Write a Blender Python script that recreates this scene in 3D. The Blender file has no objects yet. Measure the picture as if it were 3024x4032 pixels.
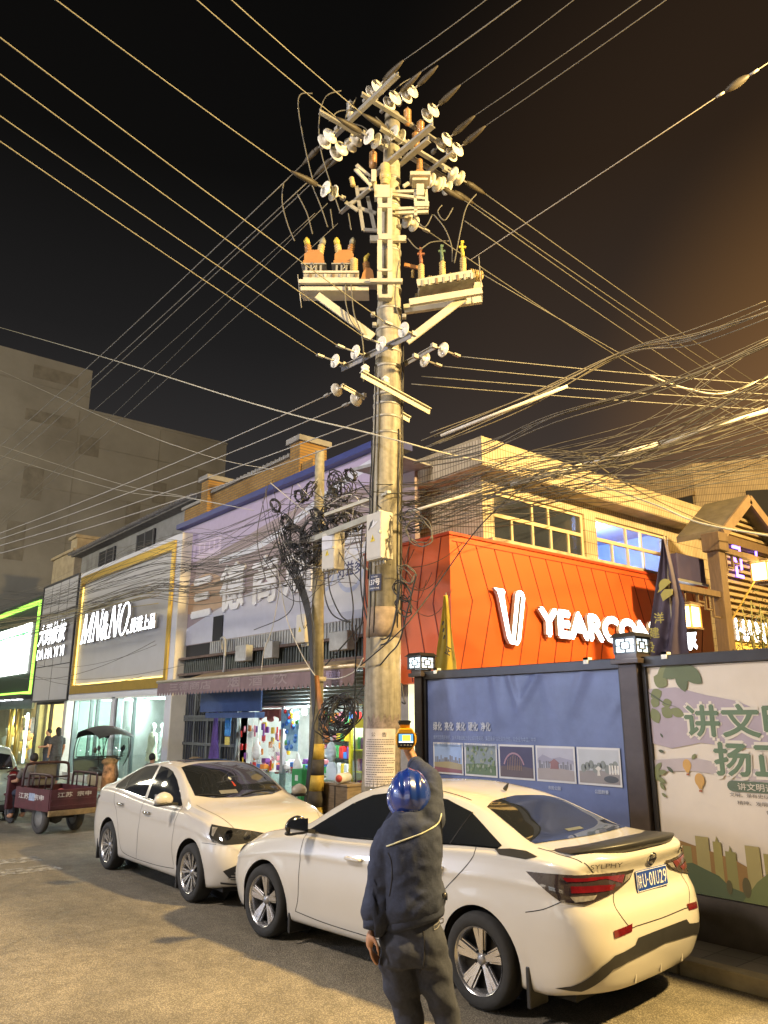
import bpy, bmesh, math, random
from mathutils import Vector, Matrix
from mathutils.bvhtree import BVHTree
random.seed(7)
sc = bpy.context.scene
C = sc.collection
PI = math.pi
# ------------------------------------------------------------------ camera
CAM_H = 2.06; PITCH = math.radians(15.05); YAW = math.radians(50.64); FPX = 3028.0
cam = bpy.data.objects.new('camera', bpy.data.cameras.new('camera')); C.objects.link(cam)
cam.location = (0, 0, CAM_H)
cam.rotation_euler = (math.radians(90) + PITCH, 0, YAW)
cam.data.sensor_width = 36; cam.data.lens = FPX / 4032 * 36
cam.data.clip_start = .05; cam.data.clip_end = 2000
sc.camera = cam
# ------------------------------------------------------------------ render settings
sc.view_settings.view_transform = 'Standard'; sc.view_settings.look = 'None'
sc.view_settings.exposure = 0.5; sc.view_settings.gamma = 1
try:
    sc.cycles.use_denoising = True
    sc.cycles.max_bounces = 6; sc.cycles.transparent_max_bounces = 12
    sc.cycles.sample_clamp_indirect = 4; sc.cycles.caustics_reflective = False; sc.cycles.caustics_refractive = False
    sc.cycles.use_light_tree = True
except Exception: pass
# ------------------------------------------------------------------ world: a light-polluted night sky
w = bpy.data.worlds.new('World'); sc.world = w; w.use_nodes = True
nt = w.node_tree; nt.nodes.clear()
wo = nt.nodes.new('ShaderNodeOutputWorld'); bg = nt.nodes.new('ShaderNodeBackground')
tc = nt.nodes.new('ShaderNodeTexCoord')
sep = nt.nodes.new('ShaderNodeSeparateXYZ'); nt.links.new(tc.outputs['Generated'], sep.inputs[0])
rmp = nt.nodes.new('ShaderNodeValToRGB'); nt.links.new(sep.outputs['Z'], rmp.inputs[0])
cr = rmp.color_ramp
cr.elements[0].position = 0.0; cr.elements[0].color = (.050, .047, .042, 1)
cr.elements[1].position = 1.0; cr.elements[1].color = (.0016, .0014, .0012, 1)
for p_, c_ in ((.25, (.026, .024, .024, 1)), (.45, (.010, .0095, .0095, 1)), (.62, (.0032, .003, .0028, 1))):
    e_ = cr.elements.new(p_); e_.color = c_
dt = nt.nodes.new('ShaderNodeVectorMath'); dt.operation = 'DOT_PRODUCT'
nt.links.new(tc.outputs['Generated'], dt.inputs[0]); dt.inputs[1].default_value = Vector((-.12, .97, .2)).normalized()
r2 = nt.nodes.new('ShaderNodeValToRGB'); nt.links.new(dt.outputs['Value'], r2.inputs[0])
r2.color_ramp.interpolation = 'EASE'; r2.color_ramp.elements[0].position = .62; r2.color_ramp.elements[0].color = (0, 0, 0, 1)
r2.color_ramp.elements[1].position = 1.0; r2.color_ramp.elements[1].color = (.14, .063, .014, 1)
e_ = r2.color_ramp.elements.new(.86); e_.color = (.016, .0085, .004, 1)
ad = nt.nodes.new('ShaderNodeMixRGB'); ad.blend_type = 'ADD'; ad.inputs[0].default_value = 1
nt.links.new(rmp.outputs[0], ad.inputs[1]); nt.links.new(r2.outputs[0], ad.inputs[2])
nt.links.new(ad.outputs[0], bg.inputs[0]); bg.inputs[1].default_value = 1.0
nt.links.new(bg.outputs[0], wo.inputs[0])
# ------------------------------------------------------------------ street lamps, shop light and an added fill, outside the frame
def point(name, loc, power, col, rad=.12):
    l = bpy.data.lights.new(name, 'POINT'); l.energy = power; l.color = col; l.shadow_soft_size = rad
    o = bpy.data.objects.new(name, l); C.objects.link(o); o.location = loc
    return o
SODIUM = (1.0, .69, .27)
point('street_lamp_light', (2.4, 9.4, 9.5), 14500, SODIUM, .32)
point('opposite_fill_light', (-7.5, -5.0, 11.0), 4700, (1.0, .87, .76), .8)  # added unseen fill, lifts the shaded road and the car sides
point('opposite_shop_light', (-17.0, -7.5, 5.0), 1700, (.62, .72, 1.0), .7)
point('far_lamp_light', (-34.0, -3.0, 8.5), 2600, (1.0, .90, .66), .4)
point('back_lane_light', (-18.0, 22.0, 7.5), 900, (1.0, .8, .5), .3)
point('plaza_lamp_light', (-3.2, 16.0, 8.2), 1000, (1.0, .56, .15), .3)

# ------------------------------------------------------------------ helpers
_rt = (math.cos(YAW), math.sin(YAW)); _fw = (-math.sin(YAW), math.cos(YAW))
def ray(u, v):
    c = (u - 1512) / FPX; s = (2016 - v) / FPX
    a = math.cos(PITCH) - s * math.sin(PITCH); z = math.sin(PITCH) + s * math.cos(PITCH)
    return Vector((_rt[0]*c + _fw[0]*a, _rt[1]*c + _fw[1]*a, z))
def on(ax, k, u, v):
    d = ray(u, v); o = Vector((0, 0, CAM_H)); return o + d * ((k - o[ax]) / d[ax])
def onX(k, u, v): return on(0, k, u, v)
def onY(k, u, v): return on(1, k, u, v)
def onZ(u, v, k): return on(2, k, u, v)

def lin(c):
    return tuple((x/12.92 if x <= .04045 else ((x+.055)/1.055)**2.4) for x in c)
_mats = {}
def M(name, col=(.5,.5,.5), rough=.6, metal=0, var=.12, scale=6, bump=0, coat=0, emit=None, es=0, spec=.5, stretch=None, dirt=0):
    if name in _mats: return _mats[name]
    m = bpy.data.materials.new(name); m.use_nodes = True; n = m.node_tree; b = n.nodes['Principled BSDF']
    b.inputs['Base Color'].default_value = (*col, 1); b.inputs['Roughness'].default_value = rough
    b.inputs['Metallic'].default_value = metal; b.inputs['Coat Weight'].default_value = coat
    b.inputs['Specular IOR Level'].default_value = spec
    if var or bump or dirt:
        t = n.nodes.new('ShaderNodeTexCoord'); mp = n.nodes.new('ShaderNodeMapping')
        n.links.new(t.outputs['Object'], mp.inputs[0])
        if stretch: mp.inputs['Scale'].default_value = stretch
        nz = n.nodes.new('ShaderNodeTexNoise'); nz.inputs['Scale'].default_value = scale; nz.inputs['Detail'].default_value = 6
        nz.inputs['Roughness'].default_value = .62
        n.links.new(mp.outputs[0], nz.inputs[0])
        rp = n.nodes.new('ShaderNodeValToRGB')
        lo = [max(0, x*(1-var)) for x in col]; hi = [min(1, x*(1+var)) for x in col]
        rp.color_ramp.elements[0].position = .3; rp.color_ramp.elements[0].color = (*lo, 1)
        rp.color_ramp.elements[1].position = .7; rp.color_ramp.elements[1].color = (*hi, 1)
        n.links.new(nz.outputs['Fac'], rp.inputs[0])
        out = rp.outputs[0]
        if dirt:
            nz2 = n.nodes.new('ShaderNodeTexNoise'); nz2.inputs['Scale'].default_value = scale*.33; nz2.inputs['Detail'].default_value = 8
            n.links.new(mp.outputs[0], nz2.inputs[0])
            rp2 = n.nodes.new('ShaderNodeValToRGB'); rp2.color_ramp.elements[0].position = .52; rp2.color_ramp.elements[1].position = .68
            n.links.new(nz2.outputs['Fac'], rp2.inputs[0])
            mx = n.nodes.new('ShaderNodeMixRGB'); mx.blend_type = 'MULTIPLY'
            sc_ = n.nodes.new('ShaderNodeMath'); sc_.operation = 'MULTIPLY'; sc_.inputs[1].default_value = dirt
            n.links.new(rp2.outputs[0], sc_.inputs[0]); n.links.new(sc_.outputs[0], mx.inputs[0])
            n.links.new(out, mx.inputs[1]); mx.inputs[2].default_value = (.35, .31, .27, 1); out = mx.outputs[0]
        n.links.new(out, b.inputs['Base Color'])
        if bump:
            bp = n.nodes.new('ShaderNodeBump'); bp.inputs['Strength'].default_value = bump; bp.inputs['Distance'].default_value = .02
            n.links.new(nz.outputs['Fac'], bp.inputs['Height']); n.links.new(bp.outputs[0], b.inputs['Normal'])
    if emit:
        b.inputs['Emission Color'].default_value = (*emit, 1); b.inputs['Emission Strength'].default_value = es
    _mats[name] = m; return m
def glass(name, tint=(.8,.9,.88), refl=.12, rough=.02):
    if name in _mats: return _mats[name]
    m = bpy.data.materials.new(name); m.use_nodes = True; n = m.node_tree; n.nodes.clear()
    o = n.nodes.new('ShaderNodeOutputMaterial'); mx = n.nodes.new('ShaderNodeMixShader')
    tr = n.nodes.new('ShaderNodeBsdfTransparent'); tr.inputs[0].default_value = (*tint, 1)
    gl = n.nodes.new('ShaderNodeBsdfGlossy'); gl.inputs['Roughness'].default_value = rough; gl.inputs[0].default_value = (1,1,1,1)
    lw = n.nodes.new('ShaderNodeFresnel'); lw.inputs[0].default_value = 1.5
    ad_ = n.nodes.new('ShaderNodeMath'); ad_.operation = 'ADD'; ad_.inputs[1].default_value = refl - .04
    ge = n.nodes.new('ShaderNodeNewGeometry'); iv = n.nodes.new('ShaderNodeMath'); iv.operation = 'SUBTRACT'; iv.inputs[0].default_value = 1; n.links.new(ge.outputs['Backfacing'], iv.inputs[1])
    ml = n.nodes.new('ShaderNodeMath'); ml.operation = 'MULTIPLY'
    n.links.new(lw.outputs[0], ad_.inputs[0]); n.links.new(ad_.outputs[0], ml.inputs[0]); n.links.new(iv.outputs[0], ml.inputs[1]); n.links.new(ml.outputs[0], mx.inputs[0])
    n.links.new(tr.outputs[0], mx.inputs[1]); n.links.new(gl.outputs[0], mx.inputs[2]); n.links.new(mx.outputs[0], o.inputs[0])
    _mats[name] = m; return m
def brickmat(name, c1, c2, mortar, bw, bh, msize, rough=.7, axes='XZ', offset=.5, bump=.3, spec=.4):
    """masonry or tile pattern on a vertical wall: axes says which object axes run along and up"""
    if name in _mats: return _mats[name]
    m = bpy.data.materials.new(name); m.use_nodes = True; n = m.node_tree; b = n.nodes['Principled BSDF']
    t = n.nodes.new('ShaderNodeTexCoord'); s = n.nodes.new('ShaderNodeSeparateXYZ'); cb = n.nodes.new('ShaderNodeCombineXYZ')
    n.links.new(t.outputs['Object'], s.inputs[0])
    if axes == 'SUM':
        a_ = n.nodes.new('ShaderNodeMath'); a_.operation = 'ADD'
        n.links.new(s.outputs['X'], a_.inputs[0]); n.links.new(s.outputs['Y'], a_.inputs[1]); n.links.new(a_.outputs[0], cb.inputs[0])
    else:
        n.links.new(s.outputs[axes[0]], cb.inputs[0])
    n.links.new(s.outputs['Z'], cb.inputs[1])
    br = n.nodes.new('ShaderNodeTexBrick'); n.links.new(cb.outputs[0], br.inputs[0])
    br.inputs['Color1'].default_value = (*c1, 1); br.inputs['Color2'].default_value = (*c2, 1); br.inputs['Mortar'].default_value = (*mortar, 1)
    br.inputs['Scale'].default_value = 1; br.inputs['Brick Width'].default_value = bw; br.inputs['Row Height'].default_value = bh
    br.inputs['Mortar Size'].default_value = msize; br.offset = offset
    nz = n.nodes.new('ShaderNodeTexNoise'); nz.inputs['Scale'].default_value = 1.3; nz.inputs['Detail'].default_value = 7
    n.links.new(t.outputs['Object'], nz.inputs[0])
    mx = n.nodes.new('ShaderNodeMixRGB'); mx.blend_type = 'MULTIPLY'; mx.inputs[0].default_value = .7
    rp = n.nodes.new('ShaderNodeValToRGB'); rp.color_ramp.elements[0].position = .3; rp.color_ramp.elements[0].color = (.6,.57,.53,1)
    rp.color_ramp.elements[1].position = .65; rp.color_ramp.elements[1].color = (1,1,1,1)
    n.links.new(nz.outputs['Fac'], rp.inputs[0]); n.links.new(br.outputs['Color'], mx.inputs[1]); n.links.new(rp.outputs[0], mx.inputs[2])
    n.links.new(mx.outputs[0], b.inputs['Base Color']); b.inputs['Roughness'].default_value = rough; b.inputs['Specular IOR Level'].default_value = spec
    bp = n.nodes.new('ShaderNodeBump'); bp.inputs['Strength'].default_value = bump; bp.inputs['Distance'].default_value = .01; bp.invert = True
    n.links.new(br.outputs['Fac'], bp.inputs['Height']); n.links.new(bp.outputs[0], b.inputs['Normal'])
    _mats[name] = m; return m
def E(name, col, s): return M(name, tuple(min(1, c*.8) for c in col), .5, var=0, emit=col, es=s)

class MB:
    """collects shapes, then links them as ONE mesh object"""
    def __init__(s): s.v = []; s.f = []; s.sm = []
    def add(s, vs, fs, smooth=False, mtx=None):
        b = len(s.v)
        for p in vs:
            p = Vector(p); s.v.append(mtx @ p if mtx else p)
        for f in fs: s.f.append([b + i for i in f]); s.sm.append(smooth)
        return s
    def box(s, x0, x1, y0, y1, z0, z1, bev=0, mtx=None):
        if x0 > x1: x0, x1 = x1, x0
        if y0 > y1: y0, y1 = y1, y0
        if z0 > z1: z0, z1 = z1, z0
        if bev:
            bm = bmesh.new(); bmesh.ops.create_cube(bm, size=1)
            for v in bm.verts: v.co = Vector(((x0+x1)/2 + v.co.x*(x1-x0), (y0+y1)/2 + v.co.y*(y1-y0), (z0+z1)/2 + v.co.z*(z1-z0)))
            bmesh.ops.bevel(bm, geom=list(bm.edges), offset=min(bev, .45*min(x1-x0, y1-y0, z1-z0)), segments=2, affect='EDGES', profile=.5)
            return s.bm(bm, mtx)
        vs = [(x,y,z) for z in (z0,z1) for y in (y0,y1) for x in (x0,x1)]
        return s.add(vs, [(0,2,3,1),(4,5,7,6),(0,1,5,4),(2,6,7,3),(0,4,6,2),(1,3,7,5)], False, mtx)
    def bm(s, bm, mtx=None, smooth=False):
        bm.verts.index_update(); s.add([v.co.copy() for v in bm.verts], [[v.index for v in f.verts] for f in bm.faces], smooth, mtx); bm.free(); return s
    def tube(s, pts, r, n=6, cap=True, smooth=True):
        pts = [Vector(p) for p in pts]; k = len(pts)
        rr = r if isinstance(r, (list, tuple)) else [r]*k
        vs = []; up = None
        for i, p in enumerate(pts):
            d = (pts[min(i+1,k-1)] - pts[max(i-1,0)])
            d = d.normalized() if d.length > 1e-9 else Vector((0,0,1))
            if up is None:
                up = Vector((0,0,1)) if abs(d.z) < .9 else Vector((1,0,0))
            a = d.cross(up)
            if a.length < 1e-6: a = d.cross(Vector((1,.3,0)))
            a.normalize(); b = a.cross(d).normalized(); up = b
            for j in range(n):
                t = 2*PI*j/n; vs.append(p + (a*math.cos(t) + b*math.sin(t))*rr[i])
        fs = [(i*n+j, i*n+(j+1)%n, (i+1)*n+(j+1)%n, (i+1)*n+j) for i in range(k-1) for j in range(n)]
        if cap: fs += [tuple(range(n))[::-1], tuple((k-1)*n + j for j in range(n))]
        return s.add(vs, fs, smooth)
    def cyl(s, p0, p1, r0, r1=None, n=12, smooth=True): return s.tube([p0, p1], [r0, r0 if r1 is None else r1], n, True, smooth)
    def bar(s, p0, p1, w, h, up=(0,0,1)):
        """rectangular bar from p0 to p1, w across, h along up"""
        p0 = Vector(p0); p1 = Vector(p1); d = (p1-p0).normalized(); up = Vector(up)
        if abs(d.dot(up)) > .98: up = Vector((1,0,0))
        a = d.cross(up).normalized(); b = a.cross(d).normalized()
        vs = [p + a*(i*w/2) + b*(j*h/2) for p in (p0,p1) for i,j in ((-1,-1),(1,-1),(1,1),(-1,1))]
        return s.add(vs, [(3,2,1,0),(4,5,6,7),(0,1,5,4),(1,2,6,5),(2,3,7,6),(3,0,4,7)])
    def lathe(s, prof, mtx=None, n=20, smooth=True, cap=True):
        """prof: (radius, height) about local z"""
        vs = []; k = len(prof)
        for r, z in prof:
            for j in range(n):
                t = 2*PI*j/n; vs.append((r*math.cos(t), r*math.sin(t), z))
        fs = [(i*n+j, i*n+(j+1)%n, (i+1)*n+(j+1)%n, (i+1)*n+j) for i in range(k-1) for j in range(n)]
        if cap and prof[0][0] > 1e-5: fs.append(tuple(range(n))[::-1])
        if cap and prof[-1][0] > 1e-5: fs.append(tuple((k-1)*n+j for j in range(n)))
        return s.add(vs, fs, smooth, mtx)
    def prism(s, poly, d, mtx=None):
        """2-D polygon in local xy, extruded by d along local z"""
        n = len(poly); vs = [(x,y,0) for x,y in poly] + [(x,y,d) for x,y in poly]
        return s.add(vs, [tuple(range(n))[::-1], tuple(range(n,2*n))] + [(i,(i+1)%n,n+(i+1)%n,n+i) for i in range(n)], False, mtx)
    def quad(s, a, b, c, d): return s.add([a,b,c,d], [(0,1,2,3)])
    def grid(s, P, smooth=True, mtx=None):
        n = len(P); m_ = len(P[0])
        return s.add([p for row in P for p in row], [(i*m_+j, (i+1)*m_+j, (i+1)*m_+j+1, i*m_+j+1) for i in range(n-1) for j in range(m_-1)], smooth, mtx)
    def build(s, name, m, parent=None, loc=None):
        me = bpy.data.meshes.new(name); me.from_pydata([tuple(v) for v in s.v], [], s.f); me.update()
        me.polygons.foreach_set('use_smooth', s.sm)
        if m: me.materials.append(m)
        o = bpy.data.objects.new(name, me); C.objects.link(o)
        if parent: o.parent = parent
        if loc: o.location = loc
        return o
def fixn(o):
    bm = bmesh.new(); bm.from_mesh(o.data); bmesh.ops.recalc_face_normals(bm, faces=bm.faces); bm.to_mesh(o.data); bm.free(); return o
def bx(name, m, parent, *a, bev=0): return MB().box(*a, bev=bev).build(name, m, parent)
def thing(name, label, cat, loc=(0,0,0), rz=0, group=None):
    o = bpy.data.objects.new(name, None); C.objects.link(o); o.location = loc; o.rotation_euler = (0,0,rz); o.empty_display_size = .2
    return tag(o, label, cat, group)
def tag(o, label, cat, group=None):
    o['label'] = label; o['category'] = cat
    if group: o['group'] = group
    return o
def setting(o, kind='structure'): o['kind'] = kind; return o
def copy_tree(o, parent=None, label=None):
    c = o.copy(); C.objects.link(c)
    if parent: c.parent = parent
    if label: c['label'] = label
    for ch in list(o.children): copy_tree(ch, c)
    return c
FA = Matrix(((1,0,0,0),(0,0,-1,0),(0,1,0,0),(0,0,0,1)))      # local xy onto the street front (text reads along +X, faces -Y)
FB = Matrix(((0,0,1,0),(1,0,0,0),(0,1,0,0),(0,0,0,1)))       # local xy onto the side front (text reads along +Y, faces +X)
def at(f, x, y, z): return Matrix.Translation((x,y,z)) @ f
def text(name, s, m, mtx, w=None, h=None, depth=.01, bold=0, parent=None, align='L', shear=0):
    """lettering as a mesh, its lower left corner at the frame's origin, fitted to w by h"""
    cu = bpy.data.curves.new(name, 'FONT'); cu.body = s; cu.size = 1; cu.extrude = 0; cu.shear = shear
    cu.resolution_u = 3
    o = bpy.data.objects.new(name, cu); C.objects.link(o)
    dg = bpy.context.evaluated_depsgraph_get()
    me = bpy.data.meshes.new_from_object(o.evaluated_get(dg)); bpy.data.objects.remove(o)
    xs = [v.co.x for v in me.vertices]; ys = [v.co.y for v in me.vertices]
    if not xs: xs, ys = [0,1], [0,1]
    x0, x1, y0, y1 = min(xs), max(xs), min(ys), max(ys)
    sx = w/(x1-x0) if w else None; sy = h/(y1-y0) if h else None
    if sx is None: sx = sy
    if sy is None: sy = sx
    off = -(x1-x0)*sx/2 if align == 'C' else 0
    bm = bmesh.new(); bm.from_mesh(me); bpy.data.meshes.remove(me)
    for v in bm.verts: v.co = Vector(((v.co.x-x0)*sx + off, (v.co.y-y0)*sy, 0))
    bmesh.ops.remove_doubles(bm, verts=bm.verts, dist=1e-5)
    zz = {}
    if bold:
        g0 = list(bm.verts)+list(bm.edges)+list(bm.faces); bw_ = bold*sy
        for kx,ky,kz in ((bw_,0,1),(-bw_,0,2),(0,bw_,3),(0,-bw_,4)):
            d_ = bmesh.ops.duplicate(bm, geom=g0)
            for q in d_['geom']:
                if isinstance(q, bmesh.types.BMVert): q.co += Vector((kx,ky,.00025*kz))
    if depth > .004:
        r = bmesh.ops.extrude_face_region(bm, geom=list(bm.faces))
        for g in r['geom']:
            if isinstance(g, bmesh.types.BMVert): g.co.z += depth
    else:
        for v in bm.verts: v.co.z += depth
    bmesh.ops.transform(bm, matrix=mtx, verts=bm.verts)
    bmesh.ops.recalc_face_normals(bm, faces=bm.faces)
    me = bpy.data.meshes.new(name); bm.to_mesh(me); bm.free()
    me.materials.append(m); o = bpy.data.objects.new(name, me); C.objects.link(o)
    if parent: o.parent = parent
    if name == 'lit_lettering': front_only(o, mtx.to_3x3() @ Vector((0,0,1)))
    return o
def front_only(o, d):
    """channel letters: only the faces turned along d give light, their sides and backs are plain"""
    o.data.materials.append(M('letter_side', (.42,.42,.44), .5, var=.05)); d = Vector(d)
    for p in o.data.polygons: p.material_index = 0 if p.normal.dot(d) > .5 else 1
    return o
def sag(p0, p1, s, n=14, jit=0):
    p0 = Vector(p0); p1 = Vector(p1); out = []
    for i in range(n+1):
        t = i/n; p = p0.lerp(p1, t); p.z -= 4*s*t*(1-t)
        if jit and 0 < i < n: p += Vector((random.uniform(-jit,jit), random.uniform(-jit,jit), random.uniform(-jit,jit)))
        out.append(p)
    return out
def spline(pts, n=6):
    pts = [Vector(p) for p in pts]; out = []
    for i in range(len(pts)-1):
        a = pts[max(i-1,0)]; b = pts[i]; c = pts[i+1]; d = pts[min(i+2,len(pts)-1)]
        for k in range(n):
            t = k/n; t2 = t*t; t3 = t2*t
            out.append(.5*((2*b) + (c-a)*t + (2*a-5*b+4*c-d)*t2 + (3*b-a-3*c+d)*t3))
    out.append(pts[-1]); return out
# ================================================================== SETTING
def asphalt():
    m = bpy.data.materials.new('asphalt'); m.use_nodes = True; n = m.node_tree; b = n.nodes['Principled BSDF']
    t = n.nodes.new('ShaderNodeTexCoord')
    def noise(sc_, det=6):
        z = n.nodes.new('ShaderNodeTexNoise'); z.inputs['Scale'].default_value = sc_; z.inputs['Detail'].default_value = det
        n.links.new(t.outputs['Object'], z.inputs[0]); return z
    def ramp(src, a, ca, b_, cb):
        r = n.nodes.new('ShaderNodeValToRGB'); r.color_ramp.elements[0].position = a; r.color_ramp.elements[0].color = (*ca,1)
        r.color_ramp.elements[1].position = b_; r.color_ramp.elements[1].color = (*cb,1); n.links.new(src, r.inputs[0]); return r
    def mul(a, c, f=1):
        x = n.nodes.new('ShaderNodeMixRGB'); x.blend_type = 'MULTIPLY'; x.inputs[0].default_value = f
        n.links.new(a, x.inputs[1]); n.links.new(c, x.inputs[2]); return x
    vo = n.nodes.new('ShaderNodeTexVoronoi'); vo.inputs['Scale'].default_value = 85; n.links.new(t.outputs['Object'], vo.inputs[0])
    st = ramp(vo.outputs['Distance'], .05, (.46,.41,.32), .55, (.15,.135,.105))
    big = ramp(noise(.7, 8).outputs['Fac'], .36, (.80,.79,.78), .64, (1.08,1.06,1.02))
    mid = ramp(noise(5.5, 9).outputs['Fac'], .42, (.86,.86,.86), .6, (1.04,1.04,1.04))
    wear = ramp(noise(.23, 5).outputs['Fac'], .45, (.8,.8,.8), .56, (1.2,1.17,1.1))
    v2 = n.nodes.new('ShaderNodeTexVoronoi'); v2.feature = 'DISTANCE_TO_EDGE'; v2.inputs['Scale'].default_value = .45
    wq = n.nodes.new('ShaderNodeMixRGB'); wq.blend_type = 'ADD'; wq.inputs[0].default_value = .55; n.links.new(t.outputs['Object'], wq.inputs[1]); n.links.new(noise(1.6, 8).outputs['Color'], wq.inputs[2]); n.links.new(wq.outputs[0], v2.inputs[0])
    ck = ramp(v2.outputs['Distance'], .0, (.45,.43,.40), .012, (1,1,1))
    st = mul(st.outputs[0], ck.outputs[0], .22)
    c = mul(mul(mul(st.outputs[0], big.outputs[0]).outputs[0], mid.outputs[0]).outputs[0], wear.outputs[0])
    n.links.new(c.outputs[0], b.inputs['Base Color'])
    rr = ramp(noise(2.2).outputs['Fac'], .35, (.55,)*3, .7, (.85,)*3); n.links.new(rr.outputs[0], b.inputs['Roughness'])
    bp = n.nodes.new('ShaderNodeBump'); bp.inputs['Strength'].default_value = .55; bp.inputs['Distance'].default_value = .008
    n.links.new(vo.outputs['Distance'], bp.inputs['Height']); n.links.new(bp.outputs[0], b.inputs['Normal'])
    return m
g = MB(); N_ = 40
g.add([(-260,-200,0),(200,-200,0),(200,260,0),(-260,260,0)], [(0,1,2,3)])
setting(g.build('road', asphalt()))
pave = brickmat('paving', (.24,.225,.20), (.19,.18,.165), (.10,.095,.09), .3, .3, .006, axes='XY', offset=0)
# paving tiles run in plan: feed Y instead of Z
for l in list(pave.node_tree.links):
    if l.to_node.type == 'COMBXYZ' and l.to_socket.name == 'Y':
        sx_ = [n for n in pave.node_tree.nodes if n.type == 'SEPXYZ'][0]; pave.node_tree.links.remove(l)
        pave.node_tree.links.new(sx_.outputs['Y'], [n for n in pave.node_tree.nodes if n.type == 'COMBXYZ'][0].inputs['Y'])
setting(MB().box(-120, -2.2, 6.62, 60, -.3, .11).build('pavement', pave))
kerb = MB()
x = -120
while x < -2.2:
    kerb.box(x, min(x+.98, -2.2), 6.47, 6.615, -.2, .125, bev=.012) if x > -34 else kerb.box(x, min(x+.98,-2.2), 6.47, 6.615, -.2, .125)
    x += 1.0
setting(kerb.build('kerb', M('kerb_stone', (.30,.26,.17), .8, var=.25, scale=5, dirt=.5)))
# paler patchy bars on the road by car 2
fb = MB()
for i in range(5):
    y0 = 1.2 + i*.0
for (px, w_) in ((-13.4,.45), (-12.5,.45)):
    fb.box(px, px+w_, 1.2, 4.0, .002, .005)
def patchy_pale():
    m = M('patchy_pale_bar', (.30,.29,.26), .8, var=.3, scale=4)
    n = m.node_tree; b = n.nodes['Principled BSDF']
    z = n.nodes.new('ShaderNodeTexNoise'); z.inputs['Scale'].default_value = 9; z.inputs['Detail'].default_value = 9
    t = n.nodes.new('ShaderNodeTexCoord'); n.links.new(t.outputs['Object'], z.inputs[0])
    r = n.nodes.new('ShaderNodeValToRGB'); r.color_ramp.elements[0].position = .42; r.color_ramp.elements[1].position = .62
    n.links.new(z.outputs['Fac'], r.inputs[0]); n.links.new(r.outputs[0], b.inputs['Alpha']); return m
setting(fb.build('pale_road_bar', patchy_pale()))

# ---------------------------------------------------------------- materials for the buildings
cream_tile = brickmat('cream_tile', (.58,.50,.36), (.50,.43,.31), (.20,.16,.11), .07, .24, .008, axes='SUM', offset=0, rough=.45)
tan_tile = brickmat('tan_tile', (.46,.36,.22), (.38,.30,.19), (.15,.11,.07), .075, .24, .009, axes='SUM', offset=0, rough=.5)
brick = brickmat('yellow_brick', (.42,.25,.075), (.34,.19,.055), (.22,.16,.09), .24, .075, .012, rough=.85, bump=.5)
conc = M('bare_concrete', (.30,.29,.27), .9, var=.22, scale=2.2, bump=.25, dirt=.6)
render_grey = M('grey_render', (.26,.26,.255), .9, var=.15, scale=3, bump=.15, dirt=.4)
white_panel = M('white_cladding', (.66,.67,.72), .45, var=.04, scale=1.5)
grey_panel = M('grey_cladding', (.44,.44,.47), .42, var=.05, scale=1.2)
brushed = M('brushed_panel', (.46,.46,.48), .42, metal=.0, var=.05, scale=1.4)
gold = M('gold_trim', (.72,.50,.12), .28, metal=.85, var=.06)
dark_metal = M('dark_metal', (.045,.047,.055), .45, metal=.3, var=.2)
steel = M('bare_steel', (.42,.43,.44), .4, metal=.7, var=.12)
alu = M('window_aluminium', (.55,.55,.54), .4, metal=.4, var=.06)
black_gap = M('dark_recess', (.02,.02,.024), .8, var=.1)
navy_paint = M('navy_paint', (.025,.03,.065), .5, var=.2)
SHOPG = glass('shop_glass', (.86,.95,.93), .10)
LED = E('white_led', (.92,.96,1.0), 4.2)
LEDW = E('warm_led', (1.0,.86,.5), 6)

# ---------------------------------------------------------------- tall blank building far behind
tb = thing('apartment_block', 'tall blank grey block with stained bare walls rising far behind the shops', 'building', (-45.6,23.35,0))
wallmat = brickmat('weathered_wall', (.27,.255,.225), (.235,.225,.20), (.20,.19,.17), 7, 3.1, .05, rough=.95, axes='XZ', bump=.1)
n = wallmat.node_tree; b = n.nodes['Principled BSDF']
m_ = MB().box(-.4-9, 0, -29, 0, 0, 20.3).build('wall', M('block_wall', (.27,.265,.25), .95, var=.14, scale=.35, dirt=.45), tb)
MB().box(-9.4, .002, -29, -9.46, 20.3, 23.03).box(-9.5,.06,-9.46+.02,.05,20.3,20.45).build('upper_wall', M('block_wall', (.25,.235,.205)), tb)
jm = MB()
for z in (2.6,5.7,8.8,11.9,15,18.1,21.2): jm.box(.0, .03, -29, -.02 if z < 20 else -9.46-.02, z, z+.06)
for y in (-22.5,-16.5,-10,-4.8): jm.box(.0,.03,y,y+.05,0,20.2)
jm.build('wall_joint', M('wall_joint', (.235,.23,.215), .95, var=.2, scale=1), tb)
pm = MB()
for (y,z,w_,h) in ((-6.6,13.6,.9,1.5),(-5.0,15.3,.9,1.4),(-12.7,14.2,1.1,1.9),(-13.2,10.6,1.0,2.2),(-16.6,12.5,1.4,1.3),(-9.46-3.4,23.03-1.4,2.6,.8),(-24,21.0,1.2,1.9),(-9.8,17.5,1.2,1.2),(-6.5,11.0,1.5,.7),(-2.0,16.7,.8,1.4),(-13,18.9,2.8,.7)):
    pm.box(.0,.035,y,y+w_,z,z+h)
pm.build('bricked_patch', M('bricked_patch', (.20,.19,.17), .95, var=.25, scale=1.5), tb)

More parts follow.
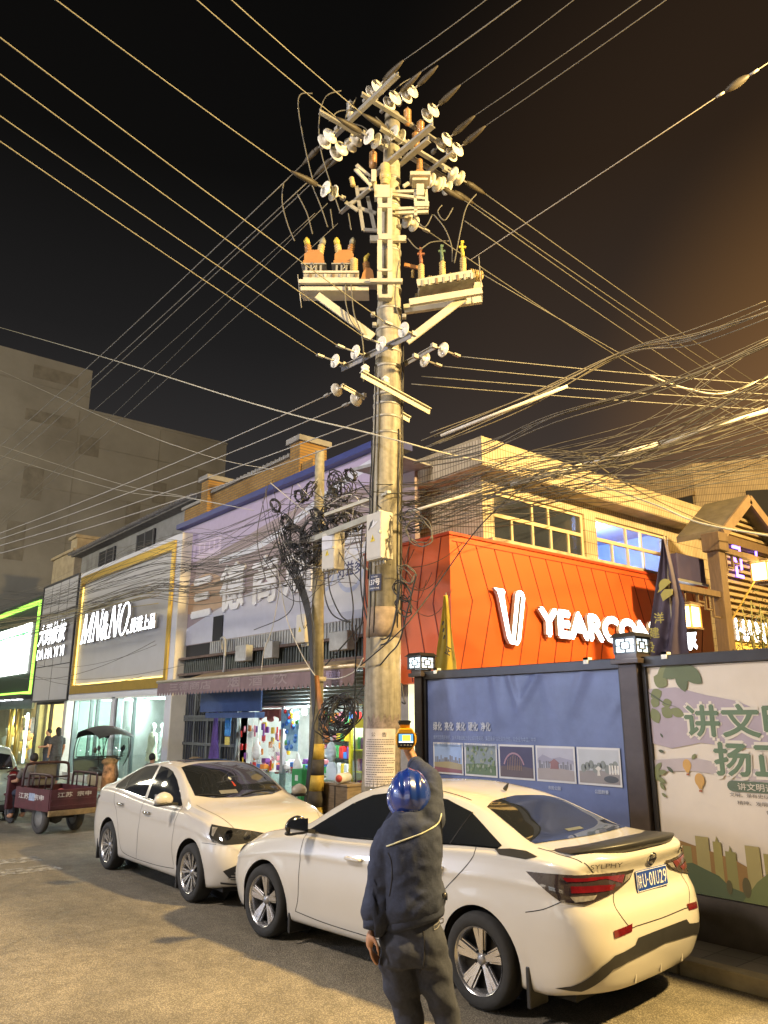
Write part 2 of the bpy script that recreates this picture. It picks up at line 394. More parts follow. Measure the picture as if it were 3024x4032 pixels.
# ---------------------------------------------------------------- old two-storey house behind the clothes shops
oh = thing('old_house', 'old grey rendered house with tiled eaves rising behind the white fascia', 'building', (0,0,0))
MB().box(-33.2,-21.6,10.5,17,0,8.72).build('wall', render_grey, oh)
ev = MB().box(-33.4,-21.5,10.1,17,8.72,8.86)
for i in range(58): ev.cyl((-33.3+i*.205,9.93,8.80),(-33.3+i*.205,10.6,8.93),.055,n=6)
ev.build('tiled_eave', M('eave_tiles', (.16,.15,.14), .9, var=.3, scale=6), oh)
for x0,x1 in ((-27.0,-25.45),(-30.85,-29.2)):
    f_ = bx('window', black_gap, oh, x0,x1,10.44,10.49,7.2,8.55)
    MB().box(x0,x0+.07,10.40,10.45,7.2,8.55).box(x1-.07,x1,10.40,10.45,7.2,8.55).box((x0+x1)/2-.03,(x0+x1)/2+.03,10.40,10.45,7.2,8.55).build('frame', M('old_frame', (.12,.12,.12), .8), f_)
MB().box(-36.2,-33.2,10.2,12,0,9.0).box(-36.3,-33.2,10.1,12,9.0,9.12).box(-33.9,-33.1,10.2,11.4,9.0,9.55).box(-34,-33,10.1,11.5,9.55,9.68).build('parapet', M('ochre_render', (.40,.33,.22), .9, var=.2, scale=3, dirt=.4), oh)

# ---------------------------------------------------------------- brick fire wall behind the grocery sign
bw = thing('brick_parapet', 'stepped yellow brick parapet with concrete caps above the grocery sign', 'wall', (0,0,0))
p_ = MB().box(-21.55,-20.35,9.75,10.05,6,8.25).box(-20.3,-15.6,9.85,10.1,6,8.42).box(-20.38,-19.95,9.70,10.75,6,8.86).box(-15.6,-15.15,9.75,10.55,6,8.70)
p_.box(-15.1,-14.62,9.78,10.5,6,8.1)
p_.build('brickwork', brick, bw)
cp = MB().box(-21.65,-20.38,9.68,10.12,8.25,8.34).box(-20.46,-19.88,9.62,10.85,8.86,9.0).box(-15.68,-15.07,9.67,10.65,8.70,8.84)
for i in range(42):
    cp.box(-19.88+i*.1005,-19.80+i*.1005,9.76,10.2,8.42,8.5+.02*(i%2))
cp.build('cap', conc, bw)
MB().cyl((-19.2,9.85,7.75),(-19.2,9.835,7.75),.11,n=14).build('vent_hole', black_gap, bw)

# ---------------------------------------------------------------- green framed shop on the far left
gs = thing('green_sign_shop', 'dark green shop front with lime lit border at the far left', 'shop', (0,0,0))
GRN = M('dark_green_board', (.012,.035,.022), .45, var=.25, scale=2)
MB().box(-48,-32.95,9.05,16,3.0,6.95).build('fascia', GRN, gs)
LIME = E('lime_led', (.42,.95,.10), 1.5)
MB().box(-44,-33.11,8.97,9.05,6.60,6.78).box(-44,-33.11,8.97,9.05,2.98,3.12).box(-33.23,-33.11,8.97,9.05,3.121,6.599).build('lit_border', LIME, gs)
lp = MB().box(-40,-34.1,8.98,9.05,3.88,5.92).build('lit_panel', E('white_lightbox', (.95,1,.93), 4.5), gs)
text('lettering', '衣', M('sign_ink', (.05,.07,.09), .6), at(FA,-38.3,8.975,5.1), h=.55, depth=.006, parent=lp)
MB().box(-40,-34.1,8.955,8.972,5.50,5.56).build('green_stripe', E('green_stripe_led', (.1,.8,.2), 1.6), lp)
MB().box(-48,-33.0,8.6,16,2.82,3.0).build('soffit', M('soffit', (.05,.06,.06), .6), gs)
for x0 in (-38.2,-37.4,-36.3,-35.5,-34.4,-33.7):
    MB().lathe([(.0,2.79),(.12,2.79),(.13,2.825)], Matrix.Translation((x0,8.8,0)), n=12).build('downlight', LED, gs)
MB().box(-48,-33.0,9.1,9.2,2.45,2.82).build('header', M('green_header', (.06,.10,.08), .5), gs)
MB().box(-48,-32.9,10.9,11.0,0,2.8).box(-32.95,-32.85,9.3,10.9,0,2.8).build('inner_wall', M('cream_interior', (.72,.62,.36), .7, var=.2, scale=2), gs)
for x0 in (-35.9,-34.75): MB().cyl((x0,9.15,.1),(x0,9.15,2.45),.11,n=14).build('gold_column', gold, gs)
MB().box(-33.9,-33.5,9.6,9.66,.3,2.3).box(-35.4,-35.25,9.6,9.66,.3,2.3).build('light_strip', E('cool_strip', (.8,.85,1), 5), gs)
MB().box(-48,-33.05,9.10,9.115,.1,2.45).build('shop_window', SHOPG, gs)

# ---------------------------------------------------------------- narrow grey clad shop
ds = thing('narrow_clad_shop', 'narrow grey panelled shop front with slanted white lit characters', 'shop', (0,0,0))
MB().box(-32.72,-28.46,9.0,10.4,2.72,7.2).build('fascia', grey_panel, ds)
sm_ = MB()
for i,x0 in enumerate((-31.6,-30.6,-29.6)): sm_.box(x0-.012,x0+.012,8.994,9.0,4.0 if i!=1 else 2.75,7.18)
sm_.box(-32.7,-28.5,8.992,9.0,3.98,4.01).box(-32.7,-28.5,8.992,9.0,5.96,5.99)
sm_.build('panel_seam', black_gap, ds)
MB().box(-32.74,-32.66,8.96,9.02,2.68,7.2).box(-28.5,-28.42,8.96,9.02,2.68,7.2).box(-32.66,-28.5,8.96,9.02,2.66,2.73).box(-32.66,-28.5,8.96,9.02,7.15,7.22).build('edge_trim', dark_metal, ds)
t_ = text('lit_lettering', '大码依依', LED, at(FA,-32.3,8.93,4.80), w=3.25, h=.78, depth=.06, bold=.025, parent=ds, shear=.18)
t_ = text('lit_lettering', 'DA MA YI YI', LED, at(FA,-32.3,8.93,4.28), w=3.25, h=.36, depth=.05, bold=.02, parent=ds, shear=.1)
MB().box(-32.7,-28.5,11.0,11.1,0,2.72).box(-32.7,-32.6,9.6,11,0,2.72).box(-28.55,-28.45,9.6,11,0,2.72).build('inner_wall', M('yellow_interior', (.80,.66,.34), .7, var=.12, scale=2), ds)
MB().box(-32.2,-29.0,10.4,10.7,2.62,2.68).build('ceiling_light', LEDW, ds)
MB().box(-30.6,-29.5,10.9,10.97,.9,1.9).build('display_light', E('warm_display', (1,.9,.62), 6), ds)
dm = MB()
for x0 in (-32.5,-30.75,-29.05): dm.box(x0-.06,x0+.06,9.15,9.25,.1,2.66)
dm.box(-32.56,-28.99,9.15,9.25,2.58,2.70).build('door_frame', dark_metal, ds)
bx('door_glass', SHOPG, ds, -32.43,-30.82,9.19,9.205,.12,2.57)
bx('door_post', M('pale_post', (.55,.54,.50), .5), ds, -28.95,-28.62,9.05,9.3,.1,2.72)

# ---------------------------------------------------------------- white clothes shop with the gold frame
ws = thing('clothes_shop', 'white clad clothes shop with a gold framed sign and tall lit windows', 'shop', (0,0,0))
fr = MB().box(-28.36,-19.95,9.0,10.4,6.92,7.14).box(-28.36,-28.08,9.0,10.4,2.86,6.92).box(-20.32,-19.95,9.0,10.4,0.1,6.92).box(-28.36,-20.321,9.0,10.4,2.72,2.94)
fr.build('fascia', white_panel, ws)
MB().box(-19.949,-19.90,9.0,10.2,.1,7.14).build('side_return', M('bright_return', (.74,.70,.6), .5, var=.05), ws)
MB().box(-28.08,-20.32,9.06,9.2,2.94,6.92).build('sign_board', brushed, ws)
gd = MB()
gd.box(-28.14,-20.26,8.94,9.055,6.72,6.98).box(-28.14,-20.26,8.94,9.055,2.88,3.16).box(-28.14,-27.98,8.94,9.055,3.16,6.72).box(-20.44,-20.26,8.94,9.055,3.16,6.72)
gd.build('gold_frame', gold, ws)
gl_ = MB().box(-27.9,-20.5,8.995,9.04,3.165,3.20).box(-20.475,-20.445,8.995,9.04,3.3,5.2).box(-27.975,-27.955,8.995,9.04,3.2,6.6).build('gold_light_strip', E('gold_strip', (1,.72,.18), 2.2), ws)
def italic_sign(parent):
    """high-contrast slanted serif capitals built stroke by stroke (unit height 1)"""
    mb = MB(); sh = .22; dz = [0]
    def nd(): dz[0] += .0008; return .07 + dz[0]
    def stroke(x0,y0,x1,y1,w_):
        pl = [(x0-w_/2,y0),(x0+w_/2,y0),(x1+w_/2,y1),(x1-w_/2,y1)]
        mb.prism([(x+sh*y,y) for x,y in pl], nd(), mt)
    def serif(x,y,w_): stroke(x,y,x,y+.06,w_)
    def Mm(o):
        stroke(o+.10,0,o+.10,1,.10); stroke(o+.16,1,o+.46,0,.16); stroke(o+.46,0,o+.80,1,.10); stroke(o+.88,0,o+.88,1,.19)
        for x_,y_,w_ in ((.10,0,.22),(.88,0,.30)): serif(o+x_,y_,w_)
    def Nn(o):
        stroke(o+.10,0,o+.10,1,.10); stroke(o+.14,1,o+.62,0,.19); stroke(o+.66,0,o+.66,1,.10)
        for x_,y_,w_ in ((.10,0,.22),(.66,.94,.24)): serif(o+x_,y_,w_)
    def Oo(o,rx,ry,cy,th,tv):
        k=26; vs=[]
        for i in range(k):
            a=2*PI*i/k; vs.append((o+rx*math.cos(a),cy+ry*math.sin(a))); vs.append((o+(rx-th)*math.cos(a),cy+(ry-tv)*math.sin(a)))
        for i in range(k):
            j=(i+1)%k; pl=[vs[2*i],vs[2*j],vs[2*j+1],vs[2*i+1]]; mb.prism([(x+sh*y,y) for x,y in pl], nd(), mt)
    mt = at(FA,-27.45,8.99,4.55) @ Matrix.Scale(1.0,4,(0,1,0)) @ Matrix.Scale(.98,4,(1,0,0))
    Mm(0); Nn(1.12)
    Nn(2.66); Oo(3.92,.40,.52,.5,.15,.06)
    stroke(4.40,0,4.40,.12,.12)
    text('lit_lettering', '&', LED, mt @ Matrix.Translation((1.98,.0,0)), w=.58, h=.88, depth=.07, bold=.02, parent=parent, shear=.2)
    return front_only(fixn(mb.build('lit_lettering', LED, parent)), (0,-1,0))
italic_sign(ws)
text('lit_lettering', '曼诺上品', LED, at(FA,-22.95,8.95,4.57), w=1.8, h=.42, depth=.06, bold=.03, parent=ws, shear=.1)
for x0,x1 in ((-27.75,-24.35),(-23.85,-20.42)):
    wf = MB(); wf.box(x0-.12,x0,9.05,9.2,.1,2.72).box(x1,x1+.1,9.05,9.2,.1,2.72)
    for f_ in (.45,.62) if x0 < -25 else (.36,): wf.box(x0+(x1-x0)*f_-.03,x0+(x1-x0)*f_+.03,9.05,9.15,.3,2.72)
    wf.build('window_frame', M('anodised_frame', (.16,.17,.17), .4, metal=.4), ws)
MB().box(-24.25,-23.97,9.0,9.3,.1,2.72).build('pier', white_panel, ws)
MB().box(-28.3,-20.33,9.02,9.4,.1,.32).build('plinth', M('pale_stone', (.5,.5,.47), .6), ws)
bx('shop_window', SHOPG, ws, -27.74,-24.36,9.10,9.112,.33,2.71)
bx('shop_window', SHOPG, ws, -23.84,-20.43,9.10,9.112,.33,2.71)
mint = M('mint_interior', (.60,.74,.66), .6, var=.08, scale=2)
MB().box(-28.3,-20.33,11.2,11.3,.1,2.72).box(-28.35,-28.3,9.4,11.2,.1,2.72).box(-20.33,-20.28,9.4,11.2,.1,2.72).build('inner_wall', mint, ws)
cu_ = MB()
for i in range(60):
    x0 = -28.2 + i*.13
    cu_.cyl((x0,11.1+.03*(i%3),.2),(x0,11.1+.03*(i%3),2.6),.05,n=6)
cu_.build('curtain', M('pale_curtain', (.55,.68,.62), .8, var=.12), ws)
MB().box(-28.3,-20.33,9.0,11.3,2.66,2.715).build('ceiling', M('white_ceiling', (.75,.78,.76), .7), ws)
for x0 in (-26.9,-25.2,-23.2,-21.5): bx('ceiling_light', E('cool_ceiling', (.86,1,.95), 7), ws, x0,x0+.5,9.7,10.2,2.635,2.655)
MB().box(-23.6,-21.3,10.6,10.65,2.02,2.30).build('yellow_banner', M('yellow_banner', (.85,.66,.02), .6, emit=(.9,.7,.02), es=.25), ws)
for x0,zc in ((-26.95,1.95),(-25.85,1.95)):
    MB().box(x0-.5,x0+.5,10.9,10.95,zc-.35,zc+.35).build('wall_poster', M('pale_poster', (.75,.72,.5), .6, var=.35, scale=4), ws)

point('shop_lamp_light', (-25.8,10.2,2.4), 300, (.88,1,.93), .3)
point('shop_lamp_light', (-22.0,10.2,2.4), 300, (.86,1,.96), .3)
point('shop_lamp_light', (-30.6,10.2,2.3), 260, (1,.84,.45), .3)
point('shop_lamp_light', (-36.0,9.9,2.3), 420, (1,.9,.6), .3)
point('shop_lamp_light', (-14.0,10.9,2.6), 260, (.86,1,.98), .2)
point('shop_bulb_light', (-13.3,9.9,2.25), 70, (.9,1,1), .08)
# ---------------------------------------------------------------- grocery shop with the big sign
gr = thing('grocery_shop', 'grocery with a huge faded sign, striped iron balcony and open lit front', 'shop', (0,0,0))
MB().box(-20.45,-12.0,9.75,16,3.0,7.3).build('wall', render_grey, gr)
MB().box(-20.56,-11.15,9.3,9.42,3.98,7.36).box(-11.15,-10.42,9.3,9.42,3.98,6.72).build('sign_board', M('sign_mauve', (.315,.25,.27), .5, var=.05, scale=.8), gr)
sb = [o for o in gr.children if o.name.startswith('sign_board')][0]
def fpoly(name, mat_, pts, y, parent, d=.002): # a printed shape on the street front (x, z) at plane y
    return fixn(MB().prism([(x,z) for x,z in pts], d, at(FA,0,y,0)).build(name, mat_, parent))
def wave(x0,x1,f,n=26): return [(x0+(x1-x0)*i/n, f(x0+(x1-x0)*i/n)) for i in range(n+1)]
fw_ = lambda x: 4.55 + .32*math.sin((x+19.2)*.48) + .05*(x+20)
fpoly('print_pale_wave', M('print_pale', (.52,.53,.62), .5, var=.04), [(-20.52,3.995),(-10.45,3.995)] + wave(-10.45,-20.52,fw_), 9.298, sb)
fpoly('print_lilac_band', M('print_lilac', (.43,.36,.52), .5, var=.05), [(-20.52,6.25)]+wave(-20.52,-11.2,lambda x: 6.35+.09*(x+20.5)*.55-.1*math.sin((x+20)*.9))+[(-11.2,7.34),(-20.52,7.34)], 9.298, sb)
fpoly('print_tan_blob', M('print_tan', (.46,.30,.20), .5, var=.05), wave(-20.4,-17.5,lambda x: 5.35+.5*math.sin((x+20.4)/2.9*PI))+wave(-17.5,-20.4,lambda x: 4.9-.1*math.sin((x+20.4)/2.9*PI)), 9.298, sb)
fpoly('print_white_ribbon', M('print_ribbon', (.60,.62,.70), .5), wave(-18.2,-11.2,lambda x: 6.05+.16*(x+18.2)+.15*math.sin(x*.9))+wave(-11.2,-18.2,lambda x: 5.90+.15*(x+18.2)+.15*math.sin(x*.9)), 9.2965, sb)
fpoly('print_qr_card', M('print_pink', (.60,.50,.66), .5), [(-19.8,6.28),(-18.15,6.28),(-18.15,6.80),(-19.8,6.80)], 9.296, sb)
for i in range(5):
    fpoly('card_mark', M('print_lilac2', (.45,.36,.55), .5), [(-19.65+i*.29,6.46),(-19.45+i*.29,6.46),(-19.45+i*.29,6.72),(-19.65+i*.29,6.72)], 9.294, sb) if i < 5 else None
SIGNW = M('sign_letter_white', (.74,.75,.80), .45, var=.05)
for ch,(u0,x0,x1,z0,z1) in {'三':(0,-19.55,-18.5,4.72,5.72),'德':(0,-17.95,-16.75,4.72,5.86),'商':(0,-16.3,-15.2,4.72,5.80),'店':(0,-14.85,-13.7,4.76,5.78)}.items():
    text('lettering', ch, SIGNW, at(FA,x0,9.29,z0), w=x1-x0, h=z1-z0, depth=.05, bold=.035, parent=sb)
def bucket(cx, z0, w_, h, k):
    fpoly('print_bucket', M('print_white', (.66,.67,.73), .5, var=.03), [(cx-w_/2*.86,z0+.05),(cx-w_/2*.7,z0),(cx+w_/2*.7,z0),(cx+w_/2*.86,z0+.05),(cx+w_/2,z0+h),(cx-w_/2,z0+h)], 9.2955-k*.002, sb)
    cz = z0+h*.62; r = w_*.40
    fpoly('print_badge', M('print_badge', (.46,.52,.72), .5), [(cx+r*math.cos(a*PI/12),cz+r*math.sin(a*PI/12)) for a in range(24)], 9.2925-k*.002, sb)
    fpoly('print_badge_face', M('print_white2', (.70,.71,.76), .5), [(cx+r*.88*math.cos(a*PI/12),cz+r*.1+r*.88*math.sin(a*PI/12)) for a in range(24)], 9.290-k*.002, sb)
    text('lettering', '好益多', M('print_navy', (.04,.05,.16), .5), at(FA,cx-w_*.36,9.2875-k*.002,cz-.11), w=w_*.72, h=.30, depth=.003, bold=.02, parent=sb)
bucket(-13.35,4.35,.95,1.1,0); bucket(-12.42,4.16,1.15,1.35,1)
fpoly('print_pack', M('print_white', (.66,.67,.73), .5), [(-12.75,5.55),(-12.05,5.55),(-12.0,6.0),(-12.8,6.0)], 9.295, sb)
MB().box(-18.3,-17.78,9.27,9.31,3.99,4.62).build('sign_hole', black_gap, sb)
MB().bar((-11.3,8.95,6.70),(-9.95,9.05,6.62),1.0,.03).bar((-11.3,8.45,6.68),(-9.95,8.55,6.60),.05,.06).build('sheet_canopy', M('grey_sheet', (.33,.33,.34), .5, metal=.3, var=.2), gr)
MB().box(-20.62,-11.15,9.1,9.9,7.36,7.50).build('blue_eave', M('blue_sheet_metal', (.05,.065,.22), .4, var=.1, scale=2), gr)
MB().box(-20.75,-20.57,9.25,9.9,.1,7.0).build('corner_post', navy_paint, gr)
# iron balcony strip under the sign
co = MB(); i = 0; x = -19.75
while x < -10.5:
    co.box(x, x+.055, 9.22, 9.26, 3.22, 3.62); x += .11
co.build('lower_corrugated_strip', M('dark_corrugated', (.10,.115,.11), .6, metal=.3, var=.3, scale=4), gr)
co = MB(); x = -18.1
while x < -10.5:
    co.box(x, x+.06, 9.12, 9.16, 3.64, 3.95, ); co.box(x+.06, x+.11, 9.14, 9.17, 3.64, 3.95); x += .11
co.build('upper_corrugated_strip', M('pale_corrugated', (.34,.35,.36), .55, metal=.3, var=.2, scale=4, dirt=.5), gr)
MB().box(-19.8,-10.4,9.27,9.75,3.0,3.97).build('balcony_back', black_gap, gr)
MB().box(-19.85,-10.4,9.1,9.3,3.58,3.64).box(-19.85,-10.4,9.1,9.3,3.16,3.22).build('balcony_rail', M('rusty_rail', (.13,.09,.075), .8, var=.3), gr)
for x0,w_ in ((-16.4,.5),(-15.1,.35),(-12.6,.6)):
    MB().box(x0,x0+w_,8.92,9.12,3.35,3.72,bev=.02).build('air_conditioner_box', M('old_white_box', (.40,.41,.40), .6, var=.2, dirt=.5), gr)
MB().tube(spline([(-17.3,9.05,3.7),(-17.25,8.98,3.95),(-17.05,8.98,3.9),(-17.05,9.0,3.3),(-17.08,9.0,3.15)]), .03, 8).build('drain_pipe', M('grey_pipe', (.35,.36,.36), .5), gr)
# shop front under the awning
MB().box(-20.45,-17.0,9.5,9.7,0.1,3.0).build('lower_wall', navy_paint, gr)
gt = MB()
for i in range(22): gt.box(-20.0+i*.135,-19.975+i*.135,9.40,9.43,.15,2.0); gt.box(-20.0+i*.135,-19.975+i*.135,9.40,9.43,2.1,2.75)
for z in (.15,.75,1.4,2.0,2.08,2.75): gt.box(-20.05,-17.02,9.38,9.42,z,z+.07)
for x0 in (-20.05,-19.3,-18.55,-17.8,-17.06): gt.box(x0,x0+.08,9.375,9.43,.1,2.8)
for x0 in (-19.2,-18.75,-18.3):
    for s_ in (1,-1): gt.bar((x0,9.39,2.42-.25*s_),(x0+.45,9.39,2.42+.25*s_),.02,.03,(0,1,0))
gt.build('iron_door_grille', M('grey_iron', (.15,.165,.17), .5, metal=.4, var=.15), gr)
sh_ = MB()
for i in range(9):
    z = 2.30 + i*.075
    sh_.add([(-16.2,9.45,z),(-11.9,9.45,z),(-11.9,9.41,z+.037),(-16.2,9.41,z+.037)],[(0,1,2,3)]).add([(-16.2,9.41,z+.037),(-11.9,9.41,z+.037),(-11.9,9.45,z+.075),(-16.2,9.45,z+.075)],[(0,1,2,3)])
sh_.build('roller_shutter', M('galvanised_shutter', (.50,.54,.52), .35, metal=.6, var=.1), gr)
MB().box(-18.0,-15.1,8.9,8.94,2.22,2.86).box(-17.3,-15.0,8.7,8.95,2.08,2.2).build('blue_blind', M('blue_cloth', (.07,.115,.26), .8, var=.15, scale=3), gr)
MB().box(-17.0,-10.3,12.6,12.7,.1,3).box(-17.05,-17.0,9.45,12.7,.1,3).box(-10.35,-10.3,9.45,12.7,.1,3).box(-17,-10.35,9.46,12.6,2.98,3.06).build('inner_wall', M('shop_interior', (.52,.55,.52), .7, var=.25, scale=2), gr)
MB().box(-14.98,-14.88,9.36,9.46,.1,2.32).box(-11.98,-11.9,9.36,9.46,.1,3.0).build('front_post', steel, gr)

# awning over the grocery
aw = thing('shop_awning', 'faded maroon awning with scalloped valance over the grocery front', 'awning', (0,0,0))
P = []
for i in range(41):
    x = -18.3 + i*(7.9/40); sg = .03*math.sin(i*.9)
    P.append([(x, 9.2-1.3*t, 3.2-.30*t-.05*math.sin(PI*t)+sg*t*.3) for t in (0,.25,.5,.75,1)])
MB().grid(P).build('canopy_cloth', M('awning_tan', (.36,.27,.16), .85, var=.15, scale=3, dirt=.3), aw)
vl = MB(); k = 52
for i in range(k):
    x0 = -18.3 + i*7.9/k; x1 = x0 + 7.9/k; xm = (x0+x1)/2
    vl.add([(x0,7.895,2.90),(x1,7.895,2.90),(x1,7.89,2.66),(xm+.045,7.888,2.60),(xm,7.887,2.585),(xm-.045,7.888,2.60),(x0,7.89,2.66)],[(0,6,5,4,3,2,1)])
va = vl.build('valance', M('awning_maroon', (.20,.14,.145), .85, var=.15, scale=3), aw)
AWT = M('awning_letter', (.29,.23,.225), .8)
for s_,x0,h in (('三德商店',-17.6,.17),('烟  酒  饮',-14.75,.20)): text('lettering', s_, AWT, at(FA,x0,7.886,2.69), w=2.1 if h<.2 else 2.3, h=h, depth=.003, bold=.02, parent=va)
text('lettering', '烟酒副食', M('awning_lilac', (.42,.33,.45), .8), at(FA,-11.2,7.884,2.73), w=.42, h=.13, depth=.003, bold=.02, parent=va)
MB().cyl((-18.35,7.9,2.92),(-10.38,7.9,2.92),.035,n=8).build('front_rail', M('awning_rail', (.55,.5,.40), .4, metal=.5), aw)
MB().tube([(-18.3,9.3,2.95),(-18.3,7.92,2.9)], .02).tube([(-10.42,9.3,2.95),(-10.42,7.92,2.9)], .02).build('arm', steel, aw)

# ---------------------------------------------------------------- corner building: cream tiled upper floor over orange cladding
cb = thing('corner_shop', 'corner shop with cream tiled upper floor and orange ribbed cladding below', 'building', (0,0,0))
XW = -9.15; YW = onX(XW,1900,2000).y; ZR = 6.47
w1a = onX(XW,1940,1920); w1b = onX(XW,2310,2190); w2a = onX(XW,2343,2018); w2b = onX(XW,2640,2250)
ZT = 6.10; ZB = 5.17
wy = [YW, w1a.y, w1b.y, w2a.y, w2b.y, 17.6]
wl_ = MB().box(XW-.22,XW,wy[0],wy[1],4.9,ZR-.12).box(XW-.22,XW,wy[2],wy[3],ZB,ZT).box(XW-.22,XW,wy[4],wy[5],4.9,ZR-.12)
wl_.box(XW-.22,XW,wy[1],wy[4],ZT,ZR-.12).box(XW-.22,XW,wy[1],wy[4],4.9,ZB)
wl_.box(-12.2,XW-.22,YW,YW+.22,4.9,ZR-.12)
wl_.build('wall', cream_tile, cb)
MB().box(-12.2,XW+.42,YW-.42,18,ZR-.12,ZR+.34).build('roof_slab', cream_tile, cb)
MB().box(-12.15,XW+.40,YW-.40,18,ZR-.135,ZR-.121).build('eave_underside', M('peeling_soffit', (.42,.37,.28), .9, var=.3, scale=4, dirt=.5), cb)
MB().box(-12.1,XW+.4,YW-.4,18,ZR+.341,ZR+.40).build('roof_edge', M('roof_edge', (.36,.3,.2), .9, var=.3), cb)
MB().box(XW-.02,XW+.2,wy[0]+.02,wy[4]+.6,4.98,5.14).build('window_ledge', M('dirty_ledge', (.48,.40,.28), .9, var=.3, scale=5, dirt=.7), cb)
dusty = M('sky_tinted_glass', (.035,.042,.06), .08, var=.15, scale=.8, coat=1); dusty.node_tree.nodes['Principled BSDF'].inputs['Alpha'].default_value = .8  # bluish sky reflection put into the pane's own colour
FRM = M('cream_frame', (.60,.50,.33), .5, var=.08)
def win(y0,y1,up,lo,room):
    f_ = MB(); zt = ZB + (ZT-ZB)*.52; xo = XW-.05
    f_.box(xo-.05,xo,y0,y0+.06,ZB,ZT).box(xo-.05,xo,y1-.06,y1,ZB,ZT).box(xo-.05,xo,y0+.06,y1-.06,ZT-.06,ZT).box(xo-.05,xo,y0+.06,y1-.06,ZB,ZB+.06).box(xo-.05,xo+.006,y0+.06,y1-.06,zt-.035,zt+.035)
    for t in up: f_.box(xo-.05,xo+.003,y0+(y1-y0)*t-.025,y0+(y1-y0)*t+.025,zt+.035,ZT-.06)
    for t in lo: f_.box(xo-.05,xo+.003,y0+(y1-y0)*t-.025,y0+(y1-y0)*t+.025,ZB+.06,zt-.035)
    o = f_.build('window', FRM, cb)
    bx('pane', dusty if not room else glass('clear_window_glass', (.9,.95,1), .06), o, xo-.03,xo-.025,y0+.05,y1-.05,ZB+.05,ZT-.05)
    return o
win(w1a.y,w1b.y,(.42,.60),(.2,.42,.62,.82),0); win(w2a.y,w2b.y,(.42,.63),(.22,.43,.65),1)
MB().box(-11.6,-11.5,YW+.3,12.6,4.95,6.3).box(-11.5,XW-.25,12.52,12.6,4.95,6.3).box(-11.5,XW-.25,YW+.3,12.5,6.28,6.33).box(-11.5,XW-.25,YW+.3,12.5,4.93,4.96).build('dark_room', M('dark_room', (.30,.31,.34), .9), cb)
MB().box(-12.0,-11.9,12.7,17.5,4.95,6.4).box(-12,XW-.25,12.62,12.7,4.95,6.4).box(-12,XW-.25,16.4,16.5,4.95,6.4).box(-12,XW-.25,12.7,16.4,6.33,6.4).box(-12,XW-.25,12.7,16.4,4.93,4.96).build('lit_room', M('blue_room', (.42,.52,.72), .8, var=.08), cb)
MB().box(-11.9,-11.86,13.3,14.3,4.96,5.9).build('inner_door', M('blue_door', (.02,.05,.35), .5), cb)
MB().lathe([(0,-.06),(.06,-.04),(.075,0),(.06,.05),(0,.07)], Matrix.Translation((-10.3,14.3,5.72)), n=12).build('bulb', E('cool_bulb', (.75,.88,1), 30), cb)
point('room_lamp_light', (-10.3,14.3,5.85), 190, (.42,.62,1.0), .08)
# orange cladding box below
OR = M('orange_cladding', (.60,.105,.025), .38, var=.04, scale=1.2)
OZ0, OZ1 = 2.63, 5.01
MB().box(-11.2,-8.9,8.7,17.0,OZ0,OZ1).build('cladding', OR, cb)
MB().box(-11.2,-8.87,8.67,17.0,OZ1,OZ1+.05).build('cladding_cap', M('orange_cap', (.50,.06,.02), .35), cb)
se = MB(); SEAM = M('cladding_groove', (.16,.02,.012), .6)
def seamB(y):   # chevron seams on the side front
    a, b_, c_ = (y, OZ1-.10), (y+.34, 3.95), (y-.02, OZ0+.02)
    for p,q in ((a,b_),(b_,c_)): se.bar((-8.897,p[0],p[1]),(-8.897,q[0],q[1]),.016,.012,(1,0,0))
y = 8.86
while y < 16.6: seamB(y); y += .46
se.bar((-8.897,8.75,OZ1-.10),(-8.897,16.95,OZ1-.10),.012,.012,(1,0,0))
for x in (-9.1,-9.5,-9.9,-10.3,-10.7):
    for p,q in (((x,OZ1-.02),(x-.22,3.9)),((x-.22,3.9),(x+.06,OZ0+.02))): se.bar((p[0],8.697,p[1]),(q[0],8.697,q[1]),.018,.012,(0,1,0))
se.build('cladding_seam', SEAM, cb)
HALO = M('letter_side', (.5,.5,.5), .5)
t_ = text('lit_lettering', 'YEARCON', LED, at(FB,-8.85,10.78,3.50), w=3.55, h=.45, depth=.07, bold=.062, parent=cb)
text('lit_lettering', '康', LED, at(FB,-8.85,15.48,3.52), w=.55, h=.62, depth=.07, bold=.05, parent=cb)
def tick_logo():
    mb = MB(); mt = at(FB,-8.85,9.62,3.30)
    # long rounded loop on the right, hooked stroke on the left, open slot between
    dz = [0]
    def outl(pts): dz[0] += .0012; mb.prism(pts, .07+dz[0], mt)
    outl([(-.02,.90),(.22,.90),(.26,.86),(.235,.78),(.34,.20),(.41,.0),(.34,-.02),(.27,.08),(.10,.76),(.06,.85)])
    outl([(.36,-.02),(.45,-.02),(.615,.78),(.525,.80)])
    outl([(.645+.12*math.cos(q),.79+.13*math.sin(q)) for q in [PI*i/12 for i in range(13)]] + [(.645+.03*math.cos(q),.785+.04*math.sin(q)) for q in [PI-PI*i/8 for i in range(9)]])
    outl([(.675,.785),(.765,.79),(.60,.05),(.53,-.03),(.45,-.03),(.52,.06)])
    o = mb.build('lit_logo', LED, cb); bm = bmesh.new(); bm.from_mesh(o.data); bmesh.ops.triangulate(bm, faces=bm.faces); bmesh.ops.recalc_face_normals(bm, faces=bm.faces); bm.to_mesh(o.data); bm.free(); front_only(o, (1,0,0))
tick_logo()
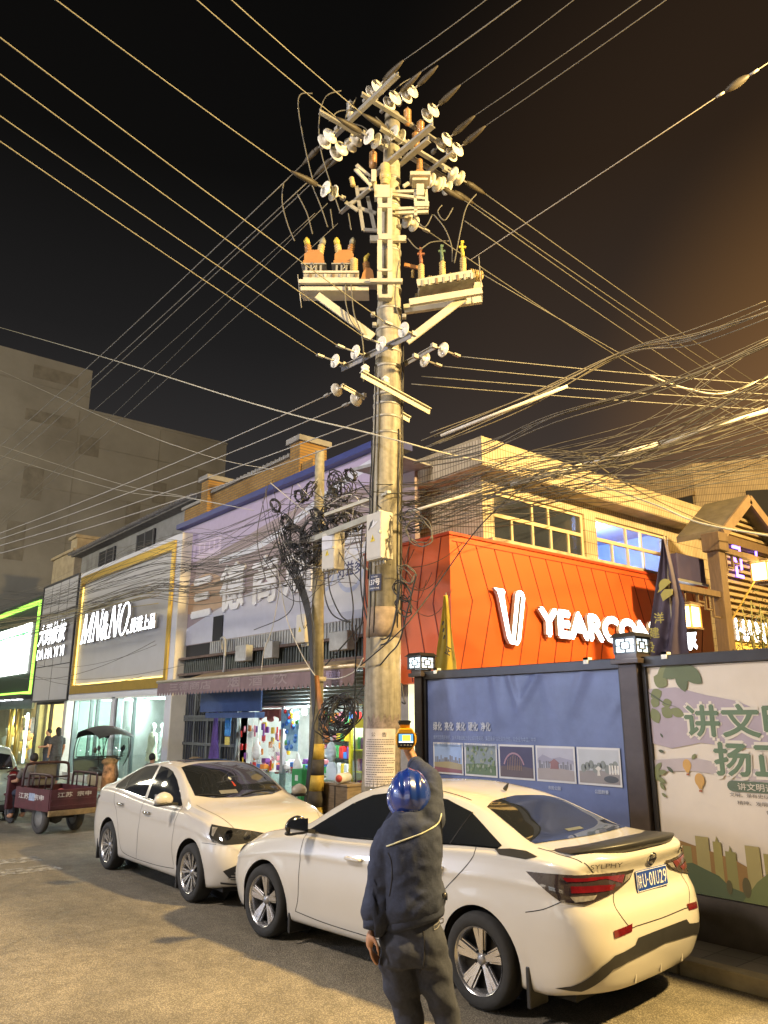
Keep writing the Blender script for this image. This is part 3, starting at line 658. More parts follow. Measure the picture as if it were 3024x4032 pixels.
# ground floor under the cladding
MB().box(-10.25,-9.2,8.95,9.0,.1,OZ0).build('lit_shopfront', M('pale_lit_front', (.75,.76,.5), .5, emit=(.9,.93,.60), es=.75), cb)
text('lettering', '刘', E('white_small', (1,1,1), 3), at(FA,-10.05,8.94,2.05), w=.22, h=.26, depth=.012, bold=.02, parent=cb)
MB().box(-11.2,-8.95,9.02,17,.1,OZ0).build('lower_wall', M('shop_lower_wall', (.30,.28,.26), .8), cb)
# finial tower seen dark behind the roof
vt = thing('roof_vent_tower', 'dim flared concrete vent stack behind the cream roof', 'tower', (-19.0,21.5,0))
MB().lathe([(1.9,0),(1.9,8.5),(1.7,8.9),(1.0,9.6),(.72,10.4),(.72,11.0),(.9,11.05),(.9,11.25),(0,11.3)], n=10, smooth=False).build('stack', M('dim_concrete', (.13,.10,.085), .95, var=.2), vt)

# ---------------------------------------------------------------- tan tiled building at the back right
tt = thing('tan_tiled_building', 'tan tiled building with an angled corner behind the timber pavilion', 'building', (0,0,0))
c0 = onY(24,2725,1825); 
def wallquad(mb, a, b_, z0, z1, d=.3):
    a = Vector(a); b_ = Vector(b_); e = (b_-a); nrm = Vector((e.y,-e.x)).normalized(); 
    q = [a, b_, b_ - nrm*d, a - nrm*d]
    mb.add([(p.x,p.y,z) for z in (z0,z1) for p in q], [(3,2,1,0),(4,5,6,7),(0,1,5,4),(1,2,6,5),(2,3,7,6),(3,0,4,7)])
m_ = MB(); wallquad(m_, (c0.x-9,24), (c0.x,24), 0, c0.z); wallquad(m_, (c0.x,24.0), (c0.x+4.2,27.2), 0, c0.z, .3)
c1 = (c0.x+4.2,27.2); wallquad(m_, (c1[0],c1[1]), (c1[0]+1.2,c1[1]-3.6), 0, c0.z-.6); wallquad(m_, (c1[0]+1.2,c1[1]-3.6), (c1[0]+9,c1[1]-2), 0, c0.z-.6)
m_.build('wall', tan_tile, tt)
MB().box(c0.x-9,c0.x,24.3,32,c0.z-.3,c0.z).build('roof', M('roof_edge', (.36,.3,.2)), tt)
def wpatch(x0,z0,x1,z1): return MB().box(x0,x1,23.9,23.99,z0,z1)
wd = wpatch(c0.x-1.6,8.0,c0.x-.1,9.35).build('window', black_gap, tt)
MB().box(c0.x-1.7,c0.x+.0,23.86,23.97,9.35,9.5).build('lintel', tan_tile, wd)
m2 = MB(); 
wallquad(m2, (c0.x+1.3,24.9), (c0.x+2.6,25.9), 5.2, 9.4, .05); m2.build('window', black_gap, tt)
m2 = MB(); wallquad(m2, (c1[0]+1.9,c1[1]-3.55), (c1[0]+3.2,c1[1]-3.3), 5.5, 10.2, .1); m2.build('window', black_gap, tt)
sl = MB().box(c0.x-12.5,c0.x-4.0,23.0,23.9,c0.z-3.2,c0.z-2.3).build('dark_canopy', M('dark_canopy', (.05,.035,.03), .9), tt)

# ---------------------------------------------------------------- shops across the street, lighting and mirrored in the cars
op = thing('opposite_shops', 'two storey shop row across the street with lit windows and plain lit sign boxes', 'building', (0,0,0))
MB().box(-34,6,-17,-10.5,0,7.2).build('wall', render_grey, op)
for x0,x1,c,e_ in ((-30,-22,(.85,.92,1),1.6),(-20.5,-14,(.75,.85,1),1.8),(-12.5,-7.5,(1,.95,.85),1.6),(-6,-1.5,(.8,.9,1),1.6),(0,4.5,(1,.9,.7),1.3)):
    MB().box(x0,x1,-10.5,-10.25,3.1,4.1,bev=.03).build('sign_box', E('sign_box_glow%d'%int(x0),c,e_), op)
    k_ = int((x1-x0)/1.6)
    for i in range(k_):
        a=x0+(x1-x0)*i/k_; bx('lit_window', E('lit_window_glow%d'%int(x0),c,e_*.55), op, a+.08,a+(x1-x0)/k_-.08,-10.5,-10.46,.5,2.6)
# ================================================================== FENCE OF PRINTED PANELS
BLK = M('black_steel', (.03,.028,.030), .35, metal=.4, var=.2)
BRN = M('brown_black_steel', (.055,.042,.040), .4, metal=.3, var=.2)
LAMPW = E('lattice_lamp_glow', (.80,.95,1.0), 1.0)
def lattice_post(x, y, wd, label):
    t = thing('lamp_post', label, 'post', (x, y, .11), 0, 'lattice lamp posts of the printed fence')
    h = 2.50
    MB().box(-wd/2,wd/2,-wd/2,wd/2,0,h,bev=.012).build('shaft', BRN, t)
    MB().box(-wd/2-.055,wd/2+.055,-wd/2-.055,wd/2+.055,h,h+.05,bev=.006).box(-wd/2-.02,wd/2+.02,-wd/2-.02,wd/2+.02,h+.05,h+.10).build('cap', BRN, t)
    l0, l1, r = h+.10, h+.275, .125
    lm = MB().box(-r+.012,r-.012,-r+.012,r-.012,l0+.008,l1-.008).build('lamp', LAMPW, t)
    k = MB()
    for sx in (-1,1):
        for sy in (-1,1): k.box(sx*r-.012,sx*r+.012,sy*r-.012,sy*r+.012,l0,l1)
    for s_ in (-1,1):
        for (a,b_) in ((l0,l0+.02),(l1-.02,l1)):
            k.box(-r+.0125,r-.0125,s_*(r-.004)-.006,s_*(r-.004)+.006,a,b_); k.box(s_*(r-.004)-.006,s_*(r-.004)+.006,-r+.0125,r-.0125,a,b_)
        zc = (l0+l1)/2
        for a,b_,c_,d_ in ((-.05,.05,zc+.03,zc+.042),(-.05,.05,zc-.042,zc-.03),(-.112,-.05,zc-.006,zc+.006),(.05,.112,zc-.006,zc+.006)):
            k.box(a,b_,s_*r-.006,s_*r+.006,c_,d_); k.box(s_*r-.006,s_*r+.006,a,b_,c_,d_)
        for a in (-.056,.044):
            k.box(a,a+.012,s_*r-.0055,s_*r+.0055,zc-.042,zc+.042); k.box(s_*r-.0055,s_*r+.0055,a,a+.012,zc-.042,zc+.042)
        for c_,d_ in ((l0+.02,zc-.042),(zc+.042,l1-.02)):
            k.box(-.006,.006,s_*r-.005,s_*r+.005,c_,d_); k.box(s_*r-.005,s_*r+.005,-.006,.006,c_,d_)
    k.build('lattice', BLK, lm)
    MB().add([(-.165,-.165,l1),(.165,-.165,l1),(.165,.165,l1),(-.165,.165,l1),(-.12,-.12,l1+.045),(.12,-.12,l1+.045),(.12,.12,l1+.045),(-.12,.12,l1+.045)],
        [(3,2,1,0),(4,5,6,7),(0,1,5,4),(1,2,6,5),(2,3,7,6),(3,0,4,7)]).build('lamp_roof', BLK, t)
    o = point('post_lamp_light', (x, y-.3, .11+h+.2), 3, (.85,.95,1.0), .1)
    return t
lattice_post(-7.97, 7.2, .15, 'slim dark lamp post with lit lattice lantern where the blue fence panel begins')
lattice_post(-4.67, 7.2, .22, 'thick dark lamp post with lit lattice lantern between the blue and pale fence panels')

def fence_panel(x0, x1, label, build_print):
    t = thing('fence_panel', label, 'fence panel', ((x0+x1)/2, 7.2, .11), 0)
    hx = (x1-x0)/2
    MB().box(-hx,hx,-.05,.05,2.46,2.57,bev=.008).build('top_rail', BLK, t)
    MB().box(-hx,hx,-.05,.05,0,.38).build('base_board', M('dark_base_board', (.055,.048,.045), .55, var=.3, scale=4), t)
    MB().box(-hx,-hx+.04,-.045,.05,.38,2.46).build('side_rail', BLK, t)
    MB().box(hx-.04,hx,-.045,.05,.38,2.46).build('side_rail', BLK, t)
    MB().box(-hx+.04,hx-.04,.0,.04,.38,2.46).build('back_board', dark_metal, t)
    for cx in (-hx*.84, hx*.72):
        MB().box(cx-.03,cx+.03,-.062,-.05,2.53,2.60).box(cx-.03,cx+.03,-.062,.02,2.575,2.60).build('clip', M('white_clip', (.7,.7,.68), .5), t)
    build_print(t, x0, x1, hx)
    return t
def P2(t, name, mat_, pts, y, d=.0015, x0=None):   # printed shape: points in world (x, z) moved into the panel's frame
    return fixn(MB().prism([(x - t.location.x, z - .11) for x,z in pts], d, at(FA,0,y,0)).build(name, mat_, t))
def rect(x0,x1,z0,z1): return [(x0,z0),(x1,z0),(x1,z1),(x0,z1)]
def ell(cx,cz,rx,rz,n=22,rot=0):
    o=[]
    for i in range(n):
        a=2*PI*i/n; px,pz=rx*math.cos(a),rz*math.sin(a); o.append((cx+px*math.cos(rot)-pz*math.sin(rot), cz+px*math.sin(rot)+pz*math.cos(rot)))
    return o
def leaf(cx,cz,L,wd,rot):
    pts=[(-L/2,0)]+[(-L/2+L*i/8, wd/2*math.sin(PI*i/8)**.8) for i in range(1,8)]+[(L/2,0)]+[(-L/2+L*i/8,-wd/2*math.sin(PI*i/8)**.8) for i in range(7,0,-1)]
    return [(cx+x*math.cos(rot)-z*math.sin(rot), cz+x*math.sin(rot)+z*math.cos(rot)) for x,z in pts]
INK = lambda n,c: M('ink_'+n, c, .5, var=.06, scale=5)
def sheet(t, hx, m, amp, seed):
    rnd = random.Random(seed); P=[]
    folds = [(rnd.uniform(-hx,hx), rnd.uniform(-.5,.9), rnd.uniform(.04,.10), rnd.uniform(.5,1)) for _ in range(9)]
    for i in range(81):
        x = -hx+.04 + (2*hx-.08)*i/80; row=[]
        for j in range(45):
            z = .385 + 2.07*j/44; v = j/44; y = -.012 - .004*math.sin(x*2.1+z)
            for fx,sl,wd,a in folds:
                d_ = (x-fx-sl*(z-1.2))/wd; y -= amp*a*math.exp(-d_*d_)*max(0,(v-.70))*3.2
            row.append((x,y,z))
        P.append(row)
    return MB().grid(P).build('printed_sheet', m, t)
def blue_print(t, x0, x1, hx):
    m = M('blue_print', (.10,.137,.30), .38, var=.22, scale=2.2)
    sheet(t, hx, m, .030, 5)
    Y0 = -.020
    g_ = INK('pale_grey', (.42,.46,.56))
    text('lettering', '绿化  亮化  美化  硬化  净化', g_, at(FA,-7.72-t.location.x,Y0-.006,1.915-.11), w=1.02, h=.105, depth=.002, bold=.02, parent=t)
    g2 = INK('small_blue', (.25,.32,.52))
    for k,(s_,z,w_) in enumerate((('城市因您而更美好，太平洋建设致力于让城市更美好，集团秉承“以社会为己任，以企业为本位，中华', 1.80, 1.72), ('相融，创造财富，完善自我，赢得未来”的企业宗旨投入各项工程建设。', 1.71, 1.15))):
        text('lettering', s_, g2, at(FA,-7.72-t.location.x,Y0-.004,z-.11), w=w_, h=.055, depth=.002, parent=t)
    sky = [(.25,.36,.62),(.18,.23,.27),(.05,.05,.12),(.36,.38,.50),(.40,.44,.52)]; gnd = [(.30,.27,.18),(.10,.16,.10),(.10,.08,.10),(.30,.28,.30),(.24,.23,.25)]
    for i in range(5):
        a = -7.73 + .572*i; b_ = a+.545; za, zb = 1.38, 1.765
        P2(t,'photo_border', INK('border', (.55,.57,.62)), rect(a,b_,za,zb), -.0225)
        P2(t,'photo', INK('sky%d'%i, sky[i]), rect(a+.022,b_-.022,za+.022,zb-.022), -.0245)
        P2(t,'photo_ground', INK('gnd%d'%i, gnd[i]), [(a+.022,za+.022),(b_-.022,za+.022),(b_-.022,za+.13),(a+.3,za+.155),(a+.022,za+.14)], -.0265)
        rnd = random.Random(i+3)
        if i in (0,3):
            for k in range(14):
                xx = a+.04+k*.033; P2(t,'photo_skyline', INK('bld%d'%i, (.16,.17,.22)), rect(xx,xx+rnd.uniform(.015,.03),za+.14,za+.15+rnd.uniform(.02,.09)), -.0262)
        if i == 0: P2(t,'photo_path', INK('path', (.22,.10,.14)), [(a+.022,za+.022),(b_-.022,za+.022),(b_-.022,za+.06),(a+.022,za+.085)], -.0285)
        if i == 1:
            for k in range(46):
                xx, zz = a+.04+rnd.random()*.46, za+.05+rnd.random()*.29
                P2(t,'photo_tree', INK('tree%d'%(k%3), ((.09,.15,.08),(.16,.22,.13),(.24,.28,.24))[k%3]), ell(xx,zz,.024,.017,8,rnd.random()*3), -.0285-k*.0001)
        if i == 2:
            for k in range(9):
                aa = .35+k*.27; P2(t,'photo_arch', INK('arch', (.34,.22,.30)), [(a+.24+.17*math.cos(aa),za+.10+.2*math.sin(aa)),(a+.24+.17*math.cos(aa+.3),za+.10+.2*math.sin(aa+.3)),(a+.24+.15*math.cos(aa+.3),za+.10+.18*math.sin(aa+.3)),(a+.24+.15*math.cos(aa),za+.10+.18*math.sin(aa))], -.0285)
                P2(t,'photo_cable', INK('glow', (.50,.34,.20)), rect(a+.14+k*.026,a+.143+k*.026,za+.10,za+.28-abs(k-4)*.016), -.0282)
        if i == 3:
            P2(t,'photo_hill', INK('hill3', (.27,.28,.40)), [(a+.022,za+.24),(a+.10,za+.29),(a+.22,za+.25),(a+.34,za+.27),(b_-.022,za+.235),(b_-.022,za+.2),(a+.022,za+.2)], -.0255)
            P2(t,'photo_pavilion', INK('pav3', (.22,.12,.14)), [(a+.2,za+.14),(a+.21,za+.2),(a+.18,za+.2),(a+.26,za+.25),(a+.34,za+.2),(a+.31,za+.2),(a+.32,za+.14)], -.0275)
        if i == 4:
            for k in range(4): P2(t,'photo_wall', INK('wall4', (.62,.62,.62)), rect(a+.40+k*.034,a+.42+k*.034,za+.12,za+.21), -.0275)
            P2(t,'photo_stone_lamp', INK('lamp4', (.55,.55,.55)), [(a+.25,za+.10),(a+.29,za+.10),(a+.28,za+.15),(a+.31,za+.17),(a+.27,za+.20),(a+.23,za+.17),(a+.26,za+.15)], -.0282)
            P2(t,'photo_hedge', INK('hedge4', (.07,.08,.10)), ell(a+.42,za+.07,.09,.035), -.0282)
            for k in range(9): P2(t,'photo_tree', INK('tree4', (.20,.23,.24)), ell(a+.08+k*.05,za+.17+.02*(k%3),.035,.045,9), -.0272)
    for s_,xx in (('市民公园',-5.86),('公园群景',-5.24)):
        text('lettering', s_, INK('caption', (.42,.48,.62)), at(FA,xx-t.location.x,-.022,1.30-.11), w=.17, h=.04, depth=.002, bold=.01, parent=t)
fence_panel(-7.88, -4.79, 'blue printed fence panel with a row of five pictures behind the nearest white car', blue_print)
def pale_print(t, x0, x1, hx):
    m = M('pale_print', (.62,.565,.50), .42, var=.08, scale=1.1)
    sheet(t, hx, m, .004, 9)
    Y0 = -.0185
    X0 = -4.55
    P2(t,'print_cloud', INK('mauve', (.36,.31,.38)), [(X0,2.35),(-4.2,2.36),(-3.9,2.28),(-3.6,2.22),(-3.4,2.13),(-3.2,2.0),(-3.0,1.98),(-2.4,2.1),(-1.4,2.0),(-1.4,1.86),(-2.4,1.95),(-3.0,1.84),(-3.6,1.80),(-4.0,1.84),(-4.3,1.78),(X0,1.83)], Y0)
    P2(t,'print_cloud', INK('mauve2', (.41,.36,.38)), [(X0,1.66),(-4.1,1.70),(-3.5,1.62),(-2.8,1.68),(-1.2,1.6),(-1.2,1.52),(-2.6,1.55),(-3.5,1.52),(-4.1,1.58),(X0,1.55)], Y0)
    LF = [INK('leaf%d'%k, c) for k,c in enumerate(((.10,.13,.06),(.17,.19,.08),(.07,.09,.05)))]
    lv = [(-4.28,2.52,.22,.15,.2,1),(-4.36,2.43,.17,.15,2.6,1),(-4.13,2.43,.24,.13,-1.35,0),(-4.02,2.48,.27,.15,-.75,0),(-4.2,2.53,.30,.16,.5,0),(-4.42,2.30,.14,.11,.4,1),(-4.44,2.22,.11,.10,1.1,1),(-4.31,2.21,.11,.09,.2,1),(-4.32,2.12,.14,.11,-.7,1),(-4.21,2.12,.16,.09,-.35,1),(-4.45,2.09,.16,.11,-1.2,1),
        (-4.40,1.90,.05,.02,-1,2),(-4.42,1.75,.06,.03,-.2,2),(-4.34,1.58,.09,.035,-.7,2),(-4.08,1.71,.07,.035,.9,1),(-4.47,1.60,.12,.05,.8,1),(-4.44,1.55,.13,.05,.2,1),(-4.45,1.48,.12,.05,-.5,1),(-4.49,1.53,.12,.06,1.4,1),(-4.44,1.42,.08,.04,-1,1),(-4.43,1.34,.06,.03,-.6,1)]
    for k,(a,b_,L,wd,r,c) in enumerate(lv): P2(t,'printed_leaf', LF[c], leaf(a,b_,L,wd,r), Y0-.0028-.00025*k)
    P2(t,'print_twig', LF[2], [(-4.52,2.33),(-4.44,2.29),(-4.33,2.21),(-4.2,2.17),(-4.33,2.20),(-4.45,2.27)], Y0-.0055)
    gd_ = INK('sign_green', (.105,.17,.10)); wh = INK('sign_white', (.62,.58,.52))
    for s_,a,z,w_,h in (('讲文明',-4.13,1.90,1.08,.285),('扬正气',-3.87,1.56,1.08,.285)):
        text('lettering_edge', s_, wh, at(FA,a-.012-t.location.x,Y0-.0035,z-.014-.11), w=w_+.024, h=h+.028, depth=.002, bold=.075, parent=t)
        text('lettering', s_, gd_, at(FA,a-t.location.x,Y0-.0065,z-.11), w=w_, h=h, depth=.002, bold=.032, parent=t)
    P2(t,'print_pill', INK('pill', (.09,.13,.085)), [(-3.73+.05*math.cos(PI/2+PI*i/8),1.468+.047*math.sin(PI/2+PI*i/8)) for i in range(9)]+[(-2.6,1.421),(-2.6,1.515)], Y0-.003)
    text('lettering', '讲文明话 办文明事 做文明人', INK('pill_text', (.60,.56,.48)), at(FA,-3.68-t.location.x,Y0-.006,1.437-.11), w=1.05, h=.062, depth=.002, bold=.01, parent=t)
    bk = INK('print_black', (.07,.06,.05))
    for s_,a,z,w_ in (('文明，是有史以来沉淀下来的，有益增强人类对客观世界的适应和认知',-3.765,1.375,1.6),('精神、发明创造以及公序良俗的总和，',-3.70,1.31,.9),('包括民族意识、技术水准',-3.45,1.245,.7)):
        text('lettering', s_, bk, at(FA,a-t.location.x,Y0-.004,z-.11), w=w_, h=.036, depth=.002, parent=t)
    for a,z,s_ in ((-4.16,1.63,.055),(-4.045,1.50,.062)):
        P2(t,'printed_balloon', INK('balloon', (.50,.29,.08)), ell(a,z,s_*.8,s_,18), Y0-.004)
        P2(t,'printed_balloon', INK('balloon', (.50,.29,.08)), [(a-s_*.45,z-s_*.7),(a+s_*.45,z-s_*.7),(a+s_*.22,z-s_*1.3),(a-s_*.22,z-s_*1.3)], Y0-.0045)
        P2(t,'printed_basket', INK('basket', (.33,.10,.04)), rect(a-s_*.25,a+s_*.25,z-s_*1.7,z-s_*1.4), Y0-.0045)
    city = [INK('city%d'%k, c) for k,c in enumerate(((.30,.27,.10),(.24,.23,.09),(.33,.29,.13)))]
    rnd = random.Random(2); xx = -4.4
    for k,(a,b_,h) in enumerate(((-4.40,-4.32,.85),(-4.28,-4.20,.90),(-4.15,-4.02,1.0),(-3.98,-3.90,.97),(-3.87,-3.77,.90),(-3.68,-3.55,.97),(-3.52,-3.42,.92),(-3.4,-3.3,1.0),(-3.26,-3.12,.9),(-3.05,-2.95,1.0),(-2.9,-2.75,.95),(-2.6,-2.4,1.0),(-2.3,-2.1,.92),(-1.9,-1.7,1.0),(-1.5,-1.3,.95))):
        P2(t,'printed_tower', city[k%3], rect(a,b_,.5,h), Y0-.002-.0004*(k%2))
        if k in (3,4): P2(t,'printed_tower', city[k%3], [((a+b_)/2-.015,h),((a+b_)/2+.015,h),((a+b_)/2,h+.05)], Y0-.002)
    P2(t,'printed_hill', INK('hill_tan', (.27,.16,.06)), [(X0,.5),(-1.0,.5),(-1.0,.62),(-2,.72),(-3.0,.64),(-3.5,.72),(-3.8,.84),(-4.1,.90),(-4.35,.95),(X0,.93)], Y0-.0015)
    P2(t,'printed_hill', INK('hill_green', (.085,.115,.065)), [(X0,.5),(-1.0,.5),(-1.0,.7),(-1.8,.62),(-2.6,.68),(-3.2,.58),(-3.65,.56),(-3.85,.60),(-3.95,.68),(-4.2,.76),(-4.4,.72),(X0,.8)], Y0-.0045)
    P2(t,'printed_hill', INK('hill_green2', (.14,.17,.07)), [(-3.75,.5),(-1.0,.5),(-1.0,.6),(-2,.56),(-3,.66),(-3.4,.74),(-3.5,.76),(-3.6,.68),(-3.7,.56)], Y0-.0055)
    for a,z,s_ in ((-3.70,.62,.07),(-3.86,.60,.05),(-3.45,.66,.06),(-3.25,.63,.07),(-4.3,.72,.05)): P2(t,'printed_tree', INK('tree_dark', (.10,.09,.045)), ell(a,z,s_*.55,s_*1.2,14), Y0-.007)
fence_panel(-4.55, -1.1, 'pale printed fence panel with green slogan and hot air balloons beside the thick lamp post', pale_print)

# ---------------------------------------------------------------- flags behind the fence
def flag(label, x, y, z0, z1, prof, mat_, extra, lean):
    t = thing('flag', label, 'flag', (x, y, .11))
    MB().cyl((lean[0],0,0),(0,0,z1-.11+.04),.014,.010,n=8).build('flagpole', M('flagpole', (.40,.36,.28), .4, metal=.4), t)
    P=[]; nz=36
    for j in range(nz+1):
        v=j/nz; z = z1 - (z1-z0)*v - .11; l, r_ = prof(v); row=[]
        for i in range(25):
            u=i/24; xx = l+(r_-l)*u; yy = -.02 - .06*v*math.sin(u*9+v*2.2)*(.4+v) - .02*math.sin(u*17+v*5)
            row.append((xx,yy,z + .03*math.sin(u*5)*v))
        P.append(row)
    c_ = MB().grid(P).build('cloth', mat_, t)
    extra(t, c_); return t
def yf(t,c_):
    text('lettering', '正', M('flag_ink', (.05,.04,.03), .7), at(FA,.07,-.12,2.95-.11) @ Matrix.Rotation(-.4,4,'Z'), h=.10, depth=.003, bold=.02, parent=c_)
    for k in range(3): text('lettering', '一', M('flag_ink', (.05,.04,.03), .7), at(FA,.05-.01*k,-.10,3.14+.10*k-.11) @ Matrix.Rotation(1.2,4,'Z'), w=.06, h=.03, depth=.003, parent=c_)
flag('mustard yellow flag hanging limp above the start of the blue panel', -7.97, 7.7, 2.3, 3.78, lambda v: (-.02-.30*v**1.2, .03+.15*min(1,v*1.6)), M('yellow_flag', (.66,.48,.07), .75, var=.15, scale=4), yf, (.0,))
def df(t,c_):
    gi = M('flag_gold', (.42,.34,.06), .6)
    x0 = -.20
    pts = [(.075*math.cos(a),.075*math.sin(a)) for a in [PI*.1+PI*1.0*i/10 for i in range(11)]]
    fixn(MB().prism([(x+.06,z+3.47-.11) for x,z in pts]+[(-.04,3.40-.11),(.03,3.43-.11)], .003, at(FA,-.06,-.075,0)).build('emblem', gi, c_))
    fixn(MB().prism([(-.0,3.30-.11),(.12,3.36-.11),(.13,3.42-.11),(.03,3.43-.11),(-.02,3.38-.11)], .003, at(FA,-.04,-.08,0)).build('emblem', gi, c_))
    for k,ch in enumerate('洋建设'):
        text('lettering', ch, gi, at(FA,-.13-.065*k,-.135-.01*k,3.06-.155*k-.11), h=.115, w=.115, depth=.003, bold=.02, parent=c_)
flag('dark violet flag with gold characters hanging beside the thick lamp post', -4.50, 7.75, 2.3, 4.0, lambda v: (-.012-.44*v**1.1, .015+.16*min(1,v*2.4)-.10*max(0,v-.5)), M('violet_flag', (.075,.055,.085), .7, var=.2, scale=4), df, (.0,))

# ---------------------------------------------------------------- timber lantern post
WOOD = M('dark_timber', (.10,.065,.035), .7, var=.25, scale=5, stretch=(6,6,1))
GLOW = E('lantern_glow', (1.0,.74,.28), 5)
t = thing('timber_post', 'dark timber post with stepped bracket arms behind the fence', 'post', (-6.0,11.85,.11))
MB().box(-.10,.10,-.10,.10,0,4.75,bev=.01).build('shaft', WOOD, t)
MB().box(-.15,.15,-.15,.15,4.55,4.85,bev=.01).build('cap', WOOD, t)
def fret(sgn, z, L):
    m_ = MB().box(-.05,.05,sgn*.1,sgn*L,z,z+.09)
    for k in range(3):
        a, b_ = .12+k*.22, .12+k*.22+.16
        m_.box(-.02,.02,sgn*a,sgn*b_,z-.13-.1*(2-k),z-.105-.1*(2-k)); m_.box(-.02,.02,sgn*b_,sgn*(b_+.025),z-.13-.1*(2-k),z-.0005)
    return m_.build('bracket_arm', WOOD, t)
fret(-1, 3.80, 1.35); fret(1, 4.95-.11-.28, 2.1)
MB().bar((0,.1,3.35),(0,1.2,4.2),.02,.02).build('brace_wire', M('brass_wire', (.5,.35,.1), .4, metal=.5), t)
def lantern(x,y,z,label,hang):
    t = thing('lantern', label, 'lantern', (x,y,z), 0, 'glowing timber lanterns')
    MB().box(-.13,.13,-.13,.13,.02,.30).build('shade', GLOW, t)
    k = MB()
    for a in (-1,1):
        for b_ in (-1,1): k.box(a*.135-.012,a*.135+.012,b_*.135-.012,b_*.135+.012,0,.32)
    k.build('frame', M('lantern_frame', (.25,.14,.04), .6), t)
    MB().add([(-.2,-.2,.32),(.2,-.2,.32),(.2,.2,.32),(-.2,.2,.32),(-.14,-.14,.37),(.14,-.14,.37),(.14,.14,.37),(-.14,.14,.37)],[(3,2,1,0),(4,5,6,7),(0,1,5,4),(1,2,6,5),(2,3,7,6),(3,0,4,7)]).build('lantern_roof', WOOD, t)
    MB().box(-.16,.16,-.16,.16,-.03,.0).box(-.08,.08,-.08,.08,-.06,-.03).build('base', WOOD, t)
    MB().cyl((0,0,.37),(0,0,hang),.012,n=6).build('hanger', WOOD, t)
    point('lantern_light', (x+.22,y-.22,z+.1), 26, (1,.62,.2), .12)
lantern(-6.0,10.76,3.36,'lit box lantern hanging over the orange cladding right of the dark flag',.56)
lantern(-6.0,13.42,4.36,'lit box lantern hanging in front of the slatted gable',.32)

# ---------------------------------------------------------------- slatted gable pavilion
XP = -7.2
A_ = onX(XP,2893,1982); L_ = onX(XP,2800,2100); R_ = onX(XP,3030,2150)
pv = thing('timber_pavilion', 'timber pavilion with slatted gable wall and tiled pitched roof at the right', 'pavilion', (0,0,0))
bg_ = MB().add([(XP-.05,L_.y,.1),(XP-.05,17.6,.1),(XP-.05,17.6,L_.z),(XP-.05,R_.y+.1,R_.z-.1),(XP-.05,A_.y,A_.z),(XP-.05,L_.y,L_.z)],[(0,1,2,3,4,5)]).build('gable_board', M('gable_board', (.16,.11,.065), .8, var=.2), pv)
s_ = MB(); z = 2.5
SL = M('pale_slats', (.30,.23,.13), .6, var=.12, scale=4)
while z < A_.z - .15:
    ya, yb = L_.y+.02, 17.5
    if z > L_.z: ya = L_.y + (A_.y-L_.y)*(z-L_.z)/(A_.z-L_.z)+.12
    if z > R_.z-.25: yb = R_.y + (A_.y-R_.y)*(z-R_.z)/(A_.z-R_.z)-.12
    if yb-ya > .2: s_.box(XP-.045,XP+.02,ya,yb,z,z+.055)
    z += .125
s_.build('slatted_wall', SL, pv)
rf = MB()
def slope(a,b_,d0,d1,th=.12):
    rf.add([(d0,a[0],a[1]),(d1,a[0],a[1]),(d1,b_[0],b_[1]),(d0,b_[0],b_[1]),(d0,a[0],a[1]+th),(d1,a[0],a[1]+th),(d1,b_[0],b_[1]+th),(d0,b_[0],b_[1]+th)],[(3,2,1,0),(4,5,6,7),(0,1,5,4),(1,2,6,5),(2,3,7,6),(3,0,4,7)])
ext = (L_.y-(A_.y-L_.y)*.12, L_.z-(A_.z-L_.z)*.12)
XR = onY(A_.y,2777,2005).x; XR2 = onY(L_.y,2680,2140).x
slope((A_.y,A_.z),ext,min(XR,XR2),XP+.3); slope((A_.y,A_.z),(R_.y+.5,R_.z-.35),XR,XP+.3)
rf.build('roof', M('grey_roof_tiles', (.11,.095,.075), .85, var=.3, scale=3), pv)
MB().bar((XP+.31,A_.y,A_.z+.02),(XP+.31,ext[0],ext[1]+.02),.05,.2,(0,0,1)).build('barge_board', M('barge_board', (.19,.135,.085), .7), pv)
MB().bar((XP+.31,A_.y,A_.z+.02),(XP+.31,R_.y+.5,R_.z-.33),.05,.2,(0,0,1)).build('barge_board', M('barge_board', (.19,.135,.085), .7), pv)
MB().box(XP+.02,XP+.10,L_.y-.1,17.6,L_.z-.15,L_.z+.02).build('tie_beam', WOOD, pv)
NEON = E('purple_neon', (.22,.12,1.0), 5)
text('neon_lettering', '한', NEON, at(FB,XP+.06,onX(XP,2880,2250).y,onX(XP,2895,2275).z), w=.36, h=.72, depth=.03, parent=pv)
text('neon_lettering', '국', NEON, at(FB,XP+.06,onX(XP,2945,2250).y,onX(XP,2960,2275).z+.02), w=.36, h=.66, depth=.03, parent=pv)
sbx = thing('box_sign', 'dark violet box sign hanging under the pavilion eave', 'sign', (0,0,0))
q0 = onX(-7.6,2662,2165); q1 = onX(-7.6,2783,2300)
MB().box(-7.9,-7.6,q0.y,q1.y,q1.z,q0.z-.05,bev=.02).build('box', M('violet_box', (.05,.045,.10), .3, var=.1), sbx)
MB().box(-7.62,-7.58,q0.y-.03,q1.y+.03,q1.z-.05,q1.z-.003).build('lower_trim', steel, sbx)
ss = thing('lit_letter_sign', 'white lit letter sign above a gold strip behind the bamboo', 'sign', (0,0,0))
h0 = onX(-6.6,2882,2520); h1 = onX(-6.6,3040,2560)
text('lit_lettering', 'HANYU', LED, at(FB,-6.55,h0.y,h0.z), w=1.75, h=.36, depth=.05, bold=.03, parent=ss)
MB().box(-6.68,-6.6,h0.y-.05,h0.y+2.4,h0.z-.5,h0.z-.03).build('gold_strip', M('gold_glow', (.6,.36,.06), .5, emit=(1,.55,.08), es=.8), ss)
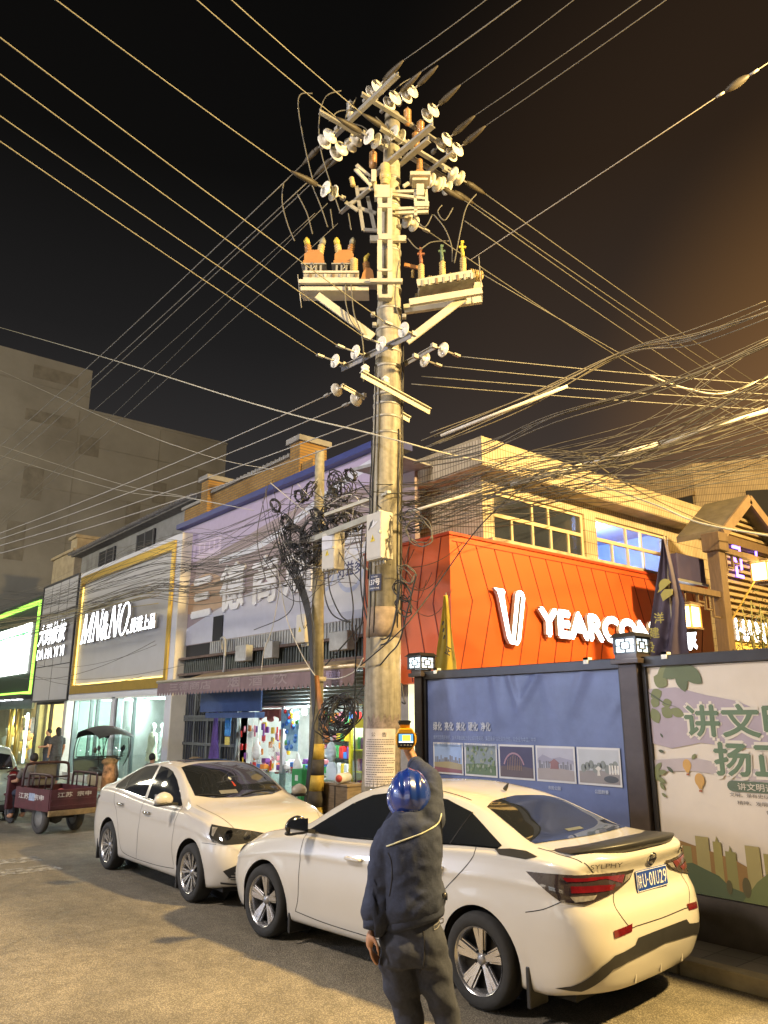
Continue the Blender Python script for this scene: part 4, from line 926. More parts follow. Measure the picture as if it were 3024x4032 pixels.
# bamboo in front of it
bp_ = thing('bamboo_clump', 'bushy bamboo clump growing in front of the lit letter sign', 'plant', (-5.9,12.85,.11))
st = MB()
rnd = random.Random(11); stems=[]
for i in range(16):
    x,y = rnd.uniform(-.25,.35), rnd.uniform(-.55,1.1); pts=[(x,y,0),(x+rnd.uniform(-.1,.1),y+rnd.uniform(-.1,.1),1.6),(x+rnd.uniform(-.3,.3),y+rnd.uniform(-.3,.3),3.3+rnd.random()*.5)]
    st.tube(spline(pts,4), .012, 5); stems.append(pts)
st.build('stem', M('bamboo_stem', (.16,.15,.05), .6), bp_)
lf = MB()
for i in range(1900):
    s3 = rnd.choice(stems); h_ = rnd.uniform(.45,1.02); a = Vector(s3[1]).lerp(Vector(s3[2]), max(0,(h_-.4)/.6)); a += Vector((rnd.gauss(0,.16),rnd.gauss(0,.2),rnd.gauss(0,.1)))
    d = Vector((rnd.gauss(0,1),rnd.gauss(0,1),rnd.gauss(-.3,.6))).normalized(); n_ = d.cross(Vector((rnd.gauss(0,1),rnd.gauss(0,1),1))).normalized()
    L = rnd.uniform(.07,.14); lf.add([a, a+d*L*.4+n_*.011, a+d*L, a+d*L*.4-n_*.011],[(0,1,2,3)])
lf.build('leaves', M('bamboo_leaf', (.09,.10,.025), .5, var=.5, scale=9), bp_)
# ================================================================== UTILITY POLES
def concrete_pole_mat(name, base, seed=0, stain=.7):
    m = bpy.data.materials.new(name); m.use_nodes = True; n = m.node_tree; b = n.nodes['Principled BSDF']
    t = n.nodes.new('ShaderNodeTexCoord'); mp = n.nodes.new('ShaderNodeMapping'); n.links.new(t.outputs['Object'], mp.inputs[0])
    mp.inputs['Scale'].default_value = (9,9,.55); mp.inputs['Location'].default_value = (seed,0,0)
    z1 = n.nodes.new('ShaderNodeTexNoise'); z1.inputs['Scale'].default_value = 1.0; z1.inputs['Detail'].default_value = 7; n.links.new(mp.outputs[0], z1.inputs[0])
    z2 = n.nodes.new('ShaderNodeTexNoise'); z2.inputs['Scale'].default_value = 14; z2.inputs['Detail'].default_value = 8; n.links.new(t.outputs['Object'], z2.inputs[0])
    r = n.nodes.new('ShaderNodeValToRGB'); r.color_ramp.elements[0].position = .33; r.color_ramp.elements[0].color = (*[c*(1-stain*.75) for c in base],1)
    r.color_ramp.elements[1].position = .60; r.color_ramp.elements[1].color = (*base,1); n.links.new(z1.outputs['Fac'], r.inputs[0])
    mx = n.nodes.new('ShaderNodeMixRGB'); mx.blend_type = 'MULTIPLY'; mx.inputs[0].default_value = .5
    r2 = n.nodes.new('ShaderNodeValToRGB'); r2.color_ramp.elements[0].position = .35; r2.color_ramp.elements[0].color = (.55,.54,.5,1); r2.color_ramp.elements[1].position = .6; r2.color_ramp.elements[1].color = (1,1,1,1)
    n.links.new(z2.outputs['Fac'], r2.inputs[0]); n.links.new(r.outputs[0], mx.inputs[1]); n.links.new(r2.outputs[0], mx.inputs[2])
    n.links.new(mx.outputs[0], b.inputs['Base Color']); b.inputs['Roughness'].default_value = .85
    bp = n.nodes.new('ShaderNodeBump'); bp.inputs['Strength'].default_value = .3; bp.inputs['Distance'].default_value = .01
    n.links.new(z2.outputs['Fac'], bp.inputs['Height']); n.links.new(bp.outputs[0], b.inputs['Normal']); return m
POLEC = concrete_pole_mat('pole_concrete', (.40,.37,.29)); POLEB = concrete_pole_mat('pole_lower_concrete', (.30,.275,.22), 3, .8)
SP = concrete_pole_mat('slim_pole_concrete', (.36,.33,.24), 5, .8)
PORC = M('white_porcelain', (.72,.70,.62), .22, var=.06, coat=.5)
BRNP = M('brown_porcelain', (.30,.16,.06), .3, var=.2, coat=.4)
TANP = M('tan_porcelain', (.46,.36,.17), .4, var=.15)
EPOX = M('orange_epoxy', (.33,.16,.06), .45, var=.1)
GALV = M('galvanised_steel', (.33,.325,.30), .5, metal=.35, var=.15, scale=8, dirt=.3)
PALE = M('pale_painted_steel', (.46,.44,.37), .5, metal=.1, var=.1, scale=6, dirt=.25)
RUST = M('rusty_steel', (.17,.12,.08), .8, metal=.2, var=.3)
WIREM = M('bare_cable', (.30,.29,.25), .5, metal=.3, var=.1)
WIREB = M('black_cable', (.018,.018,.02), .5, var=.2)
WIREW = M('pale_cable', (.50,.48,.42), .6, var=.1)
BARE = M('bare_bright_cable', (.22,.21,.17), .6)
CLMP = M('clamp_cover', (.055,.045,.030), .6, var=.3)

PB = Vector((-8.05,6.66,.11)); RT = Vector((_rt[0],_rt[1],0)); FW = Vector((_fw[0],_fw[1],0)); A0 = FW.dot(PB)
pole = thing('utility_pole', 'tall thick concrete power pole crowded with crossarms and disc insulators', 'utility pole', PB, YAW)
def PL(cx, cy, dy=0, full=False):
    """a spot on the pole top (in the enlarged view's units) -> the pole's own frame, dy metres behind its axis"""
    d = ray(cx, cy) if full else ray(1100+.5425*cx, 200+.5425*cy)
    t = (A0+dy)/(d.x*FW.x+d.y*FW.y); p = Vector((0,0,CAM_H)) + d*t
    return Vector((RT.dot(Vector((p.x-PB.x,p.y-PB.y,0))), dy, p.z-PB.z))
def W_(p): return PB + RT*p.x + FW*p.y + Vector((0,0,p.z))      # pole frame -> world
def L_of(p): q = Vector(p)-PB; return Vector((RT.dot(q), FW.dot(q), q.z))
LX = Vector((_rt[0], _fw[0], 0)); LY = Vector((_rt[1], _fw[1], 0))    # the street's +X and +Y as directions in the pole's frame
pt = PL(1545,455,full=True); pj = PL(1510,2520,full=True); pm = PL(1525,1640,full=True)
def ax_(z): return Vector((pj.x + (pt.x-pj.x)*(z-pj.z)/(pt.z-pj.z), 0, z))
pr_ = [(3.0,.225),(5,.212),(6.5,.200),(8.2,.172),(9.8,.145),(pt.z,.122)]
MB().tube([ax_(z) for z,_ in pr_], [r for _,r in pr_], 32).build('shaft', POLEC, pole)
MB().tube([ax_(0)+Vector((-.0,0,0)),ax_(2.2),ax_(3.02)], [.258,.243,.232], 32).build('lower_shaft', POLEB, pole)
MB().tube([ax_(3.0),ax_(3.12),ax_(3.16),ax_(3.40)], [.238,.24,.233,.229], 32).build('joint_collar', M('rust_stained_collar', (.22,.17,.125), .9, var=.4, scale=6, dirt=.6), pole)
bd = MB()
for z in (7.55,7.2,6.95,6.5,6.35,6.15,5.9,7.9,8.25,8.9,9.7,10.2):
    r = .2 if z < 6.6 else .2-(z-6.6)*.0165
    bd.tube([ax_(z-.02),ax_(z+.02)], [r+.012]*2, 32)
bd.build('band', GALV, pole)
def arm(c, dirv, L0, L1, w_=.07, m=GALV, name='cross_arm'):
    c = Vector(c); mb = MB(); mb.bar(c-dirv*L0, c+dirv*L1, .012, w_).bar(c-dirv*L0+Vector((0,0,-w_/2)), c+dirv*L1+Vector((0,0,-w_/2)), w_, .012)
    return mb.build(name, m, pole)
def DISC(mb, r=.125): return mb.lathe([(.0,.075),(.032,.075),(.045,.06),(.05,.035),(.085,.028),(r,.004),(r+.002,-.008),(r-.01,-.012),(.105,-.004),(.10,-.018),(.088,-.006),(.078,-.022),(.065,-.006),(.05,-.028),(.02,-.03),(.0,-.05)], n=26)
disc_me = DISC(MB()).build('disc', PORC); DISCM = disc_me.data; bpy.data.objects.remove(disc_me)
def insulator(p, d, n=2, cover=True, sc_=1.0):
    """string of n porcelain discs running from p along d (pole frame); returns the far end"""
    d = d.normalized(); q = d.to_track_quat('Z','Y'); rod = MB(); L = .15*n+.12
    rod.cyl(p-d*.14, p+d*L, .014, n=8)
    rod.box(-.025,.025,-.03,.03,-.16,-.08, mtx=Matrix.Translation(p) @ q.to_matrix().to_4x4())
    o = rod.build('insulator', GALV, pole)
    for k in range(n):
        c = bpy.data.objects.new('disc', DISCM); C.objects.link(c); c.parent = o
        c.location = p + d*(.06+.15*k); c.rotation_mode = 'QUATERNION'; c.rotation_quaternion = (-d).to_track_quat('Z','Y'); c.scale = (sc_,)*3
    e = p + d*L
    if cover:
        MB().tube([e-d*.05, e+d*.08, e+d*.3, e+d*.42], [.035,.05,.035,.012], 8).build('clamp_cover', CLMP, o)
        return e+d*.42
    MB().bar(e, e+d*.12, .05,.03).build('clamp', GALV, o); return e+d*.12
# upper arms
S = lambda *a: PL(*a)
ends = {}
zA = PL(560,445,-.3)
arm(PL(560,445,-.25), LX, 1.0, .95); arm(PL(590,430,-.55), LX, .95, .9)
arm(PL(930,515,.15), LY, .95, .75); arm(PL(860,470,-.15), LY, .3, 1.0)
arm(PL(575,600,-.2), LY, .75, .9); arm(PL(1080,765,.2), LY, 1.0, .75); arm(PL(1010,800,.35), LY, .8, .8)
arm(PL(830,770,-.25), LX, .55, .9, .09); arm(PL(900,790,-.05), LX, .5, .6, .09)
arm(PL(1120,840,.3), LX, .4,.45,.06); arm(PL(540,1090,-.1), LX, .35,.4,.06)
for nm,c,dv in (('a',(655,325,-.2),LX),('b',(780,400,0),LX),('c',(905,350,.35),LX),('d',(1055,488,.2),LX),('e',(1155,700,.3),LX),('f',(1230,770,.4),LX)):
    ends[nm] = insulator(PL(*c), dv+Vector((0,0,.05)))
for nm,c,dv in (('g',(385,600,-.5),-LX),('h',(470,690,-.3),-LX),('i',(575,630,0),-LX)):
    ends[nm] = insulator(PL(*c), dv+Vector((0,0,-.05)))
for nm,c in (('j',(725,668,-.3)),('k',(900,640,-.1)),('l',(415,1045,-.2))):
    ends[nm] = insulator(PL(*c), -LY)
for nm,c in (('m',(1240,885,.3)),('n',(1150,955,.3)),('o',(1075,930,.1)),('p',(905,1220,.2))):
    ends[nm] = insulator(PL(*c), LY, cover=(nm!='p'))
# the platform left and right of the shaft
def lbox(mb, a, b_, y0, y1, bev=.004):
    mb.box(min(a.x,b_.x),max(a.x,b_.x),y0,y1,min(a.z,b_.z),max(a.z,b_.z), bev=bev)
mb = MB(); lbox(mb, PL(155,1735), PL(665,1762), -.30, -.24); lbox(mb, PL(165,1772), PL(650,1800), -.24, .0); lbox(mb, PL(165,1735), PL(650,1765), .12, .2)
mb.build('platform_beam', PALE, pole)
mb = MB()
for (a,b_,dy,th) in (((945,1830),(1470,1745),-.3,.10),((905,1878),(1465,1800),-.05,.14),((1000,1690),(1400,1622),-.26,.11),((990,1790),(1470,1700),.15,.1)):
    mb.bar(PL(*a,dy),PL(*b_,dy),.07,th)
mb.build('platform_beam', PALE, pole)
bx_ = lambda nm,m,*a: MB().box(*a,bev=.01).build(nm,m,pole)
a,b_ = PL(185,1655),PL(580,1725); bx_('equipment_tray', M('tray_grey', (.27,.26,.22), .6, var=.3, scale=9, dirt=.5), a.x,b_.x,-.20,.12,b_.z+.03,a.z)
MB().box(a.x,b_.x,-.225,-.20,b_.z+.0,b_.z+.05).box(a.x,b_.x,-.225,-.203,a.z-.035,a.z).build('tray_edge', PALE, pole)
for k in range(7): MB().box(a.x+.08+.115*k,a.x+.12+.115*k,-.215,-.201,b_.z+.06,a.z-.045,bev=.006).build('terminal', (RUST,GALV,PALE)[k%3], pole)
mb = MB(); a,b_ = PL(1010,1690,-.1),PL(1410,1630,-.1); mb.bar((a+b_)/2*1+(a-b_)*.5-Vector((0,0,.12)), (a+b_)/2+(b_-a)*.5-Vector((0,0,.10)), .34,.08); mb.build('equipment_tray', M('tray_grey', ()), pole)
for k in range(8): MB().bar(a.lerp(b_,.06+.125*k)+Vector((0,-.19,-.07)),a.lerp(b_,.06+.125*k)+Vector((0,-.19,-.17)),.03,.03).build('terminal', (GALV,PALE,RUST)[k%3], pole)
for a,b_ in (((275,1775),(680,2075)),((1345,1790),(925,2110))):
    MB().bar(PL(*a,-.2),PL(*b_,-.18),.035,.11).build('brace', PALE, pole); MB().bar(PL(*a,.05),PL(*b_,-.05),.03,.09).build('brace', PALE, pole)
mb = MB(); mb.cyl(PL(1447,1490,-.2),PL(1472,1810,-.2),.008,n=6).cyl(PL(133,1625,-.2),PL(160,1865,-.2),.008,n=6); mb.build('end_rod', GALV, pole)
# tall twin channel frame in front of the shaft and side cages
mb = MB()
for x0,x1 in ((712,744),(785,822)):
    a = PL(x0,1000,-.28); b_ = PL(x1,1790,-.28); mb.box(a.x,b_.x,-.30,-.22,b_.z,a.z)
for y0,y1 in ((975,1065),(1110,1140),(1330,1370),(1585,1600),(1770,1795)):
    a = PL(690 if y0<1000 else 720,y0,-.3); b_ = PL(803 if y0<1000 else 815,y1,-.3); mb.box(a.x,b_.x,-.315,-.2,b_.z,a.z)
mb.build('operating_frame', PALE, pole)
mb = MB()
for a,b_ in (((560,985),(610,1305)),((640,1060),(690,1290)),((610,1300),(715,1305)),((500,1120),(610,1050)),((550,860),(690,1000)),((640,930),(720,1010)),((480,1100),(570,1160)),((580,1010),(690,1000)),((570,1140),(700,1180)),((560,830),(640,900))):
    mb.bar(PL(*a,-.15),PL(*b_,-.15),.03,.055)
mb.build('side_cage', GALV, pole)
mb = MB()
for a,b_ in (((810,1025),(1065,1020)),((820,1045),(1060,1075)),((835,1150),(1065,1140)),((840,1180),(1080,1170)),((1065,1010),(1070,1150)),((985,1010),(990,1200)),((900,985),(940,960))):
    mb.bar(PL(*a,-.2),PL(*b_,-.2),.04,.045)
lbox(mb, PL(990,1040), PL(1045,1120), -.25,-.05); lbox(mb, PL(975,1165), PL(1080,1200), -.25,-.05); lbox(mb, PL(945,960), PL(1090,985), -.28,0)
mb.build('side_cage', PALE, pole)
mb = MB(); lbox(mb, PL(660,1400), PL(918,1440), -.22,-.16); lbox(mb, PL(660,1745), PL(890,1770), -.36,-.28); mb.build('clamp_plate', PALE, pole)
for a in ((690,1990),(680,1915),(905,1930),(915,2005),(870,1280)):
    q = PL(*a,-.1); MB().box(q.x-.03,q.x+.03,-.14,-.06,q.z-.03,q.z+.03,bev=.008).build('step_bracket', GALV, pole)
# lower arms with shackles
q0, q1 = L_of(onY(6.35,1345,1455)), L_of(onY(6.35,1622,1320))
def angle(p,q,m,w_=.075): 
    d=(q-p).normalized(); return MB().bar(p,q,.012,w_).bar(p+Vector((0,0,w_/2)),q+Vector((0,0,w_/2)),w_,.012).build('cross_arm', m, pole)
angle(q0,q1,M('dark_galvanised', (.30,.31,.34), .45, metal=.5, var=.12)); 
g0, g1 = onX(-7.75,1422,1475), onX(-7.75,1692,1622); angle(L_of(g0),L_of(g1),PALE,.085)
angle(L_of(onY(6.9,1595,1435)),L_of(onY(6.9,1712,1368)),GALV,.06); angle(L_of(onX(-8.4,1345,1520)),L_of(onX(-8.4,1435,1570)),PALE,.05)
for u,v in ((1615,1650),): angle(L_of(onX(-7.9,1578,1635)),L_of(onX(-7.9,1612,1655)),PALE,.08)
lv = {}
for k,(u,v) in enumerate(((1318,1420),(1398,1385),(1500,1352),(1588,1298))): lv['w%d'%k] = insulator(L_of(onY(6.2,u+14,v+6)), -LY, 1, False, .85)
for k,(u,v) in enumerate(((1712,1372),(1640,1412))): lv['e%d'%k] = insulator(L_of(onY(6.9,u+20,v)), LY, 1, False, .85)
for k,(u,v) in enumerate(((1335,1530),(1412,1568))): lv['s%d'%k] = insulator(L_of(onY(6.5,u,v)), -LX, 1, False, .85)
for u,v in ((1438,1455),(1517,1500)):
    q = L_of(onX(-7.75,u,v)); MB().lathe([(.02,-.08),(.03,-.04),(.055,-.04),(.06,-.015),(.04,0),(.055,.015),(.06,.035),(.035,.06),(.02,.075),(0,.08)], Matrix.Translation(q), n=16).build('pin_insulator', PORC, pole)
for cx,cy,m in ((515,415,GALV),(680,780,BRNP),(990,640,BRNP),(1025,560,BRNP),(930,470,BRNP)):
    q = PL(cx,cy); pf=[(.02,-.2)]+[(r,-.16+.04*k+dz) for k in range(7) for r,dz in ((.06,0),(.065,.008),(.035,.02))]+[(.015,.16)]
    MB().lathe(pf, Matrix.Translation(q), n=14).build('post_insulator', m, pole)
# notice and number plate wrapped on the shaft
def bend(o, R_, ang, ctr, z0):
    """wrap a flat part (x across, z up) round the shaft"""
    for v in o.data.vertices:
        a = v.co.x/R_ + ang; r = R_ + (-v.co.y)
        c_ = ax_(v.co.z+z0); v.co = Vector((c_.x + r*math.sin(a), -r*math.cos(a), v.co.z+z0))
    return o
def sheetmb(w_,h,y,n=16):
    mb = MB(); mb.grid([[(-w_/2+w_*i/n, y, h*j/6) for j in range(7)] for i in range(n+1)]); return mb
nz0, nz1 = PL(1500,3092,full=True).z, PL(1500,2868,full=True).z
nt_ = bend(sheetmb(.44,nz1-nz0,-.003).build('notice', M('paper', (.50,.46,.44), .8, var=.08, scale=9, dirt=.25), pole), .247, -.12, 0, nz0)
text_o = text('lettering', '公    告', M('print_grey', (.10,.09,.09), .8), at(FA,-.11,-.005,.86*(nz1-nz0)), w=.2, h=.055, depth=.002, parent=nt_); bend(text_o,.247,-.12,0,nz0)
rows = MB(); rnd = random.Random(4)
for k in range(20):
    zz = (.80-.040*k)*(nz1-nz0); xx = -.19 + (.02 if k%4==0 else 0)
    xe = .19 if k%4 != 3 else rnd.uniform(-.05,.12)
    while xx < xe:
        wd_ = rnd.uniform(.012,.03); n2 = 2
        rows.add([(xx,-.0045,zz),(xx+wd_,-.0045,zz),(xx+wd_,-.0045,zz+.010),(xx,-.0045,zz+.010)],[(0,1,2,3)]); xx += wd_+.006
bend(rows.build('print_rows', M('print_grey', (.10,.09,.09)), nt_), .247, -.12, 0, nz0)
old = M('torn_paper', (.17,.14,.13), .9, var=.5, scale=14)
for (w_,h,zz,a_) in ((.5,.20,nz1-.01,.15),(.16,.5,nz0+.02,.98),(.14,.3,nz0-.05,-.98)):
    mb = MB(); P=[]; 
    for i in range(21):
        e_ = h*(.75+.25*math.sin(i*2.1)+.12*math.sin(i*5.3)); P.append([(-w_/2+w_*i/20,-.0015,e_*j/5) for j in range(6)])
    bend(mb.grid(P).build('torn_poster', old, pole), .247, a_, 0, zz)
z_ = PL(1465,2335,full=True).z
np_ = bend(sheetmb(.21,.225,-.004).build('number_plate', M('plate_navy', (.018,.022,.06), .4), pole), .235, -.62, 0, z_)
for s_,zz,w_,h in (('137号',.075,.17,.085),('电力线路',.18,.10,.022),('供电服务热线',.022,.15,.024)):
    bend(text('lettering', s_, M('plate_white', (.62,.62,.66), .5), at(FA,-w_/2,-.006,zz), w=w_, h=h, depth=.002, bold=.02 if h>.05 else 0, parent=np_), .235, -.62, 0, z_)

# ---------------------------------------------------------------- switchgear standing on the platform
def bushing(mb, p, d, L, r, n=6):
    d = Vector(d).normalized(); q = d.to_track_quat('Z','Y').to_matrix().to_4x4(); pf=[(r*.55,0)]
    for k in range(n):
        z=L*k/n; pf += [(r,z+.1*L/n),(r,z+.3*L/n),(r*.6,z+.55*L/n),(r*.6,z+.95*L/n)]
    pf += [(r*.4,L),(0,L*1.02)]
    mb.lathe(pf, Matrix.Translation(p) @ q, n=14)
def frame_thing(name, label, cat, p, group=None): return thing(name, label, cat, W_(p), YAW, group)
def breaker(p, label, cap):
    t = frame_thing('circuit_breaker', label, 'circuit breaker', p, 'orange breakers on the pole platform')
    fixn(MB().prism([(-.16,0),(.16,0),(.16,.06),(.145,.06),(.145,.17),(.10,.20),(.08,.24),(-.08,.24),(-.10,.20),(-.145,.17),(-.145,.06),(-.16,.06)], .2, at(FA,0,.1,.20)).build('body', EPOX, t))
    for s_ in (-1,1):
        mb = MB(); bushing(mb,(s_*.08,0,.40),(s_*.16,0,1),.20,.055,5); o = mb.build('bushing', TANP if s_*cap>0 else BRNP, t)
        MB().tube([(s_*.115,0,.60),(s_*.125,-.0,.66),(s_*.13,0,.72)],[.045,.05,.02],10).build('cap', M('yellow_cap', (.46,.36,.06), .5) if s_<0 else M('grey_cap', (.2,.2,.16), .6), o)
    mb = MB()
    for x in (-.11,-.04,.04,.11): mb.box(x-.015,x+.015,-.10,-.07,-.02,.20)
    mb.box(-.19,.19,-.12,.12,.18,.20).build('support', GALV, t)
    for x in (-.1,.06):
        m2 = MB(); bushing(m2,(x,.05,-.02),(0,0,1),.2,.05,5); m2.build('post_insulator', M('grey_insulator', (.17,.16,.14), .6), t)
    mb = MB(); mb.tube([(-.02,-.13,.2),(.02,-.15,.12),(-.03,-.14,.05)], .008, 6); mb.build('lead', WIREM, t)
breaker(PL(250,1655), 'left orange epoxy breaker with a bright yellow cap on the pole platform', 1)
breaker(PL(470,1655), 'orange epoxy breaker nearer the shaft with one brown bushing on the platform', -1)
t = frame_thing('tall_insulator', 'tall tan ribbed insulator at the inner end of the left platform tray', 'insulator', PL(540,1660,-.1))
mb = MB(); bushing(mb,(0,0,0),(0,0,1),.36,.062,10); mb.build('ribbed_body', TANP, t)
t = frame_thing('orange_transformer', 'small orange instrument transformer with yellow cap tucked left of the shaft', 'transformer', PL(640,1690,-.1))
fixn(MB().prism([(-.10,0),(.10,0),(.08,.16),(.04,.2),(-.03,.2),(-.07,.12)], .16, at(FA,0,.08,.02)).build('body', EPOX, t))
mb = MB(); bushing(mb,(-.01,0,.2),(-.1,0,1),.17,.055,5); mb.build('bushing', BRNP, t)
MB().tube([(-.03,0,.36),(-.03,0,.44),(.02,-.02,.5)],[.03,.035,.02],8).build('cap', M('yellow_cap', (.62,.48,.02)), t)
MB().box(-.14,.14,-.1,.1,-.04,.02).build('base', GALV, t)
t = frame_thing('orange_transformer', 'orange instrument transformer with tall brown bushing on the bracket right of the shaft', 'transformer', PL(1020,960,-.14))
fixn(MB().prism([(-.10,0),(.10,0),(.07,.14),(.045,.17),(-.045,.17),(-.07,.14)], .16, at(FA,0,.08,.02)).build('body', EPOX, t))
mb = MB(); bushing(mb,(0,0,.18),(0,0,1),.26,.05,7); mb.build('bushing', BRNP, t)
MB().box(-.12,.12,-.1,.1,-.02,.02).build('base', PALE, t)
t = frame_thing('drum_insulator', 'fat tan drum insulator mounted vertically above the operating frame', 'insulator', PL(768,975,-.2))
mb = MB(); bushing(mb,(0,0,0),(0,0,1),.40,.075,8); mb.build('ribbed_body', TANP, t)
MB().lathe([(.06,.1),(.088,.12),(.088,.2),(.06,.22)],n=18).build('collar', TANP, t)
t = frame_thing('knife_switch', 'pale knife switch blade reaching up left of the drum insulator', 'switch', PL(620,960,-.2))
MB().bar((-.13,0,.24),(.10,0,-.05),.03,.05).bar((-.10,.03,.30),(.08,.03,.16),.03,.03).box(.1,.18,-.05,.05,0,.22,bev=.01).build('blade', PALE, t)
mb = MB(); bushing(mb,(-.18,0,-.05),(-.2,0,1),.16,.04,5); bushing(mb,(.16,0,-.1),(0,0,1),.14,.03,4); mb.build('insulator', TANP, t)
for k,(cx,cy,col,nm) in enumerate(((1030,1660,(.22,.085,.045),'red'),(1185,1640,(.09,.14,.09),'green'),(1335,1610,(.45,.36,.05),'yellow'))):
    t = frame_thing('surge_arrester', '%s tipped surge arrester standing on the right platform of the power pole' % nm, 'arrester', PL(cx,cy,-.2), 'surge arresters on the right platform')
    mb = MB(); bushing(mb,(0,0,0),(0,0,1),.26,.05,7); mb.build('ribbed_body', TANP, t)
    MB().tube([(0,0,.26),(0,0,.34),(-.01,0,.42),(-.01,0,.50)],[.028,.028,.022,.02],8).box(-.055,.055,-.015,.015,.42,.45).box(-.022,.022,-.02,.02,.5,.54).build('tip', M(nm+'_tip', col, .5), t)
    mb = MB(); bushing(mb,(.10,.1,.04),(1,.35,.0),.22,.085,6); mb.build('drum', TANP, t)
    MB().tube([(.1,.1,.04),(.06,.06,0),(0,0,-.02)], .03, 6).build('bracket', GALV, t)
t = frame_thing('spare_fuse', 'orange fuse holder lying across the right platform beside the shaft', 'fuse', PL(930,1560,-.1))
MB().bar((-.05,0,.02),(.18,0,-.04),.03,.05).build('tube', EPOX, t); mb = MB(); bushing(mb,(.08,0,-.2),(0,0,1),.13,.025,4); mb.build('insulator', TANP, t)
# meter boxes
def meter_box(x0,x1,y0,y1,z0,z1,label,extra):
    t = thing('meter_box', label, 'meter box', ((x0+x1)/2,(y0+y1)/2,z0))
    hx,hy,h = (x1-x0)/2,(y1-y0)/2,z1-z0
    MB().box(-hx,hx,-hy,hy,0,h,bev=.008).build('case', M('box_grey', (.50,.48,.42), .5, var=.08, scale=4, dirt=.25), t)
    d = MB().box(-hx+.01,hx-.01,-hy-.008,-hy-.001,.02,h-.02,bev=.003).build('door', M('box_door', (.46,.44,.40), .5, var=.06), t)
    fixn(MB().prism([(-.05,h*.38),(.05,h*.38),(0,h*.38+.095)], .002, at(FA,-hx*.1,-hy-.009,0)).build('warning_triangle', M('warn_yellow', (.60,.46,.02), .5), d))
    fixn(MB().prism([(-.037,h*.38+.008),(.037,h*.38+.008),(0,h*.38+.078)], .002, at(FA,-hx*.1,-hy-.0115,0)).prism([(0,0),(.001,0),(0,.001)],.001).build('warning_field', M('warn_yellow2', (.66,.52,.04)), d))
    fixn(MB().prism([(.004,.065),(-.012,.035),(-.001,.037),(-.008,.012),(.012,.042),(.002,.041)], .002, at(FA,-hx*.1,-hy-.014,h*.38)).build('warning_bolt', black_gap, d))
    MB().box(hx*.75,hx*.95,-hy-.03,-hy-.008,h*.52,h*.58,bev=.004).build('latch', steel, d)
    for k in range(4): MB().cyl((-hx*.6+hx*.4*k,0,0),(-hx*.6+hx*.4*k,0,-.06),.022,n=10).build('cable_gland', M('gland', (.4,.4,.38), .5), t)
    extra(t,hx,hy,h); return t
def bird(t,hx,hy,h):
    fixn(MB().prism([(-.10,h*.70),(-.03,h*.74),(.0,h*.86),(.03,h*.78),(.11,h*.80),(.05,h*.74),(-.02,h*.68)], .002, at(FA,0,-hy-.010,0)).build('torn_sticker', M('sticker_white', (.6,.6,.62), .6), t))
    fixn(MB().prism([(-.11,h*.64),(-.03,h*.73),(.0,h*.85),(-.06,h*.80)], .002, at(FA,0,-hy-.0125,0)).build('torn_sticker', M('sticker_dark', (.05,.05,.05), .6), t))
def paper(t,hx,hy,h):
    MB().box(-hx*.95,hx*.7,-hy-.012,-hy-.009,h*.55,h*.92).build('paper_label', M('label_white', (.55,.56,.62), .7), t)
meter_box(-7.98,-7.66,6.24,6.44,4.10,4.74,'grey meter box with torn bird-shaped sticker strapped to the big power pole',bird)
meter_box(-9.98,-9.64,6.90,7.10,4.33,4.94,'grey meter box with paper label hanging under the bar between the poles',paper)
meter_box(-11.6,-11.32,7.5,7.7,3.35,3.85,'small pale green box fixed behind the slim concrete pole',lambda *a: None)
t = thing('steel_bar', 'galvanised steel bar spanning between the slim pole and the big pole', 'bar', (0,0,0))
MB().bar((-10.75,7.15,5.0),(-7.9,6.43,4.78),.06,.09).build('channel', GALV, t); MB().bar((-10.0,6.97,5.28),(-7.75,6.45,5.05),.05,.05).build('channel', PALE, t)

# ---------------------------------------------------------------- slim pole in front of the grocery
sp = thing('slim_utility_pole', 'slim concrete pole with yellow and black foot bands in front of the grocery', 'utility pole', (-10.76,7.42,.11))
tz = 6.60; tx = -.11
MB().tube([(0,0,0),(tx*.5,0,tz*.5),(tx,0,tz)], [.125,.105,.083], 24).build('shaft', SP, sp)
for k in range(6):
    MB().tube([(0,0,.12+.24*k),(0,0,.12+.24*k+.238)], [.130-.0015*k]*2, 24).build('foot_band', M('band_yellow', (.42,.30,.05), .7, var=.3, scale=8, dirt=.5) if k%2 else M('band_black', (.05,.045,.04), .8, var=.4, scale=8), sp)
MB().tube([(0,0,2.55),(0,0,2.62)], [.128]*2, 20).tube([(tx*.7,0,5.2),(tx*.7,0,5.26)],[.1]*2,20).build('strap', M('pale_strap', (.5,.45,.35), .6), sp)
MB().tube(spline([(.10,-.12,2.62),(.22,-.14,2.3),(.40,-.16,1.95),(.52,-.16,1.6)],5), [.05]*16, 10).build('rusty_conduit', M('orange_brown_conduit', (.30,.14,.06), .7, var=.25), sp)

# ================================================================== WIRES
def wire(label, pts, r=.009, m=WIREM, group=None, n=5, name='overhead_wire', cat='wire'):
    o = MB().tube(pts, r, n).build(name, m); tag(o, label, cat, group); return o
def ext(p, q, k): return Vector(p) + (Vector(q)-Vector(p))*k
